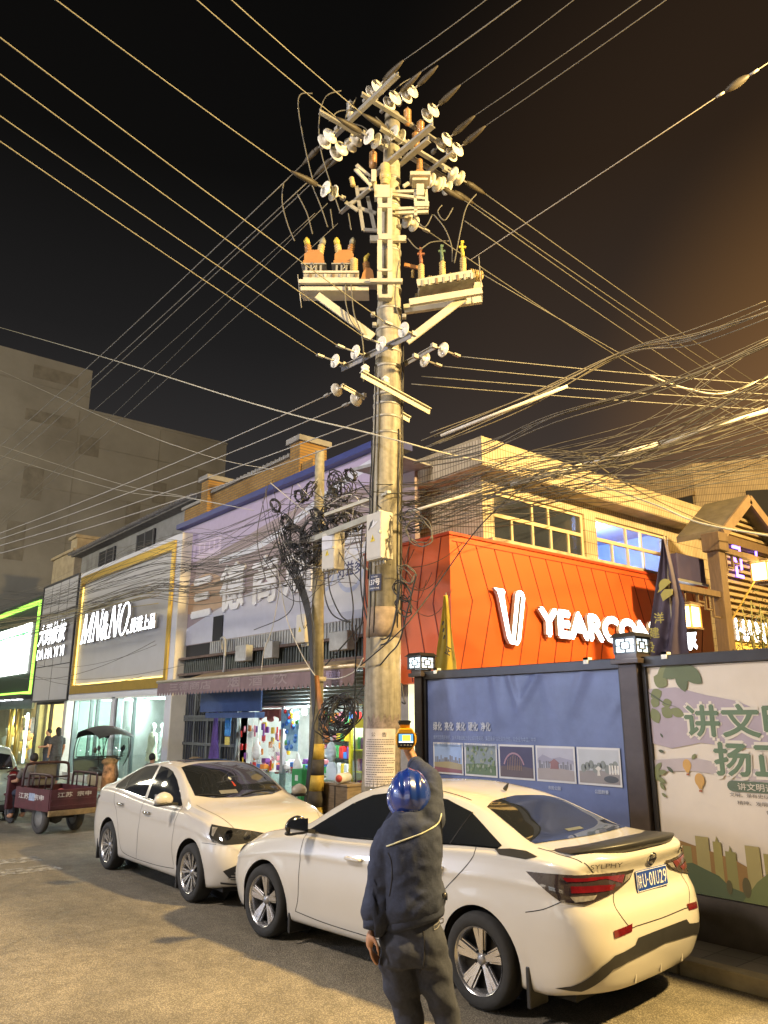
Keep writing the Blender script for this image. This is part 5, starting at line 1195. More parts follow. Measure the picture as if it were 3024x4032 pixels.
# high voltage wires over the viewer to the upper left
G = 'high wires over the road'
for nm,(u,v),dz in (('k',(925,0),0),('j',(790,0),0),('l',(240,0),0)):
    p = W_(ends[nm]); q = onZ(u,v,p.z+dz); wire({'k':'high wire leaving the pole top nearest the upright middle of the sky','j':'high wire with a row of bolted clamps near the pole top','l':'lone high wire crossing the dark sky to the far upper left'}[nm], sag(p, ext(p,q,1.6), .05), .008, M('bare_bright_cable', ()), group=G)
t_ = MB(); p = W_(ends['k'])
for nm,(u,v),lab in (('a',(1895,0),'high wire rising to the right from the highest insulator pair'),('b',(2030,0),'thicker high wire rising right beside the topmost one'),('d',(2240,0),'high wire rising right from the second insulator pair of the upper arm'),('e',(2500,0),'high wire rising right from the upper of the two eastern insulator pairs'),('f',(2600,0),'high wire rising right from the lower of the two eastern insulator pairs')):
    p = W_(ends[nm]); q = onZ(u,v,p.z); wire(lab, sag(p, ext(p,q,2.2), .06), .010 if nm=='b' else .007, M('dim_cable', (.12,.115,.10), .6), G)
    pc = p.lerp(ext(p,q,2.2),.18)
for nm,(u,v),lab in (('g',(0,1745),'highest dim wire receding down to the far left'),('h',(0,1800),'dim wire receding left from the second pair of discs'),('i',(0,1840),'dim wire receding left below its two neighbours')):
    p = W_(ends[nm]); q = onZ(u,v,p.z-.6); wire(lab, sag(p, ext(p,q,1.3), .15), .010, M('dim_cable', (.12,.115,.10)), 'receding wires to the left')
for (u0,v0),(u1,v1),z in (((1240,840),(0,1920),9.0),((1330,880),(0,2060),8.6),((1290,800),(60,1990),9.4)):
    p = onY(6.7,u0,v0); q = onZ(u1,v1,p.z-.8); wire('faint thin wire receding left behind the breakers', sag(p, ext(p,q,1.2), .15), .007, M('dim_cable', (.12,.115,.10)), 'faint receding wires')
for nm,(u,v),lab in (('m',(3024,1530),'high wire receding down to the right from the outermost discs'),('n',(3024,1570),'high wire receding right from the middle discs'),('o',(3024,1610),'high wire receding right from the inner discs'),('p',(2700,1560),'lower high wire receding right from behind the shaft')):
    p = W_(ends[nm]); q = onZ(u,v,p.z-.3); wire(lab, sag(p, ext(p,q,1.3), .1), .010, M('dim_cable', (.12,.115,.10)), 'receding wires to the right')
for (u0,v0),(u1,v1) in (((1830,870),(3024,1660)),((1900,1080),(3024,1690))):
    p = onY(6.9,u0,v0); q = onZ(u1,v1,p.z-.4); wire('faint thin wire receding right below the high wires', sag(p, ext(p,q,1.3), .1), .007, M('dim_cable', (.12,.115,.10)), 'faint receding wires right')
# low voltage sets
for k,(v,lab) in enumerate(((545,'outermost bare wire from the grey arm to the left edge'),(445,'second bare wire from the grey arm to the left edge'),(280,'third bare wire from the grey arm, ending on the shaft front'),(135,'highest bare wire from the grey arm passing in front of the breakers'))):
    p = W_(lv['w%d'%k]); q = onZ(0,v,7.5); wire(lab, sag(p, ext(p,q,1.35), .04), .0065, M('bare_bright_cable', (.22,.21,.17), .6), 'low voltage wires over the road')
for k,((u0,v0),v,lab) in enumerate((((1800,1392),1500,'top wire of the four running right from the shaft'),((1720,1425),1540,'second wire of the four running right from the shaft'),((1660,1482),1565,'third wire of the four running right from the shaft'),((1620,1512),1600,'lowest wire of the four running right from the shaft'))):
    p = onY(6.9,u0,v0) if k>1 else W_(lv['e%d'%k]); q = onZ(3024,v,p.z-.05); wire(lab, sag(p, ext(p,q,1.6), .06), .007, M('bare_bright_cable', ()), 'low voltage wires to the right')
for k,((u0,v0),v,lab) in enumerate((((1310,1545),2090,'top wire of the four sloping down left from the shaft'),((1385,1585),2112,'second wire of the four sloping down left'),((1470,1640),2138,'third wire of the four sloping down left'),((1475,1700),2168,'lowest wire of the four sloping down left'))):
    p = onY(6.6,u0,v0) if k>1 else W_(lv['s%d'%k]); q = onZ(0,v,p.z-.3); wire(lab, sag(p, ext(p,q,1.2), .12), .009, M('grey_cable', (.34,.33,.30), .6), 'low voltage wires to the left')
# twisted messenger wire and other singles
tw = MB(); p,q,r_ = onY(4.5,-40,1278), onY(5.6,1500,1702), onY(6.4,1490,1700)
base = [onY(6.0,-60,1272), onY(6.05,400,1404), onY(6.1,1000,1590), onY(6.2,1480,1712), onY(7.0,1820,1800), onY(8.2,2250,1880), onY(8.4,2560,1980), onY(8.4,2760,2060), onY(8.5,3060,2115)]
wire('pale twisted wire swooping across the whole street in front of the pole', spline(base,8), .012, M('twisted_pale_cable', (.46,.43,.33), .6), n=6)
wire('thin pale wire sagging from the left edge to the brick parapet', spline([onY(7.2,-60,1430),onY(7.4,400,1640),onY(8.2,800,1790),onY(9.0,1080,1850)],8), .007, WIREW)
for d_ in (0,1): wire('thin drooping pale cable above the white fascia', spline([onY(7.5,-40,1740+40*d_),onY(7.5,420,1890+28*d_),onY(7.4,700,1950+5*d_),onY(7.2,1000,2010)],8), .006, WIREW, 'drooping pale cables')
gp = W_(PL(1385,1520,-.2)); g2 = onZ(2900,330,gp.z+1.2); wire('taut guy wire rising from the right platform to the upper right edge', [gp, g2, ext(gp,g2,1.6)], .008, M('guy_cable', (.38,.34,.26), .5))
d = (g2-gp).normalized(); t = thing('guy_insulator', 'egg shaped guy wire insulator near the upper right edge', 'insulator', g2)
MB().tube([-d*.16,-d*.10,-d*.03,d*.04,d*.11,d*.17],[.012,.04,.055,.055,.04,.012],10).build('body', CLMP, t); MB().tube([-d*.26,-d*.16],.018,6).tube([d*.17,d*.28],.018,6).build('clip', GALV, t)
# jumpers drooping round the pole head
rnd = random.Random(21)
jm = [[(240,310),(150,320),(140,440),(190,720),(240,930)],[(450,290),(340,330),(290,480),(300,720),(390,1020),(440,1170)],[(230,960),(300,1130),(350,1280)],[(30,960),(20,1100),(60,1260),(110,1380)],[(130,1040),(200,1180),(240,1330)],[(1430,1040),(1360,1130),(1320,1280),(1270,1540)],[(1180,1120),(1150,1170),(1200,1230),(1260,1140)],[(1120,1190),(1200,1290),(1250,1420),(1255,1530)],[(960,1180),(1050,1280),(1110,1190)],[(700,480),(770,560),(740,640)],[(760,540),(810,600),(800,690)],[(870,1520),(850,1640),(840,1820),(880,1960)],[(520,1700),(540,1900),(590,2040),(610,2180),(610,2400)],[(480,1700),(480,1820),(520,1960),(600,2060)],[(930,1360),(1010,1440),(1100,1390),(1230,1380)],[(560,340),(480,500),(620,560),(700,700)],[(820,300),(900,230),(1000,180)],[(640,400),(560,430),(430,440),(360,510)],[(370,1150),(390,1290)],[(500,1180),(520,1300)]]
for k,pp in enumerate(jm):
    wire('dark jumper loop drooping among the pole head fittings', spline([W_(PL(a,b_,-.32+.02*(k%5))) for a,b_ in pp],6), .010, M('jumper_cable', (.10,.095,.08), .6), 'jumper loops on the pole head')
for k in range(9):   # service cables running down the big shaft
    a_ = -1.3+.36*k; z1 = rnd.uniform(5.5,8); z0 = rnd.uniform(2.9,4.2)
    pts = [PB + Vector((0,0,0)) + W_(ax_(z)+Vector(((.235-.005*z)*math.sin(a_)*(1.04+.1*rnd.random()), -(.235-.005*z)*math.cos(a_)*1.06, 0))) - PB for z in [z1+(z0-z1)*i/9 for i in range(10)]]
    if abs(a_) < .55: continue
    wire('black service cable running down the big power pole', pts, .011, WIREB, 'service cables on the big pole')
# bundle of telephone cables crossing to the right
rnd = random.Random(33)
def bundle(label, group, A, B, n, ja, jb, sg, r, m, mid=None, cat='cable'):
    for k in range(n):
        p = A + Vector((rnd.uniform(-1,1)*ja,rnd.uniform(-1,1)*ja,rnd.uniform(-1,1)*ja)); q = B + Vector((rnd.uniform(-1,1)*jb,rnd.uniform(-1,1)*jb,rnd.uniform(-1,1)*jb))
        pts = sag(p, q, sg*rnd.uniform(.4,1.6), 16)
        if mid:
            M_ = mid + Vector((rnd.gauss(0,1),rnd.gauss(0,1),rnd.gauss(0,1)))*ja*.25
            pts = spline([p, M_.lerp(p,.5)+Vector((0,0,-sg*rnd.uniform(.2,1))), M_, M_.lerp(q,.5)+Vector((0,0,-sg*rnd.uniform(.2,1))), q], 6)
        wire(label, pts, r*rnd.uniform(.75,1.2), m, group, 4, 'telephone_cable', cat)
WD = M('dusty_cable', (.11,.10,.085), .7, var=.2); WD2 = M('dusty_pale_cable', (.17,.15,.11), .7, var=.2)
SPT = Vector((-10.85,7.3,5.2))
e1 = onX(-3.2,3060,1210); e2 = onX(-3.2,3060,1330); e3 = onX(-3.6,3060,1610)
bundle('dusty telephone cable rising right in the upper bundle','upper bundle to the right', onY(6.9,1700,1740), e1, 7,.12,.10,.12,.008,WD2, mid=onX(-5.2,2450,1385))
bundle('dusty telephone cable rising right in the middle bundle','middle bundle to the right', onY(6.9,1660,1800), e2, 6,.12,.08,.15,.008,WD, mid=onX(-5.4,2180,1640))
bundle('dark telephone cable of the low bundle crossing the cream upper floor','low bundle to the right', SPT+Vector((.2,0,.1)), e3, 28,.75,.75,.22,.0055,WD, mid=onX(-6.0,2120,1880))
bundle('pale telephone cable of the low bundle crossing the cream upper floor','pale low bundle to the right', SPT+Vector((.3,0,.0)), e3+Vector((0,0,.1)), 8,.3,.35,.22,.0075,WD2, mid=onX(-6.0,2100,1870))
bundle('loose black cable fanning from the big pole to the corner shop','fan of cables by the big pole', Vector((-8.0,6.5,4.9)), onX(-8.6,2260,1930), 8,.30,.55,.15,.0065,WIREB)
bundle('slack black cable hanging across the red cladding beside the big pole','slack cables by the red cladding', Vector((-7.9,6.5,4.2)), Vector((-9.3,8.5,4.6)), 10,.25,.55,.4,.006,WIREB)
def conduit(label, pts, r): return wire(label, pts, r, M('white_conduit', (.60,.57,.50), .5, var=.08), n=8, name='white_conduit', cat='conduit')
conduit('short white conduit rising right from above the corner shop roof', [onY(6.95,1735,1715), onX(-5.75,2235,1520)], .024)
c_ = [onX(-6.6,2010,1910), onX(-5.9,2300,1830), onX(-5.0,2600,1745), onX(-3.8,3060,1605)]
for k in range(3): conduit(('lower','middle','upper')[k]+' length of white conduit strapped along the low cable bundle', [c_[k], c_[k+1].lerp(c_[k],.03)], .030)
conduit('thin white conduit reaching from the big pole to the cable bundle', [onY(6.5,1600,2020), onX(-6.9,1900,1930)], .022)
for a,b_,c2 in (((2560,1510),(2800,1550),(3050,1470)),):
    wire('bright pale cable drooping in a slack bow at the right edge', spline([onX(-4.6,2560,1480),onX(-4.4,2700,1530),onX(-4.1,2860,1548),onX(-3.8,3060,1465)],8), .012, M('bright_pale_cable', (.62,.58,.45), .5))
wire('pale cable sagging from the bundle down to the pavilion roof', spline([onX(-5.6,2300,1790),onX(-5.6,2440,1890),onX(-5.6,2650,2000),onX(-5.6,2850,2075),onX(-5.6,3080,2110)],8), .010, WD2)
wire('dark cable running right under the tan tiled building wall', spline([onX(-6.4,2130,1910),onX(-6.3,2260,1945),onX(-6.0,2560,1890),onX(-5.0,3060,1740)],8), .010, WIREB)
wire('long thin dark cable slanting from the white conduit down to the meter box', spline([onX(-6.2,2140,1850),onX(-6.8,1900,2060),onX(-7.3,1700,2330),onY(6.3,1580,2480),onY(6.3,1420,2620)],8), .009, WIREB)
# bundles from the slim pole to the left along the shop fronts
L1, L2, L3 = onY(7.7,-40,2420), onY(7.7,-40,2470), onY(7.7,-40,2530)
ml = onY(7.3,560,2320)
bundle('black telephone cable fanning left across the grocery sign','upper fan of cables left', SPT+Vector((-.3,-.1,-.1)), L1, 11,.42,.14,.25,.0055,WIREB, mid=onY(7.3,600,2235))
bundle('black telephone cable sagging left in front of the gold frame','middle fan of cables left', SPT+Vector((-.5,-.1,-.5)), L2, 12,.40,.16,.3,.0055,WD, mid=onY(7.3,560,2310))
bundle('dusty telephone cable sagging left past the white fascia','lower fan of cables left', SPT+Vector((-.4,-.1,-.6)), L3, 8,.30,.18,.3,.008,WD2, mid=onY(7.3,520,2350))
bundle('khaki telephone cable crossing the green shop sign','cables crossing the green sign', onY(7.3,600,2330), L2+Vector((0,0,.1)), 9,.25,.25,.10,.008,M('khaki_cable', (.38,.33,.18), .6))  # paler khaki than the other cables
bundle('thin slack cable looping low across the grey clad shop','low slack cables left', onY(7.6,640,2600), onY(7.6,60,2620), 4,.5,.4,.35,.006,WD)
for k in range(26):
    q = onY(7.6, rnd.uniform(-40,60), rnd.uniform(2330,2520)); m_ = onY(7.25, rnd.uniform(420,760), rnd.uniform(2080,2370)); p = onY(7.2, rnd.uniform(1080,1320), rnd.uniform(1930,2240))
    wire('thin stray wire strung across the sign from the slim pole to the left', spline([p, p.lerp(m_,.5)+Vector((0,0,rnd.uniform(-.25,.02))), m_, m_.lerp(q,.5)+Vector((0,0,rnd.uniform(-.3,.02))), q],6), rnd.uniform(.0035,.0055), (WIREB,WD,WD2)[k%3], 'stray wires across the sign', 4, 'telephone_cable', 'cable')
for k in range(15):
    p = onY(7.1, rnd.uniform(1180,1560), rnd.uniform(1880,2150)); m_ = onX(rnd.uniform(-7.2,-6.2), rnd.uniform(1750,2200), rnd.uniform(1760,2050)); q = onX(rnd.uniform(-4.5,-3.4), 3060, rnd.uniform(1480,1850))
    wire('thin stray wire strung right from the poles above the orange cladding', spline([p, p.lerp(m_,.5)+Vector((0,0,rnd.uniform(-.3,.05))), m_, m_.lerp(q,.5)+Vector((0,0,rnd.uniform(-.3,.05))), q],6), rnd.uniform(.0035,.005), (WIREB,WD,WD2)[k%3], 'stray wires to the right', 4, 'telephone_cable', 'cable')
# the tangle round the slim pole
def coil(label, c, R_, nrm, n, r, m, squash=.75, grp='cable coils on the slim pole', seed=0, hang=0):
    rr = random.Random(seed); nrm = Vector(nrm).normalized(); a = nrm.orthogonal().normalized(); b_ = nrm.cross(a); pts=[]
    if abs(b_.z) < abs(a.z): a,b_ = b_,a
    for i in range(n*14):
        t = 2*PI*i/14; lo = rr.uniform(.86,1.14)
        if i%14 == 0: off = Vector((rr.gauss(0,1),rr.gauss(0,1),rr.gauss(0,1)))*R_*.13; sx = rr.uniform(.6,1.35)
        pts.append(Vector(c) + off*(.5+.5*math.sin(t*.5)) + a*math.cos(t)*R_*squash*sx*lo + b_*math.sin(t)*R_*lo + nrm*rr.gauss(0,.02))
    return wire(label, spline(pts,2), r, m, grp, 4, 'cable_coil', 'cable coil')
CG = 'cable coils on the slim pole'
spots = [(1215,1935,.20),(1180,1955,.16),(1320,1905,.24),(1345,1930,.20),(1300,1960,.17),(1130,2060,.18),(1085,1990,.15),(1180,2140,.28),(1230,2170,.26),(1150,2190,.24),(1210,2090,.22),(1290,2060,.22),(1350,2040,.25),(1390,2050,.2),(1330,2080,.24),(1245,2030,.17),(1380,1870,.14),(1160,2110,.22),(1245,2130,.28),(1190,2205,.20),(1270,2100,.2),(1310,2020,.2)]
for k,(u,v,R_) in enumerate(spots):
    c = onY(7.22-.04*(k%4),u,v); coil('dense black cable coil knotted high on the slim pole', c, R_, (rnd.uniform(-.5,.5)+.4,-1,rnd.uniform(-.3,.3)), 5+k%3, .0095, WIREB, .45+.1*(k%5), CG, k)
for k,(u,v,R_) in enumerate([(1330,2800,.22),(1345,2830,.20),(1310,2790,.18),(1360,2800,.20),(1325,2840,.25),(1300,2850,.16)]):
    coil('tangled black cable coil hanging low on the slim pole by the orange conduit', onY(7.0,u,v), R_, (.3+.2*k%1,-1,.2), 4, .010, WIREB, 1.0, 'low coils on the slim pole', 60+k)
for k,(u,v,R_) in enumerate([(1585,2330,.16),(1600,2260,.14),(1625,2050,.2),(1650,2090,.22),(1590,2390,.14)]):
    coil('loose cable coil hanging on the right side of the big pole', onY(6.5,u,v), R_, (.5,-1,.1), 3, .008, WD if k%2 else WIREB, .6, 'coils beside the big pole', 80+k)
for k in range(58):   # stray loops of cable in the tangle
    p = onY(7.15, rnd.uniform(1020,1420), rnd.uniform(1880,2260)); q = onY(7.1, rnd.uniform(1040,1450), rnd.uniform(1900,2300)); m_ = p.lerp(q,.5)+Vector((rnd.gauss(0,.25),rnd.gauss(-.05,.06),-abs(rnd.gauss(0,.45))))
    wire('stray loop of cable in the tangle round the slim pole', spline([p,m_,q],9), rnd.choice((.005,.006,.009)), rnd.choice((WIREB,WIREB,WIREB,WIREB,WD,WD,WIREW)), 'stray loops in the tangle', 4, 'cable_loop', 'cable')
for k in range(6):    # thick cables strapped down the slim pole
    dx = rnd.uniform(-.03,.1); pts = [onY(7.2,1080+k*14,2080+10*k),onY(7.2,1110+k*10,2200),onY(7.18,1165+k*6,2300),onY(7.2,1205+k*4,2420),onY(7.22,1222+k*2,2600),onY(7.2,1228+k*2.5,2750),onY(7.15,1236-k*2,2900),onY(7.1,1215-k*2.0,3100),onY(7.05,1195-k*2.0,3290)]
    wire('thick black cable strapped down the left side of the slim pole', spline(pts,6), .013, WIREB, 'thick cables down the slim pole', 6, 'feeder_cable', 'cable')
for k,pp in enumerate([[(1275,2240),(1280,2350),(1310,2420),(1370,2450)],[(1290,2240),(1300,2330),(1340,2420),(1380,2450)],[(1425,2080),(1420,2300),(1445,2440),(1480,2530),(1530,2520),(1560,2400),(1580,2260)],[(1445,2080),(1435,2280),(1450,2420),(1490,2510),(1540,2490),(1575,2330)],[(1370,2240),(1390,2380),(1385,2470),(1400,2530),(1425,2440),(1440,2200)],[(1410,1890),(1480,1980),(1500,2000)],[(1340,2860),(1420,2720),(1520,2590),(1570,2530),(1600,2420),(1640,2260)],[(1280,2620),(1370,2520),(1430,2450)],[(1400,2460),(1400,2620),(1395,2850),(1400,3080)],[(1580,2690),(1590,2750),(1595,2770),(1582,2765)]]):
    wire('black cable looping between the slim pole and the big pole', spline([onY(6.45+(.5 if a<1400 else 0)*.6,a,b_) for a,b_ in pp],8), .011, WIREB, 'cables looping between the two poles', 5, 'cable_loop', 'cable')
for pp,lab in (([(1090,2220),(1100,2300),(1090,2380),(1070,2480),(1040,2560),(1030,2640)],'pale thin cable dangling left of the slim pole over the sign'),([(1100,2270),(1130,2440),(1190,2580),(1240,2660)],'pale cable running down to the strap on the slim pole'),([(1285,2672),(1340,2670),(1400,2640),(1430,2590)],'pale cable bowing between the two poles at awning height'),([(1290,1990),(1360,1950),(1400,1955),(1425,1990),(1470,2000)],'white cable arching over the tangle toward the big pole'),([(1060,2200),(1150,2330),(1130,2420),(1000,2480)],'black cable with a loose end hanging over the grocery sign')):
    wire(lab, spline([onY(7.0,a,b_) for a,b_ in pp],8), .008, WIREB if 'black' in lab else WIREW, None, 5, 'cable', 'cable')
wire('black hose lying on the road behind the cargo tricycle', spline([(-13.2,5.6,.015),(-13.6,5.9,.015),(-14.1,6.1,.015),(-14.9,6.0,.015),(-15.3,5.75,.015),(-14.6,5.7,.02),(-13.9,5.55,.015),(-13.1,5.4,.015)],8), .014, WIREB, None, 6, 'hose', 'hose')
# ================================================================== CARS
def pchip(tab):
    xs = [a for a,_ in tab]; ys = [b_ for _,b_ in tab]; n = len(xs)
    h = [xs[i+1]-xs[i] for i in range(n-1)]; dl = [(ys[i+1]-ys[i])/h[i] for i in range(n-1)]; m = [0]*n
    for i in range(1,n-1):
        m[i] = 0 if dl[i-1]*dl[i] <= 0 else 3*(h[i-1]+h[i])/((2*h[i]+h[i-1])/dl[i-1] + (h[i]+2*h[i-1])/dl[i])
    m[0] = dl[0]; m[-1] = dl[-1]
    def f(x):
        if x <= xs[0]: return ys[0]
        if x >= xs[-1]: return ys[-1]
        i = max(k for k in range(n-1) if xs[k] <= x); t = (x-xs[i])/h[i]
        return (2*t**3-3*t*t+1)*ys[i] + (t**3-2*t*t+t)*h[i]*m[i] + (-2*t**3+3*t*t)*ys[i+1] + (t**3-t*t)*h[i]*m[i+1]
    return f
PAINT = lambda nm,c: M(nm, c, .30, var=.02, scale=2, coat=1.0, spec=.5)
WHITE = PAINT('white_car_paint', (.53,.51,.47)); 
TINT = M('tinted_glass', (.012,.014,.017), .04, var=0, spec=.9, coat=.6)
RUBBER = M('tyre_rubber', (.022,.022,.022), .85, var=.2, scale=20, bump=.1)
ALLOY = M('machined_alloy', (.62,.62,.64), .25, metal=.9, var=.05)
ALLOYD = M('dark_alloy', (.02,.02,.022), .35, metal=.5)
CHROME = M('chrome', (.75,.75,.75), .08, metal=1, var=0)
GAP = M('panel_gap', (.015,.015,.015), .8, var=0)
PLBLK = M('black_plastic', (.02,.02,.021), .45, var=.15, scale=20)
REDL = M('red_lens', (.12,.005,.008), .12, var=.25, scale=14, coat=.8)
CLEARL = M('clear_lens', (.40,.38,.36), .12, var=.5, scale=22, metal=.5, coat=1)
DARKL = M('smoked_lens', (.035,.025,.025), .08, var=.3, coat=1)
class Car:
    def __init__(s, t, zt, zb, yr, f, Wm, nose, tail, axf, axr, paint, arch=.365, ends=(.69,2.6,.66,3.2), zsill=.20):
        s.t = t; nx = 170; s.Wm = Wm
        zt, zb, yr, f = pchip(zt), pchip(zb), pchip(yr), pchip(f)
        fl, fe, rl, re_ = ends
        def W(x):
            a = Wm*(1-.012*(x/1.5)**2)
            if x > nose-fl: a *= max(0,1-((x-(nose-fl))/fl)**fe)**(1/fe)
            if x < tail+rl: a *= max(0,1-(((tail+rl)-x)/rl)**re_)**(1/re_)
            return a
        shf = pchip([(.15,-.10),(.3,-.03),(.45,0),(.62,-.01),(.8,-.10),(1.0,-.2)])
        shr = pchip([(.15,.14),(.3,.05),(.5,0),(.70,.02),(.82,.07),(.95,.075),(1.06,.0),(1.12,.0)])
        sm = lambda e0,e1,x: (lambda q: q*q*(3-2*q))(min(1,max(0,(x-e0)/(e1-e0))))
        P = []
        for i in range(nx+1):
            u = i/nx; e = .5-.5*math.cos(PI*u); e = .55*e+.45*u
            if i in (0,nx): pass
            x = tail + (nose-tail)*e
            w_ = W(x); top = zt(x); b_ = min(zb(x), top-.012); r_ = min(yr(x)*w_/Wm if (x>nose-.5 or x<tail+.4) else yr(x), .93*w_); q = f(x)
            zr = b_ + (top-b_)*q; zs = zsill + .05*sm(nose-.5,nose,x) + .05*sm(-tail-.5,-tail,-x)
            mid = lambda k: zs + (b_-zs)*k
            pts = [(.80*w_,zs-.015),(.93*w_,zs),(.965*w_,mid(.10)),(.982*w_,mid(.24)),(1.0*w_,mid(.44)),(.998*w_,mid(.60)),(.985*w_,mid(.74)),(.988*w_,mid(.80)),(.962*w_,mid(.90)),(.935*w_,mid(.975)),(.905*w_,b_)]
            y7 = .905*w_
            for k in (.33,.66): pts.append((y7+(r_-y7)*k+.018*math.sin(PI*k)*(q>.75), b_+(zr-b_)*k))
            pts += [(r_,zr),(r_*.93,zr+(top-zr)*.32),(r_*.75,zr+(top-zr)*.66),(r_*.4,zr+(top-zr)*.93),(0,top)]
            # smooth resample
            sp_ = [Vector((0,a,c)) for a,c in pts]; fine = spline(sp_, 3)
            row = []
            kf = sm(nose-.75,nose-.1,x); kr = sm(-tail-.6,-tail-.1,-x)
            for p in fine: row.append(Vector((x + shf(p.z)*kf + shr(p.z)*kr, p.y, p.z)))
            P.append(row)
        vs, fs = [], []
        m_ = len(P[0])
        for row in P: vs += row
        for i in range(nx):
            for j in range(m_-1): fs.append((i*m_+j,(i+1)*m_+j,(i+1)*m_+j+1,i*m_+j+1))
        bm = bmesh.new(); bv = [bm.verts.new(v) for v in vs]; bv2 = [bm.verts.new((v.x,-v.y,v.z)) for v in vs]
        for q in fs:
            try: bm.faces.new([bv[k] for k in q])
            except Exception: pass
            try: bm.faces.new([bv2[k] for k in q[::-1]])
            except Exception: pass
        bmesh.ops.remove_doubles(bm, verts=bm.verts, dist=.0015)
        bmesh.ops.recalc_face_normals(bm, faces=bm.faces)
        bmesh.ops.smooth_vert(bm, verts=[v for v in bm.verts], factor=.35, use_axis_x=True, use_axis_y=True, use_axis_z=True)
        s.bvh = BVHTree.FromBMesh(bm)
        zc = .315
        for ax in (axf, axr):
            kill = [q for q in bm.faces if (lambda c: abs(c.y) > .5*Wm and math.hypot(c.x-ax, c.z-zc) < arch)(q.calc_center_median())]
            bmesh.ops.delete(bm, geom=kill, context='FACES')
            for v in bm.verts:
                if abs(v.co.y) < .5*Wm: continue
                d = math.hypot(v.co.x-ax, v.co.z-zc)
                if v.is_boundary and d < arch+.03 and v.co.z > zsill-.05 and d > 1e-4:
                    k = arch/d; v.co.x = ax+(v.co.x-ax)*k; v.co.z = zc+(v.co.z-zc)*k
                elif d < arch+.075:
                    v.co.y += math.copysign(.010*(1-(d-arch)/.075), v.co.y)
        me = bpy.data.meshes.new('body'); bm.to_mesh(me); bm.free()
        me.polygons.foreach_set('use_smooth', [True]*len(me.polygons)); me.materials.append(paint)
        s.body = bpy.data.objects.new('body', me); C.objects.link(s.body); s.body.parent = t
        ub = MB().box(tail+.3,nose-.3,-.72,.72,.17,.26)
        for ax in (axf,axr):
            for sg in (-1,1):
                prof = []
                for k in range(25):
                    a = -.35 + (PI+.7)*k/24; prof.append([(ax+(arch-.004)*math.cos(a), sg*y, zc+(arch-.004)*math.sin(a)) for y in (Wm*.965,.8*Wm,.55*Wm)])
                ub.grid(prof); ub.add([(ax+arch*math.cos(2*PI*k/24), sg*.55*Wm, zc+arch*math.sin(2*PI*k/24)) for k in range(24)], [tuple(range(24))])
        ub.build('underbody', M('underbody_black', (.012,.012,.012), .9), t)
    def cast(s, p, d):
        d = d.normalized(); h = s.bvh.ray_cast(p-d*3, d)
        if h[0] is None:
            h = s.bvh.find_nearest(p)
        n = h[1]; 
        if n.dot(d) > 0: n = -n
        return h[0], n
    def patch(s, name, pts, d, m, off=.004, pitch=.03, parent=None, z0=None):
        """a shape lying on the body: outline points near it, seen along d"""
        d = Vector(d).normalized(); up = Vector((0,0,1)) if abs(d.z) < .9 else Vector((1,0,0)); a = d.cross(up).normalized(); b_ = a.cross(d)
        P = [Vector(p) for p in pts]; q = [(p.dot(a), p.dot(b_)) for p in P]; D0 = P[0].dot(d)
        bm = bmesh.new(); f_ = bm.faces.new([bm.verts.new((x,y,0)) for x,y in q])
        for ax_i in (0,1):
            lo, hi = min(p[ax_i] for p in q), max(p[ax_i] for p in q); k = lo+pitch
            while k < hi:
                no = (1,0,0) if ax_i == 0 else (0,1,0); co = (k,0,0) if ax_i == 0 else (0,k,0)
                bmesh.ops.bisect_plane(bm, geom=list(bm.verts)+list(bm.edges)+list(bm.faces), plane_co=co, plane_no=no); k += pitch
        bmesh.ops.triangulate(bm, faces=[f for f in bm.faces if len(f.verts) > 4])
        for v in bm.verts:
            p = a*v.co.x + b_*v.co.y + d*D0; h, n = s.cast(p, d); v.co = h + n*off
        for f in bm.faces:
            f.normal_update()
            if f.normal.dot(d) > 0: f.normal_flip()
        me = bpy.data.meshes.new(name); bm.to_mesh(me); bm.free(); me.materials.append(m); me.polygons.foreach_set('use_smooth', [True]*len(me.polygons))
        o = bpy.data.objects.new(name, me); C.objects.link(o); o.parent = parent or s.t; return o
    def seam(s, name, pts, d, m=None, w_=.006, off=.0015, parent=None, mb=None):
        d = Vector(d).normalized(); own = mb is None; mb = mb or MB(); P = []
        fine = spline([Vector(p) for p in pts], 8)
        hits = [s.cast(p, d) for p in fine]
        for i,(h,n) in enumerate(hits):
            tg = (hits[min(i+1,len(hits)-1)][0]-hits[max(i-1,0)][0]); sd = n.cross(tg).normalized()*w_/2
            P.append([h+n*off-sd, h+n*(off+.0006), h+n*off+sd])
        mb.grid(P)
        if own: return mb.build(name, m or GAP, parent or s.t)
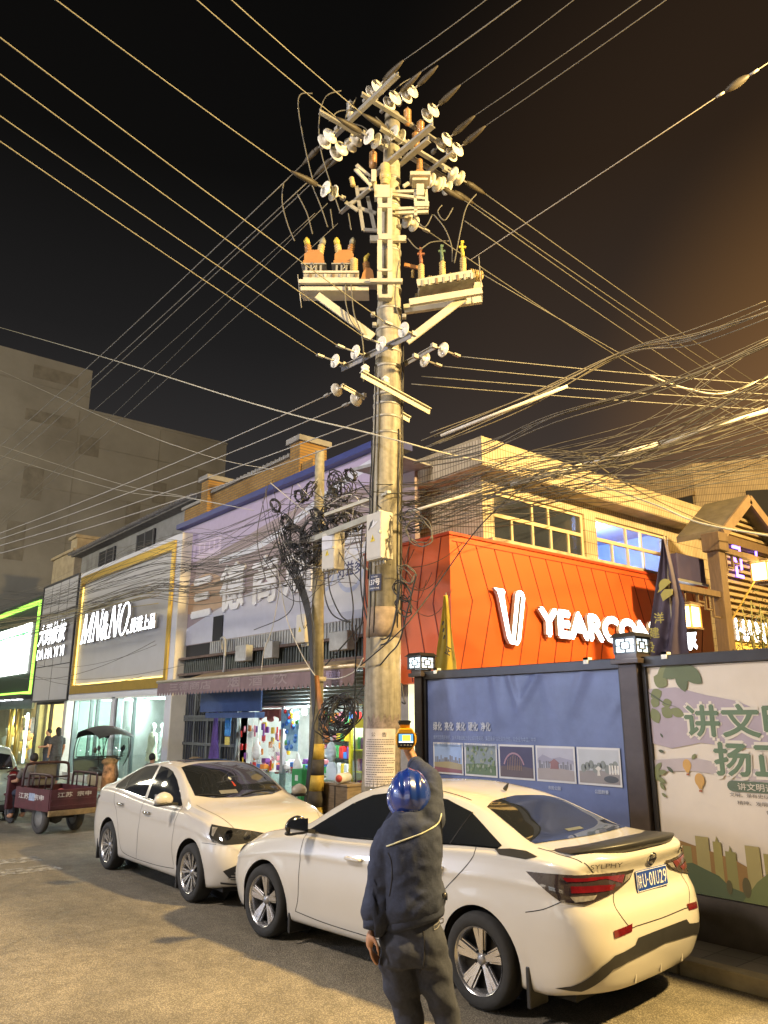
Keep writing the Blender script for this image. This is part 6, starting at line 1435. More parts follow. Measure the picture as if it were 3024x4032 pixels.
def wheel(t, x, y, R_, rr, style, sg):
    o = thing('wheel', '', '') ; del o['label']; del o['category']; o.parent = t; o.location = (x,y,R_); o.rotation_euler = (PI/2 if sg > 0 else -PI/2, 0, 0)
    # local z points inward for sg>0 ; build with the outer face at -z
    w2 = .10
    MB().lathe([(rr,-w2+.012),(rr+.02,-w2),(R_-.03,-w2-.004),(R_-.012,-w2+.012),(R_,-w2+.05),(R_,w2-.05),(R_-.012,w2-.012),(R_-.03,w2),(rr,w2)], n=48, cap=False).build('tyre', RUBBER, o)
    rm = MB().lathe([(rr+.002,-w2+.004),(rr-.006,-w2+.010),(rr-.018,-w2+.03),(rr-.024,0),(rr-.024,w2)], n=48, cap=False).build('rim', ALLOY, o)
    MB().lathe([(0,0),(rr-.024,0)], n=32, cap=False).build('brake_disc', ALLOYD, rm)
    sp = MB(); dk = MB()
    def spoke(mb, a0, a1, w0, w1, z0, z1, r0=.035, r1=None, th=.02):
        r1 = r1 or rr-.004
        c0,s0,c1,s1 = math.cos(a0),math.sin(a0),math.cos(a1),math.sin(a1)
        pts = []
        for (r,c_,s_,w_,z_) in ((r0,c0,s0,w0,z0),(r1,c1,s1,w1,z1)):
            for k in (-1,1):
                for dz in (0,th): pts.append((r*c_-k*w_/2*s_, r*s_+k*w_/2*c_, z_+dz))
        mb.add(pts, [(0,1,3,2),(4,6,7,5),(0,2,6,4),(1,5,7,3),(0,4,5,1),(2,3,7,6)])
    zf, zh = -w2+.018, -w2+.045
    if style == 'five':
        for k in range(5):
            a = 2*PI*k/5 + .31
            spoke(sp, a-.12, a-.115, .022, .040, zh, zf); spoke(sp, a+.12, a+.115, .022, .040, zh, zf)
            spoke(dk, a, a, .03, .05, zh+.03, zf+.03, .03, rr-.03)
            spoke(sp, a+.44, a+.26, .008, .012, zh+.01, zf+.012, .07, rr-.01); spoke(sp, a-.44, a-.26, .008, .012, zh+.01, zf+.012, .07, rr-.01)
    else:
        for k in range(10):
            a = 2*PI*k/10
            spoke(sp, a, a-.09, .012, .022, zh, zf); spoke(sp, a, a+.09, .012, .022, zh, zf)
            spoke(dk, a+.31, a+.31, .02, .03, zh+.03, zf+.03, .03, rr-.03)
    sp.build('spokes', ALLOY, rm); dk.build('dark_spokes', ALLOYD, rm)
    MB().lathe([(0,zh-.012),(.028,zh-.012),(.034,zh-.004),(.05,zh+.01),(.055,zh+.03)], n=24).build('hub_cap', M('hub_grey', (.25,.25,.26), .3, metal=.6), rm)
    return o
def mirror(car, x, y, sg, z, paint_top, m):
    o = MB(); q = Matrix.Translation((x,y,z))
    bm = bmesh.new(); bmesh.ops.create_uvsphere(bm, u_segments=20, v_segments=12, radius=1)
    for v in bm.verts: v.co = Vector((v.co.x*.075*(1 if v.co.x>0 else .45), v.co.y*.125, v.co.z*.08 - .015*abs(v.co.y)))
    o.bm(bm, q, True); ob = o.build('door_mirror', m, car.t)
    MB().bar((x-.01,y-sg*.10,z-.06),(x+.0,y-sg*.19,z-.075),.05,.035).build('mirror_foot', PLBLK, ob)
    if paint_top != m:
        lb = MB(); bm = bmesh.new(); bmesh.ops.create_uvsphere(bm, u_segments=20, v_segments=12, radius=1)
        for v in bm.verts: v.co = Vector((v.co.x*.078*(1 if v.co.x>0 else .3), v.co.y*.127, v.co.z*.03-.055 - .015*abs(v.co.y)))
        lb.bm(bm, q, True); lb.build('mirror_lower_shell', paint_top, ob)
    MB().add([(x-.036,y-.10,z-.06),(x-.036,y+.10,z-.06),(x-.036,y+.10,z+.05),(x-.036,y-.10,z+.05)],[(0,1,2,3)]).build('mirror_glass', CHROME, ob)
    return ob
def handle(car, x, z, sg, m):
    h, n = car.cast(Vector((x,sg*1.5,z)), Vector((0,-sg,0)))
    mb = MB(); bm = bmesh.new(); bmesh.ops.create_uvsphere(bm, u_segments=16, v_segments=8, radius=1)
    for v in bm.verts: v.co = Vector((math.copysign(abs(v.co.x)**.5,v.co.x)*.105, v.co.y*.016, v.co.z*.017))
    mb.bm(bm, Matrix.Translation(h+Vector((0,sg*.034,0))), True)
    mb.cyl(h+Vector((-.09,0,0)),h+Vector((-.085,sg*.035,0)),.014,n=8).cyl(h+Vector((.09,0,0)),h+Vector((.085,sg*.035,0)),.014,n=8)
    o = mb.build('door_handle', m, car.t)
    cup = [Vector((x+.07*math.cos(a)+.0, sg*1.0, z+.042*math.sin(a))) for a in [2*PI*k/18 for k in range(18)]]
    return o
def arc(cx,cz,r,a0,a1,n): return [(cx+r*math.cos(a0+(a1-a0)*i/n), cz+r*math.sin(a0+(a1-a0)*i/n)) for i in range(n+1)]
def place(t, hub_f, hub_r, sg, half):
    """puts a car so that its visible front and rear hubs (x, y) are there; sg=+1 when its left side is seen"""
    f_, r_ = Vector(hub_f), Vector(hub_r); d = (f_-r_).normalized(); lf = Vector((-d.y,d.x)); mid = (f_+r_)/2 - lf*sg*half
    t.location = (mid.x, mid.y, 0); t.rotation_euler = (0,0,math.atan2(d.y,d.x))

# ------------------------------------------------------------ the nearest car: white saloon seen from behind its left side
t1 = thing('parked_car', 'white saloon nearest the camera, seen from its left rear, nose to nose with another', 'car')
place(t1, (-7.19,4.40), (-4.48,4.63), 1, .88); t1.scale = (1,1.05,1.035)
ZT = [(-2.37,.97),(-2.30,1.075),(-2.18,1.115),(-2.0,1.105),(-1.72,1.12),(-1.45,1.215),(-1.15,1.33),(-.8,1.41),(-.4,1.447),(0,1.437),(.25,1.385),(.6,1.225),(.95,1.04),(1.07,1.0),(1.4,.95),(1.8,.875),(2.05,.80),(2.2,.72),(2.29,.62)]
ZB_ = [(-2.37,.88),(-2.2,1.0),(-1.9,1.045),(-1.5,1.05),(-1.0,1.03),(-.4,.985),(.3,.955),(.9,.935),(1.3,.89),(1.7,.81),(2.0,.73),(2.2,.64),(2.29,.54)]
YR = [(-2.37,.66),(-1.95,.70),(-1.72,.68),(-1.4,.61),(-1.1,.565),(-.6,.555),(0,.56),(.3,.585),(.6,.635),(.9,.70),(1.1,.75),(1.5,.72),(1.9,.66),(2.29,.5)]
FF = [(-2.37,.6),(-1.9,.68),(-1.7,.78),(-1.4,.87),(-.9,.88),(.2,.88),(.6,.85),(.95,.72),(1.1,.6),(2.29,.6)]
c1 = Car(t1, ZT, ZB_, YR, FF, .90, 2.29, -2.37, 1.356, -1.356, WHITE, ends=(.69,2.6,.56,4.0))
SD = (0,-1,0)   # looking at the left side
dlo = [(.80,.985),(.58,1.11),(.32,1.245),(.10,1.325),(-.15,1.362),(-.45,1.372),(-.80,1.345),(-1.08,1.275),(-1.35,1.155),(-1.52,1.085),(-1.50,1.07),(-1.1,1.058),(-.5,1.02),(.2,.985),(.6,.97)]
def both(fn):
    for sg in (1,-1): fn(sg)
for sg in (1,-1):
    sw = c1.patch('side_window', [(x,sg,z) for x,z in dlo], (0,-sg,0), TINT, .004)
    c1.patch('window_pillar', [(-.22,sg,1.0),(-.30,sg,1.0),(-.36,sg,1.372),(-.30,sg,1.372)], (0,-sg,0), PLBLK, .0065, parent=sw)
    c1.seam('window_divider', [(-1.02,sg,1.05),(-1.06,sg,1.15),(-1.10,sg,1.27)], (0,-sg,0), ALLOYD, .014, .007, parent=sw)
    c1.seam('chrome_belt_line', [(.78,sg,.978),(.2,sg,.980),(-.5,sg,1.015),(-1.1,sg,1.052),(-1.5,sg,1.066)], (0,-sg,0), CHROME, .012, .006)
    c1.patch('floating_pillar', [(-1.47,sg,1.11),(-1.54,sg,1.075),(-1.78,sg,1.07),(-1.86,sg,1.10),(-1.74,sg,1.13),(-1.60,sg,1.13)], (0,-sg,-.25), PLBLK, .004)
    g_ = MB()
    for pp in ([(.86,.30),(.80,.45),(.79,.7),(.80,.9),(.82,.975)],[(-.30,.26),(-.22,.5),(-.21,.75),(-.27,1.0)],[(-.98,.68),(-1.08,.78),(-1.22,.9),(-1.30,1.0),(-1.29,1.055)],[(.86,.30),(.4,.27),(-.30,.26)],[(-.30,.26),(-.7,.28),(-.88,.36),(-.98,.62)]):
        c1.seam('', [(x,sg,z) for x,z in pp], (0,-sg,0), w_=.007, mb=g_)
    c1.seam('', [(-1.80,sg*.9,.70),(-1.95,sg*.9,.74),(-2.08,sg*.85,.80)], (0,-sg,0), w_=.006, mb=g_)
    g_.build('door_gap', GAP, t1)
    handle(c1, .02, .835, sg, WHITE); handle(c1, -.92, .885, sg, WHITE)
    for x in (1.356,-1.356): wheel(t1, x, sg*.80, .318, .222, 'five', sg)
    mirror(c1, .70, sg*1.0, sg, 1.06, PLBLK, M('dark_mirror_cap', (.012,.014,.022), .15, var=0, coat=1))
    # rear lamps: smoked shell with red bars and clear lower lens
    D = (.72,-sg*.70,0)
    tl = c1.patch('taillight', [(-1.87,sg*.92,.955),(-2.1,sg*.86,.965),(-2.3,sg*.60,.96),(-2.36,sg*.30,.955),(-2.35,sg*.36,.895),(-2.33,sg*.52,.845),(-2.22,sg*.76,.785),(-2.10,sg*.87,.80),(-1.97,sg*.92,.89)], D, DARKL, .010, .02)
    c1.patch('red_lens', [(-2.10,sg*.84,.945),(-2.28,sg*.62,.94),(-2.345,sg*.42,.935),(-2.34,sg*.46,.885),(-2.30,sg*.60,.925),(-2.12,sg*.82,.92)], D, REDL, .014, .015, parent=tl)
    c1.patch('red_lens', [(-2.13,sg*.80,.895),(-2.27,sg*.65,.895),(-2.32,sg*.52,.885),(-2.31,sg*.55,.855),(-2.25,sg*.68,.855),(-2.13,sg*.80,.855)], D, REDL, .014, .015, parent=tl)
    c1.patch('clear_lens', [(-2.14,sg*.82,.835),(-2.26,sg*.68,.838),(-2.24,sg*.70,.81),(-2.16,sg*.80,.80)], D, CLEARL, .014, .012, parent=tl)
    c1.patch('clear_lens', [(-2.345,sg*.41,.93),(-2.355,sg*.33,.935),(-2.35,sg*.38,.90),(-2.34,sg*.44,.885)], D, CLEARL, .014, .012, parent=tl)
    c1.patch('reflector', [(-2.28,sg*.60,.625),(-2.33,sg*.40,.64),(-2.33,sg*.42,.595),(-2.28,sg*.60,.58)], (1,-sg*.25,0), REDL, .006, .03)
    hl = c1.patch('headlight', [(1.78,sg*.86,.79),(2.0,sg*.80,.76),(2.2,sg*.55,.70),(2.22,sg*.50,.64),(2.05,sg*.75,.64),(1.9,sg*.84,.70)], (-.7,-sg*.71,0), CLEARL, .006, .02)
    # mud flap
    MB().box(-1.80,-1.765,sg*.66,sg*.87,.10,.36,bev=.01).build('mud_flap', PLBLK, t1); MB().box(.945,.98,sg*.66,sg*.87,.10,.34,bev=.01).build('mud_flap', PLBLK, t1)
RD = (1,0,0)
rw = c1.patch('rear_window', [(-1.06,0,1.5),(-1.10,.36,1.5),(-1.16,.50,1.5),(-1.45,.575,1.4),(-1.74,.645,1.2),(-1.80,.3,1.2),(-1.82,0,1.2),(-1.80,-.3,1.2),(-1.74,-.645,1.2),(-1.45,-.575,1.4),(-1.16,-.50,1.5),(-1.10,-.36,1.5)], (0,0,-1), TINT, .004, .04)
c1.patch('heater_label', [(-1.62,-.12,1.3),(-1.66,-.12,1.3),(-1.66,.10,1.3),(-1.62,.10,1.3)], (0,0,-1), M('faint_sticker', (.10,.11,.10), .4), .006, .04, parent=rw)
c1.patch('windshield', [(1.0,0,1.2),(.95,.42,1.2),(.84,.63,1.2),(.50,.585,1.3),(.16,.515,1.4),(.10,.3,1.5),(.08,0,1.5),(.10,-.3,1.5),(.16,-.515,1.4),(.50,-.585,1.3),(.84,-.63,1.2),(.95,-.42,1.2)], (0,0,-1), TINT, .004, .04)
g_ = MB()
for sg in (1,-1):
    c1.seam('', [(-1.80,sg*.70,1.2),(-2.0,sg*.715,1.2),(-2.17,sg*.70,1.2)], (0,0,-1), w_=.007, mb=g_)
    c1.seam('', [(-2.2,sg*.70,1.04),(-2.27,sg*.66,.98)], (1,-sg*.4,-.2), w_=.007, mb=g_)
    c1.seam('', [(-2.35,sg*.50,.83),(-2.35,sg*.53,.74),(-2.35,sg*.44,.625),(-2.35,sg*.36,.615)], RD, w_=.007, mb=g_)
    c1.seam('', [(1.05,sg*.70,1.1),(1.5,sg*.66,1.1),(1.95,sg*.56,1.0)], (0,0,-1), w_=.006, mb=g_)
    c1.seam('', [(-1.0,sg*.50,1.5),(-.4,sg*.49,1.5),(.1,sg*.50,1.5)], (0,0,-1), w_=.012, mb=g_)
c1.seam('', [(-2.35,.36,.615),(-2.36,0,.612),(-2.35,-.36,.615)], RD, w_=.007, mb=g_)
g_.build('boot_gap', GAP, t1)
up_ = lambda L: [(x,y,z+.085) for x,y,z in L]
c1.patch('bumper_trim', up_([(-2.10,.84,.18),(-2.20,.71,.34),(-2.26,.62,.395),(-2.30,.50,.41),(-2.33,.40,.425),(-2.345,.36,.46),(-2.36,0,.465),(-2.345,-.36,.46),(-2.33,-.40,.425),(-2.30,-.50,.41),(-2.26,-.62,.395),(-2.20,-.71,.34),(-2.10,-.84,.18),(-2.14,-.77,.18),(-2.24,-.62,.31),(-2.30,-.48,.335),(-2.35,0,.365),(-2.30,.48,.335),(-2.24,.62,.31),(-2.14,.77,.18)]), RD, PLBLK, .005, .03)
for y in (-.34,.0,.34):
    h_,n_ = c1.cast(Vector((-3,y,.36)), Vector((1,0,0))); MB().bar(h_+Vector((.03,0,.04)), h_+Vector((.05,0,-.10)), .012, .05, (1,0,0)).build('diffuser_fin', WHITE, t1)
# lip spoiler on the boot
P = []
for i in range(31):
    y = -.70+1.4*i/30; xo = .26*(abs(y)/.70)**3.2; h_,n_ = c1.cast(Vector((-2.14+xo*.75,y,1.2)), Vector((0,0,-1))); e_ = 1-(abs(y)/.70)**6
    hr = Vector((-2.335+xo, y, h_.z+.028*e_)); hd = Vector((-2.315+xo, y, h_.z-.030*e_))
    P.append([h_+Vector((.10,0,.003)), h_+Vector((.0,0,.018*e_+.003)), hr, hr+Vector((-.008,0,-.012*e_)), hd, hd+Vector((.03,0,-.002))])
MB().grid(P).build('boot_spoiler', PLBLK, t1)
def rear_part(name, mb_or_txt, y, z, m, **k): pass
FR = Matrix(((0,0,-1,0),(-1,0,0,0),(0,1,0,0),(0,0,0,1)))   # local xy on the tail, faces -X
def rmx(y,z,out=.006):
    h,n = c1.cast(Vector((-3,y,z)), Vector((1,0,0))); zx = n; yx = (Vector((0,0,1))-zx*zx.z).normalized(); xx = yx.cross(zx)
    q = Matrix((xx,yx,zx)).transposed().to_4x4(); return Matrix.Translation(h+n*out) @ q
mt = rmx(.0,.865,.004)
npl = MB().box(-.22,.22,-.07,.07,0,.008,bev=.004,mtx=mt).build('number_plate', M('plate_blue', (.012,.05,.30), .35, var=.03), t1)
bd_ = MB()
for a in ((-.215,.215,.062,.066),(-.215,.215,-.066,-.062),(-.215,-.211,-.062,.062),(.211,.215,-.062,.062)): bd_.box(a[0],a[1],a[2],a[3],.008,.0092,mtx=mt)
bd_.build('plate_border', M('plate_white_ink', (.72,.72,.74), .4), npl)
for s_,x,w_ in (('陕',-.20,.05),('U',-.135,.045),('·',-.076,.014),('0',-.048,.045),('1',.012,.014),('U',.045,.045),('2',.100,.045),('9',.155,.045)):
    hh = .09 if s_ != '·' else .014
    text('lettering', s_, M('plate_white_ink', (.72,.72,.74), .4), mt @ Matrix.Translation((x,-.045 if s_!='·' else -.007,.0085)), w=w_, h=hh, depth=.0015, bold=.0, parent=npl)
text('lettering', 'SYLPHY', M('badge_steel', (.09,.09,.09), .3, metal=.4), rmx(.60,.995,.004) @ Matrix.Translation((-.075,0,0)), w=.27, h=.033, depth=.004, parent=t1)
text('lettering', 'XE', M('badge_steel', ()), rmx(-.52,.995,.004), w=.09, h=.03, depth=.006, bold=.03, parent=t1)
mt = rmx(0,1.0,.004); em = MB(); k = 32
for i in range(k):
    a0,a1 = 2*PI*i/k, 2*PI*(i+1)/k
    if abs(math.sin((a0+a1)/2)) < .22: continue
    r0,r1 = .042,.052
    em.add([(r*math.cos(a),r*math.sin(a)*.95,z) for a in (a0,a1) for r in (r0,r1) for z in (0,.008)], [(0,1,3,2),(4,6,7,5),(0,4,5,1),(2,3,7,6),(1,5,7,3)], mtx=mt)
em.box(-.056,.056,-.010,.010,.0,.009,mtx=mt)
eo = em.build('badge', CHROME, t1); text('lettering', 'NISSAN', GAP, mt @ Matrix.Translation((-.046,-.006,.0095)), w=.092, h=.012, depth=.001, parent=eo)
MB().lathe([(0,0),(.02,0),(.016,.03),(.004,.07),(0,.07)], Matrix.Translation((-.95,0,1.40)) @ Matrix.Rotation(-.7,4,'Y'), n=10).build('roof_aerial', PLBLK, t1)

# ------------------------------------------------------------ the second white saloon, facing us
t2 = thing('parked_car', 'cream white saloon facing right with chrome lower grille, parked before the grocery', 'car')
place(t2, (-9.04,4.46), (-11.65,4.46), -1, .86); t2.scale = (1,1,1.02)
WHITE2 = PAINT('pearl_car_paint', (.51,.485,.445))
ZT2 = [(-2.33,.95),(-2.26,1.06),(-2.1,1.10),(-1.95,1.10),(-1.72,1.13),(-1.4,1.25),(-1.1,1.36),(-.7,1.45),(-.3,1.475),(.1,1.455),(.35,1.395),(.7,1.23),(1.0,1.075),(1.12,1.04),(1.45,.99),(1.85,.92),(2.02,.84),(2.11,.74),(2.17,.62)]
ZB2 = [(-2.33,.86),(-2.15,.99),(-1.9,1.03),(-1.5,1.045),(-1.0,1.025),(-.4,.985),(.3,.955),(.95,.95),(1.3,.92),(1.7,.855),(2.0,.77),(2.09,.66),(2.17,.54)]
c2 = Car(t2, ZT2, ZB2, [(x,y+.02) for x,y in YR], FF, .89, 2.17, -2.33, 1.31, -1.31, WHITE2, ends=(.62,2.8,.62,3.0))
dl2 = [(.86,1.0),(.62,1.14),(.38,1.265),(.15,1.35),(-.1,1.39),(-.45,1.402),(-.80,1.372),(-1.05,1.31),(-1.28,1.21),(-1.42,1.10),(-1.40,1.065),(-1.1,1.055),(-.5,1.02),(.2,.985),(.6,.98)]
for sg in (1,-1):
    sw = c2.patch('side_window', [(x,sg,z) for x,z in dl2], (0,-sg,0), TINT, .004)
    c2.patch('window_pillar', [(-.20,sg,1.0),(-.28,sg,1.0),(-.36,sg,1.402),(-.30,sg,1.402)], (0,-sg,0), WHITE2, .0065, parent=sw)
    c2.seam('window_divider', [(-1.02,sg,1.05),(-1.08,sg,1.18),(-1.10,sg,1.29)], (0,-sg,0), PLBLK, .014, .007, parent=sw)
    c2.seam('belt_line', [(.85,sg,.992),(.2,sg,.980),(-.5,sg,1.015),(-1.1,sg,1.05),(-1.4,sg,1.06)], (0,-sg,0), CHROME, .010, .006)
    g_ = MB()
    for pp in ([(.90,.30),(.85,.45),(.84,.7),(.86,.9),(.87,.99)],[(-.28,.26),(-.22,.5),(-.21,.75),(-.24,1.0)],[(-.92,.60),(-1.06,.78),(-1.20,.9),(-1.28,1.0),(-1.25,1.05)],[(.90,.30),(.4,.27),(-.28,.26)],[(-.28,.26),(-.7,.28),(-.84,.36),(-.93,.60)]):
        c2.seam('', [(x,sg,z) for x,z in pp], (0,-sg,0), w_=.007, mb=g_)
    c2.seam('', [(1.10,sg*.72,1.1),(1.5,sg*.70,1.1),(1.90,sg*.60,1.0)], (0,0,-1), w_=.006, mb=g_)
    c2.seam('', [(1.60,sg*.9,.66),(1.72,sg*.9,.665),(1.85,sg*.85,.665)], (-.2,-sg,0), w_=.005, mb=g_)
    g_.build('door_gap', GAP, t2)
    handle(c2, .02, .85, sg, CHROME); handle(c2, -.90, .885, sg, CHROME)
    for x in (1.31,-1.31): wheel(t2, x, sg*.78, .312, .215, 'ten', sg)
    mirror(c2, .76, sg*1.0, sg, 1.08, PLBLK, WHITE2)
    D = (-.75,-sg*.66,0)
    hl = c2.patch('headlight', [(1.76,sg*.88,.855),(1.95,sg*.80,.83),(2.12,sg*.60,.79),(2.19,sg*.44,.755),(2.22,sg*.42,.70),(2.14,sg*.62,.675),(1.98,sg*.80,.665),(1.84,sg*.88,.69),(1.78,sg*.9,.75)], D, M('headlight_glass', (.03,.03,.03), .05, coat=1, var=0), .006, .02)
    for cx,cy,cz,r in ((1.99,.77,.755,.048),(2.11,.60,.74,.045)):
        c2.patch('lamp_lens', [(cx+.0-.5*r*math.cos(a)*.9, sg*(cy+r*math.cos(a)*.8), cz+r*math.sin(a)) for a in [2*PI*k/18 for k in range(18)]], D, CHROME, .009, .02, parent=hl)
    c2.patch('turn_lens', [(1.80,sg*.885,.83),(1.86,sg*.85,.825),(1.835,sg*.87,.74),(1.815,sg*.88,.75)], D, CLEARL, .009, .02, parent=hl)
    fg = c2.patch('fog_grille', [(1.98,sg*.80,.40),(2.10,sg*.68,.47),(2.20,sg*.50,.48),(2.25,sg*.30,.47),(2.25,sg*.30,.31),(2.18,sg*.52,.30),(2.05,sg*.74,.31)], D, PLBLK, .006, .02)
    for k in range(5):
        z = .325+.03*k; c2.seam('chrome_slat', [(2.03+.02*k,sg*(.765-.03*k),z),(2.16,sg*.56,z+.002),(2.24,sg*.33,z+.002)], D, CHROME, .011, .011, parent=fg)
    c2.seam('lower_lip', [(1.96,sg*.82,.275),(2.1,sg*.68,.262),(2.22,sg*.40,.26)], D, PLBLK, .022, .008)
    c2.patch('taillight', [(-1.85,sg*.9,.93),(-2.1,sg*.84,.94),(-2.28,sg*.5,.93),(-2.28,sg*.5,.80),(-2.1,sg*.84,.78),(-1.95,sg*.9,.85)], (.7,-sg*.7,0), REDL, .006, .03)
    MB().box(-1.76,-1.725,sg*.64,sg*.86,.09,.36,bev=.01).build('mud_flap', PLBLK, t2); MB().box(.93,.965,sg*.64,sg*.86,.09,.34,bev=.01).build('mud_flap', PLBLK, t2)
c2.patch('grille', [(2.24,.40,.74),(2.27,0,.745),(2.24,-.40,.74),(2.25,-.34,.60),(2.28,0,.58),(2.25,.34,.60)], (-1,0,0), PLBLK, .006, .03)
c2.patch('lower_grille', [(2.25,.28,.47),(2.25,-.28,.47),(2.25,-.28,.30),(2.25,.28,.30)], (-1,0,0), PLBLK, .006, .03)
for k in range(4): c2.seam('chrome_slat', [(2.2,.28,.335+.035*k),(2.25,0,.335+.035*k),(2.2,-.28,.335+.035*k)], (-1,0,0), CHROME, .011, .010)
ws2 = c2.patch('windshield', [(1.05,0,1.2),(1.0,.42,1.2),(.89,.64,1.2),(.55,.60,1.3),(.22,.535,1.4),(.17,.3,1.5),(.15,0,1.5),(.17,-.3,1.5),(.22,-.535,1.4),(.55,-.60,1.3),(.89,-.64,1.2),(1.0,-.42,1.2)], (0,0,-1), TINT, .004, .04)
c2.patch('dash_paper', [(.93,-.30,1.2),(.86,-.30,1.2),(.86,-.05,1.2),(.93,-.05,1.2)], (0,0,-1), M('faint_paper', (.16,.16,.15), .5), .006, .04, parent=ws2)
c2.patch('hanging_charm', [(.60,-.03,1.3),(.64,-.055,1.3),(.68,-.03,1.3),(.64,-.005,1.3)], (0,0,-1), M('charm_white', (.40,.42,.38), .4), .006, .02, parent=ws2)
c2.patch('hanging_charm', [(.70,-.04,1.3),(.80,-.045,1.3),(.80,-.015,1.3),(.70,-.02,1.3)], (0,0,-1), M('charm_red', (.32,.04,.02), .5), .006, .02, parent=ws2)
for sg in (1,-1): c2.seam('wiper', [(1.0,sg*.1-.15,1.2),(.93,sg*.3-.12,1.2),(.90,sg*.5-.1,1.2)], (0,0,-1), PLBLK, .018, .012)
c2.patch('sunroof', [(.02,.40,1.6),(.02,-.40,1.6),(-.55,-.40,1.6),(-.55,.40,1.6)], (0,0,-1), TINT, .003, .05)
c2.patch('rear_window', [(-1.08,.5,1.4),(-1.08,-.5,1.4),(-1.70,-.6,1.2),(-1.70,.6,1.2)], (0,0,-1), TINT, .004, .05)

# ------------------------------------------------------------ the pale green hatchback cut by the left edge
t3 = thing('parked_car', 'pale green hatchback cut off by the left edge beside the cargo tricycle', 'car')
MINT = PAINT('mint_car_paint', (.40,.52,.47))
t3.location = (-19.9, 4.25, 0); t3.rotation_euler = (0,0,PI-.05)
ZT3 = [(-1.78,.98),(-1.74,1.15),(-1.66,1.30),(-1.5,1.44),(-1.2,1.51),(-.6,1.535),(0,1.50),(.4,1.38),(.8,1.18),(1.1,1.03),(1.5,.95),(1.75,.82),(1.85,.62)]
ZB3 = [(-1.78,.93),(-1.7,.99),(-1.4,1.0),(-.6,.98),(.5,.95),(1.1,.93),(1.5,.84),(1.75,.7),(1.85,.54)]
c3 = Car(t3, ZT3, ZB3, [(-1.78,.60),(-1.2,.60),(-.4,.60),(.4,.62),(.9,.70),(1.3,.72),(1.85,.5)], [(-1.78,.7),(-1.4,.86),(.4,.88),(.9,.75),(1.1,.6),(1.85,.6)], .84, 1.85, -1.78, 1.25, -1.22, MINT, ends=(.6,2.6,.40,3.4))
c3.patch('rear_window', [(-1.6,.55,1.32),(-1.55,.3,1.36),(-1.55,-.3,1.36),(-1.6,-.55,1.32),(-1.7,-.62,1.04),(-1.72,0,1.02),(-1.7,.62,1.04)], (1,0,-.1), TINT, .005, .03)
for sg in (1,-1):
    c3.patch('side_window', [(.8,sg,1.0),(.3,sg,1.32),(-.3,sg,1.42),(-1.0,sg,1.40),(-1.4,sg,1.25),(-1.45,sg,1.05),(-.5,sg,1.0)], (0,-sg,0), TINT, .004)
    tl = c3.patch('taillight', [(-1.52,sg*.84,1.02),(-1.62,sg*.78,1.12),(-1.72,sg*.68,1.05),(-1.76,sg*.60,.88),(-1.70,sg*.70,.82),(-1.58,sg*.82,.90)], (.7,-sg*.7,0), REDL, .008, .02)
    c3.patch('clear_lens', [(-1.66,sg*.76,.93),(-1.73,sg*.66,.92),(-1.72,sg*.68,.87),(-1.66,sg*.76,.87)], (.7,-sg*.7,0), CLEARL, .012, .02, parent=tl)
    for x in (1.25,-1.22): wheel(t3, x, sg*.74, .29, .19, 'ten', sg)
    c3.seam('tailgate_gap', [(-1.74,sg*.5,.86),(-1.70,sg*.68,.78),(-1.6,sg*.78,.74)], (.8,-sg*.6,0), GAP, .007)
c3.seam('bumper_gap', [(-1.7,.7,.42),(-1.78,0,.40),(-1.7,-.7,.42)], (1,0,0), GAP, .012)
MB().box(-1.80,-1.70,-.6,.6,.22,.34,bev=.02).build('lower_bumper', PLBLK, t3)
c3.patch('paper_tag', [(-1.72,.55,1.12),(-1.72,.42,1.12),(-1.72,.42,.98),(-1.72,.55,.98)], (1,0,0), M('pink_tag', (.5,.25,.22), .7), .012, .03)
# ================================================================== PEOPLE
from mathutils import noise
class Blob(MB):
    def loft(s, rings, n=20, cap=True):
        """rings: (centre, rx, ry[, twist]) stacked; ellipses lying in the local xy plane"""
        vs=[]; k=len(rings)
        for r in rings:
            c=Vector(r[0]); tw=r[3] if len(r)>3 else 0
            for j in range(n):
                t=2*PI*j/n; x=r[1]*math.copysign(abs(math.cos(t))**.85,math.cos(t)); y=r[2]*math.copysign(abs(math.sin(t))**.85,math.sin(t))
                vs.append(c+Vector((x*math.cos(tw)-y*math.sin(tw), x*math.sin(tw)+y*math.cos(tw), 0)))
        fs=[(i*n+j,i*n+(j+1)%n,(i+1)*n+(j+1)%n,(i+1)*n+j) for i in range(k-1) for j in range(n)]
        if cap: fs+=[tuple(range(n))[::-1],tuple((k-1)*n+j for j in range(n))]
        return s.add(vs,fs,True)
    def ball(s, c, rx, ry, rz, mtx=None):
        bm=bmesh.new(); bmesh.ops.create_uvsphere(bm,u_segments=20,v_segments=14,radius=1)
        for v in bm.verts: v.co=Vector((v.co.x*rx,v.co.y*ry,v.co.z*rz))
        q=Matrix.Translation(c) @ (mtx or Matrix()); return s.bm(bm,q,True)
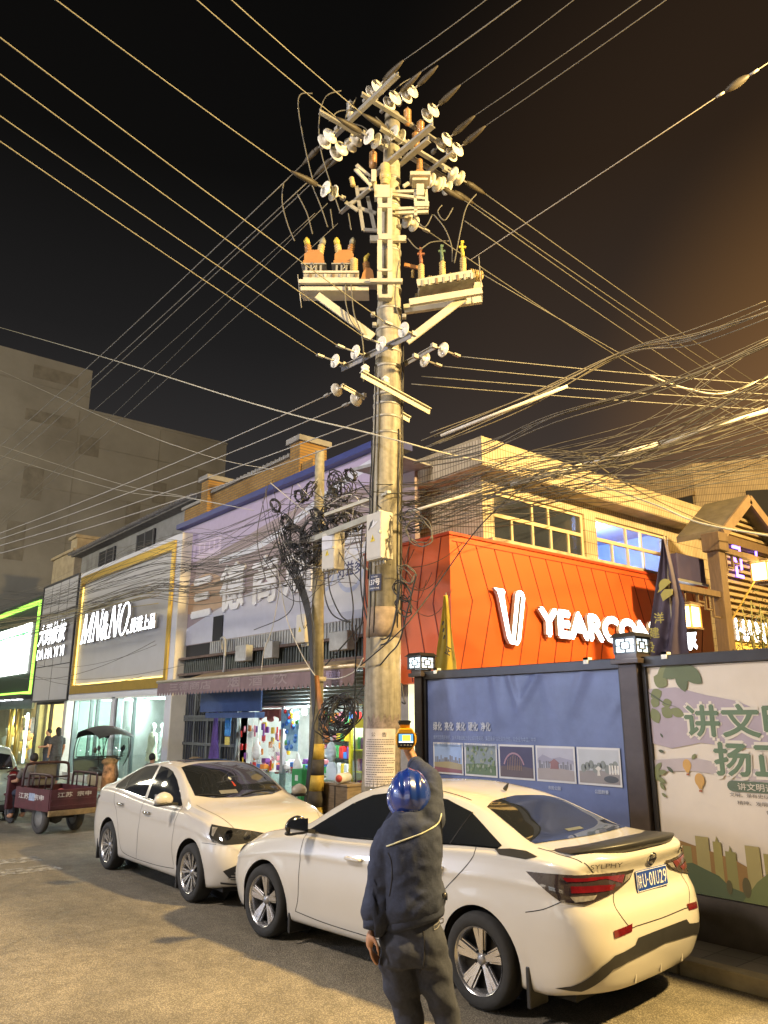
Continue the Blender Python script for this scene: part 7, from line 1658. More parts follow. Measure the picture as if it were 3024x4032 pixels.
def fused(mb, name, m, parent, vox, smooth=2, fold=None):
    """welds the collected volumes into one continuous skin"""
    o = mb.build(name, m, parent)
    bm = bmesh.new(); bm.from_mesh(o.data); bmesh.ops.recalc_face_normals(bm, faces=bm.faces); bm.to_mesh(o.data); bm.free()
    r = o.modifiers.new('r','REMESH'); r.mode='VOXEL'; r.voxel_size=vox; r.use_smooth_shade=True
    if smooth:
        q = o.modifiers.new('s','SMOOTH'); q.iterations=smooth; q.factor=.6
    dg = bpy.context.evaluated_depsgraph_get(); me = bpy.data.meshes.new_from_object(o.evaluated_get(dg)); o.modifiers.clear(); old=o.data; o.data=me; bpy.data.meshes.remove(old)
    me.name=name
    if not me.materials: me.materials.append(m)
    if fold:
        nn=[v.normal.copy() for v in me.vertices]
        for v,n_ in zip(me.vertices,nn): v.co = v.co + n_*fold(v.co)
        me.update()
    me.polygons.foreach_set('use_smooth',[True]*len(me.polygons)); return o
SKIN = M('skin', (.42,.22,.13), .55, var=.08, scale=20)
CLOTH = M('navy_workwear', (.038,.047,.084), .85, var=.18, scale=60, bump=.15, spec=.25)
CLOTH2 = M('navy_trousers', (.047,.053,.078), .88, var=.18, scale=60, bump=.15, spec=.2)
FM = 4.55   # metres in front of the camera
MB0 = Vector((0,0,0)) + RT*.20 + FW*FM
man = thing('person', 'worker in navy workwear and blue hard hat, back turned, raising a yellow instrument', 'person', (MB0.x,MB0.y,0), YAW)
def ML(cx,cy,dy=0):
    d = ray(900+.6028*cx, 2800+.6028*cy); t = (FM+dy)/(d.x*FW.x+d.y*FW.y); p = Vector((0,0,CAM_H))+d*t
    return Vector((RT.dot(p)-.20, dy, p.z))
K = 1/1204
def ring(cx,cy,wd,dep,dy=0,tw=0): return (ML(cx,cy,dy), wd*K/2, dep/2, tw)
# -- limbs shared by body and clothes
Lsh, Lel, Lwr = ML(1035,830,.02), ML(985,1150,-.02), ML(945,1400,-.06)
Rsh, Rel, Rwr = ML(1322,690,.03), ML(1322,450,.20), ML(1215,345,.34)
Lkn, Rkn = ML(1150,1860,.03), ML(1415,1860,-.02)
Lhp, Rhp = ML(1110,1500,.0), ML(1310,1500,.0)
def foot(k, dx): return Vector((k.x+dx, k.y-.02, .08))
Lft, Rft = foot(Lkn,.05), foot(Rkn,.06)
hc = ML(1183,545,.05); hc0 = hc.copy()
tilt = Matrix.Rotation(.62,4,'X')      # head thrown back, looking up past the raised hand
body = Blob()
body.ball(hc+Vector((0,.01,-.01)), .075,.095,.108, tilt)
body.tube([ML(1165,690,.0), ML(1170,640,.02), hc+Vector((0,.0,-.05))], [.062,.056,.055], 14)
body.loft([ring(1205,1440,330,.19),ring(1205,1300,320,.19),ring(1200,1100,310,.20),ring(1195,900,330,.21),ring(1185,760,330,.19),ring(1170,690,180,.13)])
for a,b_,c,rr in ((Lsh,Lel,Lwr,(.05,.042,.036,.026)),(Rsh,Rel,Rwr,(.05,.042,.036,.026))):
    body.tube([a,a.lerp(b_,.5),b_,c],list(rr),12)
for h,k,f in ((Lhp,Lkn,Lft),(Rhp,Rkn,Rft)): body.tube([h,h.lerp(k,.5),k,k.lerp(f,.4),f],[.06,.055,.042,.04,.036],14)
# face parts (turned up and away): nose, chin, ears
body.ball(hc+tilt@Vector((0,.105,-.015)), .012,.018,.02); body.ball(hc+tilt@Vector((0,.07,-.075)), .04,.035,.03)
for sg in (-1,1): body.ball(hc+tilt@Vector((sg*.078,-.005,-.02)), .010,.022,.032, tilt)
def finger(pts, r): body.tube(spline(pts,3), [r*(1-.25*i/(3*(len(pts)-1))) for i in range(3*(len(pts)-1)+1)], 8)
# left hand hanging, slightly curled
hw = Lwr; pal = hw+Vector((-.015,.0,-.065))
body.ball(pal, .024,.040,.05, Matrix.Rotation(.12,4,'Y'))
for k,(dy,L,c_) in enumerate(((-.030,.075,.010),(-.010,.085,.012),(.010,.078,.016),(.028,.060,.02))):
    b_ = pal+Vector((.0,dy,-.038)); finger([b_, b_+Vector((.004+c_*.4,0,-L*.45)), b_+Vector((.012+c_,.002,-L*.8)), b_+Vector((.026+c_*1.4,.004,-L))], .0095)
finger([pal+Vector((.012,-.035,.02)), pal+Vector((.034,-.05,-.012)), pal+Vector((.042,-.052,-.045)), pal+Vector((.040,-.048,-.066))], .011)
# right hand closed round the grip
gp_ = ML(1187,292,.36); ga = (ML(1160,235,.36)-ML(1205,345,.36)).normalized(); gx = Vector((1,0,0)); 
pal2 = gp_+Vector((.016,.030,-.012)); body.ball(pal2, .022,.034,.046); body.tube([Rwr, pal2],[.026,.03],10)
for k in range(4):
    c = gp_ + ga*(.034-.023*k); R_=.026
    finger([c+Vector((.028,.020,0)), c+Vector((.010,-.026,.004)), c+Vector((-.018,-.022,.004)), c+Vector((-.024,.006,.0)), c+Vector((-.008,.020,-.002))], .0095-.0006*k)
finger([pal2+Vector((.005,-.02,.03)), gp_+ga*.045+Vector((.026,-.016,0)), gp_+ga*.058+Vector((.010,-.028,.0)), gp_+ga*.060+Vector((-.010,-.026,.004))], .0105)
bo = fused(body,'body',SKIN,man,.0085,2)
# hair below the helmet
hr = Blob(); hr.ball(hc+tilt@Vector((0,-.015,.0)), .080,.092,.100, tilt); fused(hr,'hair',M('black_hair', (.012,.010,.009), .7, var=.3, scale=60),man,.012,1)
# -- jacket
def wr(amp, sx, sz, seed, extra=None):
    def f(p):
        a = noise.noise(Vector((p.x*sx+seed, p.y*sx, p.z*sz))); b_ = noise.noise(Vector((p.x*sx*2.3+seed, p.y*sx*2.3+p.z*9, p.z*sz*1.7+p.x*14)))
        v = amp*(1-2*abs(a))*.9 + amp*.5*b_
        return v + (extra(p) if extra else 0)
    return f
jk = Blob()
jk.loft([ring(1212,1310,372,.26,0,.06),ring(1208,1260,384,.27),ring(1200,1200,388,.275),ring(1195,1080,380,.27),ring(1196,930,392,.265),ring(1192,810,395,.24),ring(1186,735,350,.21),ring(1172,690,235,.17),ring(1170,655,170,.15)], 28)
jk.tube([Lsh+Vector((.03,0,.01)),Lsh.lerp(Lel,.3),Lsh.lerp(Lel,.7),Lel,Lel.lerp(Lwr,.4),Lel.lerp(Lwr,.78),Lwr+Vector((0,0,.01))],[.085,.082,.074,.070,.068,.064,.049],16)
jk.tube([Rsh+Vector((-.06,.0,-.05)),Rsh,Rsh.lerp(Rel,.4),Rel,Rel.lerp(Rwr,.45),Rel.lerp(Rwr,.9)],[.10,.084,.070,.062,.056,.048],16)
wz = ML(1210,1350).z
jo = fused(jk,'jacket',CLOTH,man,.0105,2, wr(.0075,9,13,3.1, lambda p: .012*math.exp(-((p.z-wz-.07)/.05)**2) + .0055*(1-abs(math.sin(26*(p.z-.62*p.x)+2.2*noise.noise(p*7))))*max(0,min(1,(1.33-p.z)/.2))*max(0,min(1,(p.x+.16)/.08))))
hem0 = ML(1212,1310)
def tilt_hem(o, full=False):
    for v in o.data.vertices:
        w_ = 1 if full else max(0,min(1,1-(v.co.z-hem0.z)/.32))
        if abs(v.co.x-hem0.x) < .21: v.co.z += .26*(v.co.x-hem0.x-.02)*w_
    o.data.update()
tilt_hem(jo)
BVJ = BVHTree.FromPolygons([v.co.copy() for v in jo.data.vertices],[list(p.vertices) for p in jo.data.polygons])
def onback(p):
    h = BVJ.ray_cast(Vector((p.x,-1,p.z)),Vector((0,1,0))); return h[0] if h[0] else p
def backline(name, pts, r, m, off=.002, w2=None):
    fine = spline([ML(a,b_) for a,b_ in pts],10); q = [onback(p)+Vector((0,-off,0)) for p in fine]
    return MB().tube(q, r, 6).build(name, m, jo)
backline('reflective_piping', [(1032,866),(1110,832),(1200,800),(1300,760),(1365,725),(1388,668)], .0042, M('pale_piping', (.66,.66,.48), .5, emit=(.7,.7,.5), es=.02))
backline('yoke_seam', [(1032,860),(1110,826),(1200,794),(1300,754),(1362,719)], .0025, M('dark_seam', (.02,.02,.026), .9))
for pp in ([(1040,905),(1062,960),(1066,1060),(1050,1180)],[(1385,690),(1392,800),(1393,950)]): backline('seam', pp, .003, M('dark_seam', (.02,.02,.026), .9), .0005)
# waistband with a button tab
def band(name, rings, m, th):
    mb = Blob(); mb.loft(rings, 32, cap=False); o = mb.build(name, m, man); q = o.modifiers.new('t','SOLIDIFY'); q.thickness = th; return o
band('waistband',[ring(1213,1368,386,.27,0,.05),ring(1213,1342,394,.282,0,.05),ring(1212,1308,394,.282,0,.05),ring(1211,1280,392,.282,0,.05)],CLOTH,.008)
tilt_hem([o for o in man.children if o.name.startswith('waistband')][0], True)
MB().box(-.02,.02,-.012,.012,-.018,.018,bev=.006).build('side_tab', CLOTH, man).location = ML(1406,1210,-.06)
MB().cyl((0,0,0),(0,-.012,0),.012,n=14).build('tab_button', M('dull_button', (.10,.10,.11), .4, metal=.6), man).location = ML(1408,1200,-.075)
cf = MB(); cf.tube([Lwr+Vector((0,0,.035)),Lwr+Vector((-.003,0,-.012))],[.055,.052],18); cf.tube([Rel.lerp(Rwr,.86),Rel.lerp(Rwr,1.02)],[.054,.050],18); cf.build('cuff', CLOTH, man)
fl = MB(); P=[]   # open front flap seen past the left shoulder
a0_,a1_,b0_,b1_ = ML(1088,600,.16),ML(1095,700,.14),ML(962,812,.12),ML(1040,830,.10)
fl.add([a0_,a1_,b1_,b0_],[(0,1,2,3)]).add([p+Vector((0,.012,0)) for p in (a0_,a1_,b1_,b0_)],[(3,2,1,0)]); fl.build('jacket_front', CLOTH, man)
co_ = Blob(); co_.loft([(ML(1168,700,.015),.080,.080),(ML(1168,672,.02),.076,.075),(ML(1168,650,.03),.070,.068)],24,False); q=co_.build('collar', CLOTH, man).modifiers.new('t','SOLIDIFY'); q.thickness=.008
# -- trousers
tr = Blob()
tr.loft([ring(1215,1310,300,.2),ring(1208,1410,345,.235),ring(1205,1450,398,.255),ring(1205,1500,420,.27),ring(1207,1580,425,.27),ring(1210,1640,415,.25)],26)
def leg(ps, w_):
    tr.tube(ps,[x*K/2 for x in w_],18)
leg([ML(1105,1560),ML(1110,1660),ML(1125,1780,.01),ML(1158,1900,.02),ML(1188,2040,.01),ML(1205,2180,0),Vector((Lft.x,Lft.y,.30)),Vector((Lft.x,Lft.y,.10))],[225,232,222,190,160,150,150,140])
leg([ML(1315,1560),ML(1330,1660),ML(1358,1780,-.01),ML(1398,1900,-.02),ML(1440,2040,-.02),ML(1470,2180,-.02),Vector((Rft.x,Rft.y,.30)),Vector((Rft.x,Rft.y,.10))],[225,228,205,172,142,140,145,140])
kz = ML(1150,1860).z
to = fused(tr,'trousers',CLOTH2,man,.0115,2, wr(.011,7,10,8.7, lambda p: .006*math.sin(p.z*46+p.x*22)*math.exp(-((p.z-.80)/.14)**2)))
BVJ = BVHTree.FromPolygons([v.co.copy() for v in to.data.vertices],[list(p.vertices) for p in to.data.polygons])
jo = to
backline('seat_seam', [(1265,1400),(1270,1500),(1262,1620),(1245,1690)], .003, M('dark_seam', (.02,.02,.026), .9), .0008)
for pp in ([(1333,1372),(1370,1362),(1402,1352)],[(1333,1398),(1370,1390),(1402,1380)],[(1333,1372),(1333,1398)],[(1402,1352),(1402,1380)]): backline('pocket_edge', pp, .0028, M('pale_stitch', (.16,.16,.18), .8), .001)
for f_,nm in ((Lft,'shoe'),(Rft,'shoe')):
    sh = Blob(); sh.ball(f_+Vector((0,.05,-.03)), .05,.14,.055); sh.box(f_.x-.045,f_.x+.045,f_.y-.07,f_.y+.17,0,.03,bev=.01); fused(sh,nm,M('black_shoe', (.015,.015,.015), .5),man,.012,1)
# -- hard hat
HB = M('blue_hard_hat', (.010,.035,.235), .22, var=.08, scale=3, coat=.9)
hm = MB(); P=[]
R_h = (.119,.146,.132); nu, nv = 64, 26
for j in range(nv+1):
    ph = PI/2*j/nv; row=[]
    for i in range(nu+1):
        th = 2*PI*i/nu; x=R_h[0]*math.cos(th)*max(0,math.cos(ph))**.9; y=R_h[1]*math.sin(th)*max(0,math.cos(ph))**.9; z=R_h[2]*math.sin(ph)
        k = 0
        if z > .03:
            for rx,wd,hh in ((0,.014,.010),(.034,.009,-.0045),(-.034,.009,-.0045),(.058,.010,.004),(-.058,.010,.004)):
                k += hh*math.exp(-((x-rx)/wd)**2)*min(1,(z-.03)/.03)*(1 if abs(y)<.115 else .4)
        row.append(Vector((x,y,z+k)))
    P.append(row)
rim=[]
for e_,dz in ((1.0,0),(1.045,-.012),(1.10,-.018),(1.105,-.026),(1.03,-.028)):
    row=[]
    for i in range(nu+1):
        th=2*PI*i/nu; fx=1+(.16*max(0,math.sin(th))**2)*(e_-1)/.10
        row.append(Vector((R_h[0]*math.cos(th)*e_, R_h[1]*math.sin(th)*e_*fx, dz)))
    rim.append(row)
hx = Matrix.Translation(ML(1184,548,.07)) @ Matrix.Rotation(-.05,4,'Y') @ Matrix.Rotation(.80,4,'X') 
hm.grid(rim[::-1]+P[1:], True, hx)
ho = hm.build('hard_hat', HB, man)
lt = hx @ Matrix.Translation((0,-R_h[1]*.93,.045)) @ Matrix.Rotation(-.18,4,'X') 
FBk = lt @ Matrix(((1,0,0,0),(0,0,-1,0),(0,1,0,0),(0,0,0,1)))
text('lettering', '国家电网', M('faint_print', (.40,.44,.55), .5), FBk @ Matrix.Translation((-.012,-.006,.006)), w=.048, h=.010, depth=.002, parent=ho)
# -- the instrument in his hand
dv = thing('thermal_camera', 'yellow and black handheld thermal camera held up by the worker', 'instrument', (MB0.x,MB0.y,0), YAW)
YEL = M('safety_yellow', (.74,.36,.010), .4, var=.05)
DC = ML(1157,175,.36); V = lambda x,y,z: DC+Vector((x,y,z))
def oct_(w0,w1,h0,h1): return [(-w0,h0),(w0,h0),(w1,h0+.035),(w1,h1-.045),(w1*.62,h1),(-w1*.62,h1),(-w1,h1-.045),(-w1,h0+.035)]
hd = MB().prism(oct_(.032,.052,-.066,.058), .10, Matrix.Translation(DC) @ at(FA,0,.05,0)); ho_ = fixn(hd.build('housing', YEL, dv))
b2 = ho_.modifiers.new('b','BEVEL'); b2.width=.008; b2.segments=2
MB().prism([(-.030,.052),(.022,.052),(.022,.085),(-.030,.085)], .07, Matrix.Translation(DC) @ at(FA,0,.05,0)).build('housing_neck', YEL, dv)
MB().prism([(-.034,.078),(.020,.078),(.028,.098),(.020,.104),(-.034,.104),(-.038,.092)], .085, Matrix.Translation(DC) @ at(FA,0,.055,0)).build('lens_hood', PLBLK, dv)
MB().prism([(-.042,-.055),(.030,-.055),(.042,-.035),(.042,.028),(-.042,.028),(-.044,-.03)], .004, Matrix.Translation(DC) @ at(FA,0,-.051,0)).build('bezel', PLBLK, dv)
sc_ = MB().prism([(-.036,-.026),(.036,-.026),(.036,.024),(-.036,.024)], .002, Matrix.Translation(DC) @ at(FA,0,-.055,0)).build('screen', E('screen_blue', (.10,.30,.55), 1.2), dv)
MB().prism([(-.018,-.016),(.022,-.016),(.022,.018),(-.018,.018)], .001, Matrix.Translation(DC) @ at(FA,0,-.0575,0)).build('screen_image', E('screen_yellow', (.95,.80,.05), 1.4), sc_)
MB().prism([(-.036,-.026),(.036,-.026),(.036,-.019),(-.036,-.019)], .001, Matrix.Translation(DC) @ at(FA,0,-.0578,0)).build('screen_bar', E('screen_white', (.8,.9,1), 1.2), sc_)
for k in range(4): MB().lathe([(0,.0),(.005,.0),(.005,.003),(0,.004)], Matrix.Translation(V(-.024+.016*k,-.056,-.042)) @ Matrix.Rotation(PI/2,4,'X'), n=10).build('button', M('button_grey', (.12,.12,.12), .5), dv)
g0_, g1_ = ML(1158,235,.36), ML(1206,348,.36)
gm = Blob(); gm.tube([g0_+Vector((0,0,.02)),g0_.lerp(g1_,.3),g0_.lerp(g1_,.7),g1_],[.026,.022,.021,.024],12); fused(gm,'grip',YEL,dv,.006,1)
MB().tube([g0_+Vector((.032,.012,.01)),g0_.lerp(g1_,.35)+Vector((.026,.012,0)),g0_.lerp(g1_,.55)+Vector((.024,.015,0))],[.014,.016,.010],10).build('trigger_guard', PLBLK, dv)
MB().box(DC.x+.050,DC.x+.058,DC.y-.02,DC.y+.03,DC.z-.015,DC.z+.03,bev=.003).build('strap_lug', PLBLK, dv)

def widen(o):
    if o.type == 'MESH' and o.name.split('.')[0] not in ('grip','trigger_guard'):
        for v in o.data.vertices: v.co.x = DC.x + (v.co.x-DC.x)*1.2
    for ch in o.children: widen(ch)
widen(dv)
# ------------------------------------------------------------ small figures
def figure(label, loc, rz, shirt, pants, hair, pose=0, h=1.65, sit=False, seated=0):
    t = thing('person', label, 'person', loc, rz); s_ = h/1.65; V3 = lambda x,y,z: Vector((x,y,z))*s_
    b = Blob(); b.ball(V3(0,.01,1.53), .072*s_,.088*s_,.105*s_); b.tube([V3(0,0,1.36),V3(0,.0,1.47)],[.052,.05],10)
    b.loft([(V3(0,0,.86),.15,.10),(V3(0,0,1.05),.125,.09),(V3(0,0,1.25),.16,.10),(V3(0,0,1.36),.15,.075),(V3(0,0,1.40),.06,.055)],16)
    b.ball(V3(0,.095,1.51),.012,.02,.018)
    arms=[]; legs=[]
    for sg in (-1,1):
        sh=V3(sg*.175,0,1.33); el=V3(sg*.22,-.02,1.07) if pose==0 else V3(sg*.23,.05,1.08); wr_=V3(sg*.21,.05,.84) if pose==0 else V3(sg*.10,.22,1.06)
        if sit: el=V3(sg*.23,.12,1.12); wr_=V3(sg*.22,.36,1.10)
        b.tube([sh,el,wr_],[.05,.042,.03],10); b.ball(wr_+(wr_-el).normalized()*.05,.03,.035,.045); arms.append((sh,el,wr_))
        if sit: k=V3(sg*.12,.42,.88); f_=V3(sg*.12,.45,.45); hp=V3(sg*.09,0,.90)
        else: hp=V3(sg*.085,0,.88); k=V3(sg*.09,.02,.48); f_=V3(sg*.095,-.0,.06)
        b.tube([hp,k,f_],[.085,.058,.042],12); b.ball(f_+V3(0,.06,-.02),.042,.11,.04); legs.append((hp,k,f_))
    fused(b,'body',SKIN,t,.014,2)
    c=Blob(); c.loft([(V3(0,0,.84),.18,.125),(V3(0,0,1.02),.165,.12),(V3(0,0,1.25),.185,.12),(V3(0,0,1.37),.165,.09),(V3(0,0,1.415),.07,.065)],18)
    for sh,el,_ in arms: c.tube([sh,sh.lerp(el,.7)],[.068,.06],12)
    fused(c,'shirt',shirt,t,.014,2,wr(.008,8,10,2))
    c=Blob(); c.loft([(V3(0,0,.80),.17,.12),(V3(0,0,.94),.155,.115)],16)
    for hp,k,f_ in legs: c.tube([hp,k,k.lerp(f_,.9)],[.10,.075,.062],12)
    fused(c,'trousers',pants,t,.015,2,wr(.006,8,10,5))
    hh=Blob(); hh.ball(V3(0,-.012,1.56),.080*s_,.094*s_,.095*s_)
    if hair=='long': hh.ball(V3(0,-.05,1.47),.075*s_,.06*s_,.12*s_)
    fused(hh,'hair',M('black_hair', (.012,.010,.009)),t,.014,1); return t
DK = M('black_shirt', (.02,.02,.022), .85, var=.2); DK2 = M('charcoal_dress', (.05,.05,.055), .85, var=.2); GY = M('grey_shirt', (.10,.095,.09), .85, var=.2); DN = M('dark_denim', (.03,.035,.055), .85)
p_ = onY(8.4,176,3040); figure('woman in a black T-shirt standing at the yellow lit doorway', (p_.x,8.4,.11), PI*.98, DK, DN, 'short', 1, 1.62)
p_ = onY(8.0,213,3040); figure('long haired woman in a dark dress turned toward the other at the doorway', (p_.x,8.0,.11), PI*.55, DK2, DK2, 'long', 0, 1.70)
TRX, TRY = -15.95, 5.1
figure('man in a grey shirt riding the maroon cargo tricycle, seen from behind', (TRX-1.22,TRY-.21,-.27), PI/2+.17, GY, DN, 'short', 0, 1.66, sit=True)
p_ = onY(7.6,596,3040); figure('dark haired person whose head shows above the roof of the parked saloon', (p_.x,7.6,-.22), .6, DK2, DN, 'short', 0, 1.52, sit=True)
t=thing('stool','low dark stool under the person behind the parked saloon','stool',(p_.x,7.6,.11)); MB().box(-.16,.16,-.16,.16,.36,.40,bev=.01).build('seat', DK2, t); [MB().box(a*.14-.015,a*.14+.015,b_*.14-.015,b_*.14+.015,0,.36).build('leg', DK2, t) for a in (-1,1) for b_ in (-1,1)]
# ================================================================== CARGO TRICYCLE AND SCOOTERS
MAR = M('maroon_paint', (.085,.020,.026), .5, var=.25, scale=6, dirt=.5); DKM = M('dark_maroon_frame', (.045,.02,.02), .5, var=.3)
tri = thing('cargo_tricycle', 'maroon three wheeled cargo tricycle with railed box and white lettering', 'tricycle', (TRX,TRY,0), PI+.17)
MB().box(-.50,.85,-.47,.47,.42,.47).box(-.50,.85,.44,.47,.47,.80).box(-.50,.85,-.47,-.44,.47,.80).box(.82,.85,-.44,.44,.47,.80).build('cargo_box', MAR, tri)
tg = MB().box(-.53,-.50,-.46,.46,.45,.80,bev=.01).box(-.545,-.53,-.44,.44,.60,.63).box(-.545,-.53,-.44,.44,.50,.52).build('tailgate', MAR, tri)
MB().box(-.56,-.50,-.47,.47,.34,.44,bev=.01).box(-.57,-.555,-.44,-.20,.355,.425).box(-.57,-.555,.20,.44,.355,.425).build('bumper_board', M('worn_tan_board', (.27,.19,.09), .7, var=.3, scale=8), tri)
WL = M('white_lettering', (.55,.53,.48), .6)
FT = Matrix(((0,0,-1,0),(-1,0,0,0),(0,1,0,0),(0,0,0,1)))
text('lettering', '江苏  宗申', WL, Matrix.Translation((-.532,.33,.665)) @ FT, w=.66, h=.085, depth=.003, bold=.02, parent=tg)
FLs = Matrix(((-1,0,0,0),(0,0,1,0),(0,1,0,0),(0,0,0,1)))
text('lettering', '江苏   宗申', WL, Matrix.Translation((.70,.471,.60)) @ FLs, w=1.0, h=.10, depth=.003, bold=.02, parent=tri)
MB().box(.05,.28,.471,.476,.58,.71).build('side_sticker', M('blue_sticker', (.30,.36,.48), .5, var=.3, scale=12), tri)
rl = MB()
for y in (-.44,.44):
    rl.tube(spline([(-.50,y,.8),(-.50,y,.98),(-.40,y,1.05),(.3,y,1.05),(.4,y,1.02),(.42,y,.8)],5),.022,8)
    for x in (-.25,0,.25): rl.cyl((x,y,.8),(x,y,1.05),.016,n=6)
rl.tube(spline([(.62,-.46,.8),(.62,-.44,1.12),(.62,-.32,1.22),(.62,.32,1.22),(.62,.44,1.12),(.62,.46,.8)],5),.026,8)
rl.tube([(.64,-.44,.95),(.64,.44,.95)],.018,6); rl.build('rail', DKM, tri)
MB().box(.66,.72,-.22,.22,.80,1.20,bev=.02).build('seat_back', M('grey_seat_cover', (.11,.105,.09), .8, var=.2), tri)
MB().box(.95,1.35,-.22,.22,.50,.62,bev=.04).build('seat', M('black_seat', (.03,.03,.03), .6), tri)
MB().bar((.85,0,.36),(2.0,0,.40),.16,.10).bar((-.4,0,.36),(.85,0,.36),.5,.07).build('chassis', DKM, tri)
for y in (-.34,.34):
    w_ = thing('wheel','',''); del w_['label']; del w_['category']; w_.parent = tri; w_.location=(0,y,.27); w_.rotation_euler=(PI/2,0,0)
    MB().lathe([(.16,-.055),(.24,-.06),(.268,-.03),(.268,.03),(.24,.06),(.16,.055)],n=32,cap=False).build('tyre', M('dusty_tyre', (.07,.066,.06), .9, var=.3), w_)
    MB().lathe([(.0,-.03),(.06,-.05),(.10,-.03),(.165,-.045),(.165,.045),(.10,.03),(.06,.05),(0,.03)],n=24).build('rim', M('dusty_rim', (.22,.21,.19), .6, metal=.4), w_)
w_ = thing('wheel','',''); del w_['label']; del w_['category']; w_.parent = tri; w_.location=(1.95,0,.25); w_.rotation_euler=(PI/2,0,0)
MB().lathe([(.16,-.045),(.22,-.05),(.25,-.02),(.25,.02),(.22,.05),(.16,.045)],n=32,cap=False).build('tyre', M('dusty_tyre',()), w_); MB().lathe([(0,-.03),(.165,-.03),(.165,.03),(0,.03)],n=20).build('rim', M('dusty_rim',()), w_)
MB().tube([(0,-.33,.27),(0,.33,.27)],.035,8).lathe([(0,-.12),(.09,-.09),(.12,0),(.09,.09),(0,.12)],Matrix.Translation((0,.05,.27)) @ Matrix.Rotation(PI/2,4,'X'),n=14).build('axle', M('greasy_axle', (.09,.085,.07), .7), tri)
MB().box(1.7,2.2,-.10,.10,.52,.57,bev=.03).box(1.62,1.72,-.28,.28,.30,.95,bev=.03).build('front_fairing', MAR, tri)
MB().tube(spline([(1.55,-.36,1.02),(1.68,-.2,1.05),(1.74,0,1.02),(1.68,.2,1.05),(1.55,.36,1.02)],4),.016,8).build('handlebar', DKM, tri)
MB().tube([(1.72,0,1.0),(1.95,0,.27)],.03,8).build('fork', DKM, tri)
for k,(x,y,sx,sy,h,c,lab) in enumerate(((-.2,-.2,.16,.12,.22,(.5,.5,.5),'pale plastic bundle lying in the tricycle box'),(.25,.15,.2,.15,.28,(.10,.10,.09),'dark sack lying in the tricycle box'),(.45,-.25,.12,.12,.25,(.45,.12,.1),'red packet among the goods in the tricycle box'))):
    q = Matrix.Rotation(PI+.17,4,'Z') @ Vector((x,y,.47)); b = Blob(); b.ball(Vector((0,0,h*.5)),sx,sy,h*.55)
    o = fused(b,'bundle',M('bundle%d'%k,c,.7,var=.3,scale=8),None,.03,1,wr(.02,9,9,k)); o.location = (TRX+q.x,TRY+q.y,q.z); tag(o,lab,'bundle')
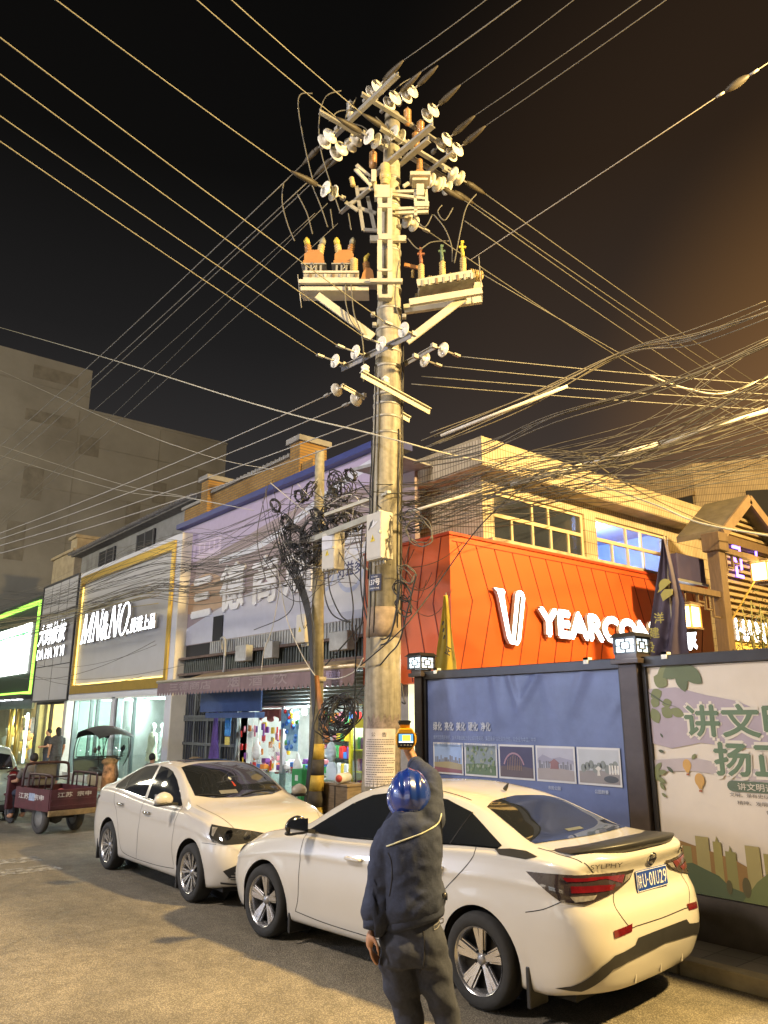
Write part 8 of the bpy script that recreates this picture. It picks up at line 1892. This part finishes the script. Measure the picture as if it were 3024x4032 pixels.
def scooter(x,y,label,body_m,can_m,seed):
    t = thing('scooter', label, 'scooter', (x,y,.11), .04*seed, 'scooters under canopies by the clothes shop')
    for wx in (-.62,.66):
        w_ = thing('wheel','',''); del w_['label']; del w_['category']; w_.parent=t; w_.location=(wx,0,.22); w_.rotation_euler=(PI/2,0,0)
        MB().lathe([(.14,-.04),(.19,-.045),(.22,-.015),(.22,.015),(.19,.045),(.14,.04)],n=28,cap=False).build('tyre', RUBBER, w_); MB().lathe([(0,-.03),(.145,-.025),(.145,.025),(0,.03)],n=20).build('rim', ALLOYD, w_)
    b = Blob(); b.loft([(Vector((-.38,0,.36)),.40,.12),(Vector((-.42,0,.50)),.44,.14),(Vector((-.42,0,.60)),.42,.12)],20); b.box(-.1,.42,-.13,.13,.26,.33); fused(b,'body',body_m,t,.02,3)
    b = Blob(); b.ball(Vector((-.30,0,.66)),.42,.13,.075); b.ball(Vector((-.55,0,.71)),.2,.13,.08); fused(b,'seat',M('black_seat',()),t,.02,2)
    b = Blob(); b.tube([(.42,0,.3),(.50,0,.6),(.44,0,.92)],[.15,.17,.12],14); b.ball(Vector((.46,0,.95)),.12,.2,.09); fused(b,'leg_shield',M('leopard_cover', (.30,.17,.09), .8, var=.7, scale=9),t,.02,2)
    MB().tube(spline([(.30,-.34,1.0),(.40,-.15,1.02),(.42,.15,1.02),(.30,.34,1.0)],4),.016,8).tube([(.5,0,.5),(.66,0,.22)],.03,8).build('handlebar', PLBLK, t)
    for s_ in (-1,1):
        m_ = MB().tube([(.38,s_*.26,1.02),(.34,s_*.32,1.18)],.008,6); bm = bmesh.new(); bmesh.ops.create_uvsphere(bm,u_segments=14,v_segments=8,radius=1)
        for v in bm.verts: v.co = Vector((v.co.x*.02,v.co.y*.045,v.co.z*.07))
        m_.bm(bm,Matrix.Translation((.33,s_*.33,1.22)),True); m_.build('mirror', PLBLK, t)
    P=[[Vector((-.95+1.75*i/18, -.42+.84*j/10, 1.56+.22*math.sin(PI*(i/18*.8+.16))-.10*((j-5)/5)**2-(.12 if i<2 else 0))) for j in range(11)] for i in range(19)]
    MB().grid(P).build('canopy', can_m, t)
    P=[[Vector((-.86-.20*math.sin(PI*(k/10)*.8), -.38+.76*j/8, 1.48-.50*k/10)) for j in range(9)] for k in range(11)]
    MB().grid(P).build('rear_curtain', glass('clear_curtain', (.85,.92,.88), .08), t)
    P=[[Vector((-.86-.20*math.sin(PI*((10+k)/10)*.8*.55+.9)*.9, -.38+.76*j/8, .98-.40*k/6)) for j in range(9)] for k in range(7)]
    MB().grid(P).build('dark_curtain', M('dark_green_curtain', (.06,.085,.075), .7, var=.15), t)
    P=[[Vector((.55+.12*math.sin(PI*k/12), -.36+.72*j/8, 1.5-.62*k/12)) for j in range(9)] for k in range(13)]
    MB().grid(P).build('windshield', glass('clear_curtain',()), t)
    fr_ = MB()
    for s_ in (-1,1): fr_.tube(spline([(.6,s_*.36,1.5),(.68,s_*.36,1.15),(.55,s_*.3,.85)],5),.010,6).tube(spline([(-.86,s_*.38,1.5),(-1.05,s_*.38,1.1),(-.95,s_*.36,.6)],5),.010,6).tube([(-.9,s_*.38,.95),(.55,s_*.36,1.1)],.006,5)
    fr_.build('canopy_frame', PLBLK, t)
    MB().tube([(-.1,.1,.26),(-.2,.22,.0)],.012,6).tube([(.05,.1,.26),(.0,.22,.0)],.012,6).build('stand', PLBLK, t); return t
CREAMP = M('cream_scooter_paint', (.50,.42,.30), .3, var=.05, coat=.6)
scooter(-19.75,7.25,'scooter with cream side panels under a black canopy beside the parked saloon',CREAMP,M('black_canopy', (.035,.04,.042), .6, var=.3),0)
scooter(-20.95,7.75,'scooter under a dark red canopy behind the black canopied one',CREAMP,M('red_canopy', (.16,.045,.055), .6, var=.3),1)

# ================================================================== SHOP GOODS
MAN = M('white_mannequin', (.70,.70,.66), .4, var=.04)
def mannequin(x,y,cl,label):
    t = thing('mannequin', label, 'mannequin', (x,y,.32), PI); b=Blob()
    b.ball(Vector((0,.0,1.52)),.07,.085,.11); b.tube([(0,0,1.3),(0,0,1.45)],[.05,.045],10); b.loft([(Vector((0,0,.75)),.15,.1),(Vector((0,0,.98)),.11,.08),(Vector((0,0,1.2)),.16,.10),(Vector((0,0,1.32)),.15,.07)],14)
    for s_ in (-1,1): b.tube([(s_*.17,0,1.28),(s_*.23,.0,1.02),(s_*.20,.10,.80)],[.045,.036,.025],10); b.tube([(s_*.08,0,.78),(s_*.09,0,.42),(s_*.09,0,.02)],[.08,.05,.035],10)
    fused(b,'body',MAN,t,.018,2); c=Blob(); c.loft([(Vector((0,0,.55)),.22,.16),(Vector((0,0,.9)),.15,.12),(Vector((0,0,1.2)),.185,.125),(Vector((0,0,1.34)),.13,.08)],16); fused(c,'garment',cl,t,.018,2,wr(.01,8,8,x))
G_ = lambda nm,c: M('garment_'+nm,c,.8,var=.15)
for x,y,cl,lab in ((-22.55,9.7,G_('cream',(.62,.55,.40)),'white mannequin in a cream top near the yellow banner'),(-21.25,9.55,G_('white',(.66,.66,.62)),'white mannequin in a white blouse and dark skirt at the window corner'),(-20.75,10.1,G_('mint',(.50,.62,.56)),'white mannequin in pale green behind the window corner'),(-23.3,10.3,G_('grey',(.40,.42,.40)),'white mannequin in grey deep in the second window')): mannequin(x,y,cl,lab)
gi = 0
for k in range(26):
    x = -27.4+k*.26; 
    if -24.4 < x < -23.8: continue
    o = MB(); o.box(-.02,.02,-.18,.18,-.85-.1*(k%3),0,bev=.015).tube([(0,0,0),(0,0,.08)],.006,5); o = o.build('garment', G_('g%d'%(k%5),((.62,.58,.48),(.30,.42,.38),(.58,.60,.58),(.16,.16,.17),(.55,.40,.36))[k%5])); o.location=(x,10.75,1.75); tag(o,'%s garment on the clothes rail behind the tall shop windows'%('cream','green','white','dark','pink')[k%5],'garment','garments on the clothes rail')
t = thing('clothes_rail','steel clothes rail running behind the tall shop windows','rail',(0,0,0)); MB().tube([(-27.6,10.75,1.84),(-20.7,10.75,1.84)],.014,8).build('bar', steel, t)
# bright clutter of the far left shop
for k in range(40):
    rr = random.Random(k+90); x=rr.uniform(-38.5,-34.2); o=MB().box(-.16,.16,-.06,.06,-.2,.2,bev=.03).build('garment', G_('f%d'%(k%4),((.7,.5,.12),(.68,.66,.6),(.35,.2,.1),(.75,.68,.45))[k%4])); o.location=(x,rr.uniform(9.5,10.7),rr.uniform(.5,2.0)); o.rotation_euler=(0,rr.uniform(-.5,.5),rr.uniform(-.6,.6)); tag(o,'%s garment hanging inside the green framed shop'%('gold','white','brown','cream')[k%4],'garment','garments in the green framed shop')
# grocery: shelves, counter, fridge
for x0,x1,y in ((-16.9,-15.1,11.6),(-14.85,-13.0,11.6),(-12.9,-10.5,11.6)):
    t = thing('shelf_unit','steel shelf unit %s inside the grocery'%('behind the hanging packets' if x0<-16 else 'behind the bulb' if x0<-14 else 'behind the yellow fridge'),'shelf',(0,0,0))
    mb=MB()
    for z in (.3,.7,1.1,1.5,1.9,2.3): mb.box(x0,x1,y,y+.35,z,z+.03)
    mb.build('shelf_board', M('dark_shelf', (.07,.055,.045), .6), t); MB().box(x0-.03,x0,y,y+.35,.1,2.6).build('upright', steel, t)
GC = [('red',(.55,.03,.025)),('yellow',(.68,.48,.03)),('blue',(.05,.18,.52)),('white',(.68,.68,.66)),('green',(.06,.34,.10)),('purple',(.20,.06,.28)),('pink',(.62,.22,.28)),('orange',(.62,.22,.03))]
GM = [M('packet_'+n_,c,.35,var=.3,scale=30) for n_,c in GC]
pm_ = {}
def packet(k,loc,s_,rz,grp,lab,name='packet',cat='packet'):
    key=(k,name)
    if key not in pm_: 
        o=MB().box(-.5,.5,-.5,.5,-.5,.5,bev=.12).build(name,GM[k]); pm_[key]=o.data
    else: o=bpy.data.objects.new(name,pm_[key]); C.objects.link(o)
    o.location=loc; o.scale=s_; o.rotation_euler=(0,0,rz); tag(o,lab,cat,grp); return o
rr=random.Random(77); n_p=0
for x0,x1,y in ((-16.9,-15.1,11.6),(-14.85,-13.0,11.6),(-12.9,-10.6,11.6)):
    for z in (.73,1.13,1.53,1.93):
        x=x0+.06
        while x<x1-.1:
            k=rr.randrange(8); wd=rr.uniform(.09,.2); h=rr.uniform(.14,.32); packet(k,(x+wd/2,y+.05,z+h/2),(wd,.18,h),rr.uniform(-.1,.1),'packets on the grocery shelves','%s packet standing on a grocery shelf'%GC[k][0]); x+=wd+.015; n_p+=1
for k in range(70):   # strings of packets hanging at the front left of the opening
    c=rr.choice((0,0,1,5,5,6,7,3)); x=-16.95+rr.random()*1.75; z=rr.uniform(.95,1.95)
    packet(c,(x,9.45+rr.random()*.5,z),(.09,.04,.14),rr.uniform(-.6,.6),'packets hanging at the shop front','%s snack packet hanging in the grocery opening'%GC[c][0],'hanging_packet')
for k in range(40):
    c=rr.randrange(8); packet(c,(-15.9+rr.random()*2.4,9.35+rr.random()*.45,1.0+rr.random()*.22),(.16,.14,.10),rr.uniform(-.6,.6),'boxes on the glass counter','%s box lying on the glass counter of the grocery'%GC[c][0],'counter_box','box')
t=thing('glass_counter','glass display counter across the grocery opening','counter',(0,0,0)); bx('glass_top', glass('counter_glass',(.8,.9,.88),.1), t,-16.2,-13.4,9.25,9.9,.92,.95); bx('glass_front', glass('counter_glass',()), t,-16.2,-13.4,9.25,9.262,.35,.92); MB().box(-16.2,-13.4,9.27,9.9,.12,.35).box(-16.2,-16.17,9.25,9.9,.35,.92).box(-13.43,-13.4,9.25,9.9,.35,.92).build('counter_frame', steel, t)
t=thing('drinks_fridge','yellow framed drinks fridge at the right side of the grocery opening','fridge',(-12.15,9.75,.11))
FY=M('fridge_yellow',(.62,.50,.02),.4,emit=(.8,.7,.05),es=.12); MB().box(-.42,-.36,-.33,-.27,.05,1.95).box(.36,.42,-.33,-.27,.05,1.95).box(-.36,.36,-.33,-.27,1.78,1.95).box(-.36,.36,-.33,-.27,.05,.2).build('door_frame', FY, t); MB().box(-.42,.42,-.27,.3,.0,.05).box(-.42,-.39,-.27,.3,.05,1.95).box(.39,.42,-.27,.3,.05,1.95).box(-.39,.39,.27,.3,.05,1.95).box(-.39,.39,-.27,.27,1.92,1.95).build('cabinet', M('fridge_inside',(.6,.62,.55),.5), t)
bx('door_glass', SHOPG, t, -.36,.36,-.31,-.30,.2,1.78); mb=MB(); [mb.box(-.38,.38,-.25,.26,z,z+.02) for z in (.55,.95,1.35)]; mb.build('wire_shelf', FY, t); point('fridge_light',(-12.15,9.62,1.9),10,(1,1,.8),.05)
for z in (.17,.57,.97,1.37):
    for i in range(7):
        c=rr.randrange(8); packet(c,(-12.45+i*.1,9.6,.11+z+.12),(.07,.07,.22),0,'bottles in the drinks fridge','%s bottle standing in the yellow framed fridge'%GC[c][0],'bottle','bottle')
t=thing('hanging_bulb','bare white bulb hanging in the grocery opening','bulb',(-14.27,9.5,2.2)); MB().lathe([(0,-.06),(.05,-.045),(.06,0),(.045,.05),(.02,.09),(0,.09)],n=14).build('glass_bulb', E('bulb_glow',(.95,1,1),25), t); MB().tube([(0,0,.09),(0,0,.5)],.006,5).build('flex', WIREB, t); point('bulb_light',(-14.27,9.32,2.1),40,(.92,1,1),.08)
t=thing('stand_fan','white round fan standing on the glass counter','fan',(-15.07,9.3,.95)); MB().lathe([(0,0),(.12,0),(.12,.02),(.03,.04),(.02,.25),(0,.25)],n=18).build('base', MAN, t)
mb=MB(); 
for r in (.06,.11,.16,.20): mb.tube([(r*math.cos(2*PI*i/24),-.05,.42+r*math.sin(2*PI*i/24)) for i in range(25)],.005,5)
for i in range(16): mb.tube([(0,-.06,.42),(.2*math.cos(PI*i/8),-.05,.42+.2*math.sin(PI*i/8))],.003,4)
mb.build('guard', MAN, t); mb=MB(); [mb.add([(0,0,.42),(.15*math.cos(a),-.01,.42+.15*math.sin(a)),(.16*math.cos(a+.6),.02,.42+.16*math.sin(a+.6))],[(0,1,2)]) for a in (0,2.09,4.19)]; mb.build('blade', M('fan_blade',(.6,.58,.5),.4), t)
t=thing('blue_toy_card','blue card of bagged toys hanging beside the iron door grille','toy card',(-16.9,9.1,1.67)); MB().box(-.13,.13,-.01,.01,0,.5).build('card', M('card_blue',(.03,.20,.55),.5), t); mb=MB(); [mb.box(-.11+.075*i,-.05+.075*i,-.03,-.01,.03+.16*j,.14+.16*j,bev=.01) for i in range(3) for j in range(3)]; mb.build('toy_bag', M('toy_blue',(.06,.30,.65),.3,var=.4,scale=30), t); MB().box(-.10,.10,-.012,.01,-.2,-.02).build('yellow_tag', M('tag_yellow',(.6,.5,.12),.6,var=.3,scale=30), t)
t=thing('toy_sheet','sheet of bright round toys hanging under the bulb','toy card',(-14.5,9.3,1.5)); mb=MB().box(-.38,.32,0,.01,.35,.75).box(-.15,.3,0,.01,-.1,.35).build('backing', M('toy_back',(.25,.45,.6),.4,var=.3,scale=12), t)
for i in range(22):
    a,b_=rr.uniform(-.34,.3),rr.uniform(.38,.73) if i<13 else rr.uniform(-.08,.3)
    if b_<.35: a=max(a,-.13)
    MB().lathe([(0,0),(.055,0),(.05,.02),(0,.025)],at(FA,a,-.001-.002*(i%4),b_),n=14).build('toy_disc', GM[rr.choice((0,1,2,3,4,2))], t)
t=thing('pink_cloth','faded pink cloth draped across the top of the grocery opening','cloth',(0,0,0)); MB().grid([[(-16.0+1.05*i/20,9.4+.05*math.sin(i*1.3),2.27-(.22+.06*math.sin(i*.8))*j/6) for j in range(7)] for i in range(21)]).build('drape', M('pink_drape',(.50,.20,.19),.85,var=.2), t)
t=thing('closed_parasol','furled purple parasol standing before the iron door grille','parasol',(-17.42,9.05,.11)); MB().lathe([(.03,.2),(.17,.85),(.14,1.0),(.09,1.4),(.05,2.0),(.015,2.25),(0,2.3)],n=9,smooth=False).build('furled_canopy', M('purple_cloth',(.07,.035,.17),.8,var=.3), t); MB().cyl((0,0,0),(0,0,2.2),.018,n=8).build('pole', steel, t)
o=fused(Blob().ball(Vector((0,0,.5)),.36,.25,.5).ball(Vector((.1,-.05,.9)),.3,.2,.16),'sack',M('burlap',(.26,.19,.11),.95,var=.25,scale=20,bump=.3),None,.03,1,wr(.03,6,6,2)); o.location=(-17.85,8.8,.11); tag(o,'brown covered heap standing before the iron door grille','sack')
for k in range(3):
    t=thing('green_crate','green bottle crate %s beside the slim pole'%('at the bottom of the stack','in the middle of the stack','topmost of the stack')[k],'crate',(-13.15,8.75,.11+.34*k),0,'green crates stacked by the slim pole'); MB().box(-.17,.17,-.14,.14,0,.03).box(-.17,-.15,-.14,.14,.03,.33).box(.15,.17,-.14,.14,.03,.33).box(-.15,.15,-.14,-.12,.03,.33).box(-.15,.15,.12,.14,.03,.33).build('shell', M('crate_green',(.02,.22,.06),.5,var=.15), t); MB().box(-.05,.05,-.146,-.141,.12,.22).build('label', M('crate_label',(.5,.55,.5),.5), t)
for (x,y,z,lab,c) in ((-13.72,9.0,.95,'white carrier bag hanging from the grocery front post',(.60,.64,.64)),(-12.5,8.95,1.28,'pale blue carrier bag hanging right of the slim pole',(.45,.58,.66)),(-15.6,9.15,1.2,'clear plastic bag of goods hanging beside the fan',(.62,.64,.62))):
    b=Blob(); b.ball(Vector((0,0,.16)),.13,.07,.18); b.tube([(0,0,.3),(0,0,.44)],[.05,.02],8); o=fused(b,'carrier_bag',M('bag%d'%int(c[0]*100),c,.35,var=.1),None,.02,1,wr(.012,9,12,x)); o.location=(x,y,z); tag(o,lab,'bag')
t=thing('wooden_box','weathered wooden box standing between the two poles','box',(-10.42,7.75,.11)); MB().box(-.32,.32,-.2,.2,0,.93,bev=.01).box(-.34,.34,-.22,.22,.93,.965,bev=.006).build('case', M('weathered_wood',(.20,.15,.10),.85,var=.3,scale=6,stretch=(1,1,6)), t); MB().box(-.012,.012,-.205,-.2,.02,.92).build('board_joint', GAP, t)
t=thing('paper_roll','white roll with a red end lying on the wooden box','roll',(-10.36,7.66,1.155)); MB().tube([(-.1,.16,0),(.08,-.14,0)],.075,18).build('roll', M('roll_white',(.65,.62,.58),.6), t); MB().tube([(.08,-.14,0),(.083,-.145,0)],.055,16).build('red_end', M('roll_red',(.45,.06,.04),.6), t)
t=thing('signboard','small rounded white signboard standing on the ledge left of the fridge','sign',(-12.75,9.15,.93)); fixn(MB().prism([(-.17,0),(.17,0),(.17,.22),(.10,.32),(-.10,.32),(-.17,.22)],.02,at(FA,0,.01,0)).build('board', M('board_pale_blue',(.55,.62,.72),.5), t)); MB().box(-.3,.3,-.1,.25,-.05,0).box(-.28,-.24,0,.1,-.82,-.05).box(.24,.28,0,.1,-.82,-.05).build('ledge', steel, t)
t=thing('low_display_table','low display table stacked with egg trays and packets','table',(-14.6,8.7,.11)); MB().box(-.5,.5,-.3,.3,.5,.54).box(-.48,-.44,-.28,-.24,0,.5).box(.44,.48,-.28,-.24,0,.5).box(-.48,-.44,.24,.28,0,.5).box(.44,.48,.24,.28,0,.5).build('frame', dark_metal, t)
for k in range(9): packet((3,3,6,0,3)[k%5],(-14.95+.09*k,8.68+.1*(k%2),.70),(.1,.3,.08),.1*k,'packets on the low display table','%s packet on the low display table before the grocery'%GC[(3,3,6,0,3)[k%5]][0],'table_packet')
for k in range(3): MB().tube([(-16.4+.25*k,9.35,1.0),(-16.5+.25*k,9.4,2.15)],.012,6).build('broom_handle', MAN).__setitem__('category','broom')
for o in bpy.data.objects:
    if o.name.startswith('broom_handle'): tag(o,'pale broom handle leaning in the grocery opening','broom','broom handles in the grocery opening')
# separate pieces of these parts stand apart: make each an object of its own
def split_islands(o):
    bm = bmesh.new(); bm.from_mesh(o.data); seen=set(); groups=[]
    bm.verts.ensure_lookup_table()
    for v in bm.verts:
        if v.index in seen: continue
        st=[v]; seen.add(v.index); g=[]
        while st:
            a=st.pop(); g.append(a.index)
            for e in a.link_edges:
                b_=e.other_vert(a)
                if b_.index not in seen: seen.add(b_.index); st.append(b_)
        groups.append(g)
    bm.free()
    if len(groups)<2: return
    me=o.data; which={}
    for gi_,g in enumerate(groups):
        for i in g: which[i]=gi_
    fs=[[] for _ in groups]
    for p in me.polygons: fs[which[p.vertices[0]]].append((list(p.vertices),p.use_smooth))
    for gi_,g in enumerate(groups):
        ix={i:k for k,i in enumerate(g)}; m2=bpy.data.meshes.new(me.name); m2.from_pydata([tuple(me.vertices[i].co) for i in g],[],[[ix[i] for i in f] for f,_ in fs[gi_]]); m2.update()
        m2.polygons.foreach_set('use_smooth',[q for _,q in fs[gi_]])
        for mt_ in me.materials: m2.materials.append(mt_)
        if gi_==0: first=m2
        else:
            c=bpy.data.objects.new(o.name.split('.')[0],m2); C.objects.link(c); c.parent=o.parent; c.location=o.location; c.rotation_euler=o.rotation_euler
    o.data=first
for o in list(bpy.data.objects):
    if o.type=='MESH' and o.name.split('.')[0] in ('bricked_patch','front_post','cuff','band','strap'): split_islands(o)
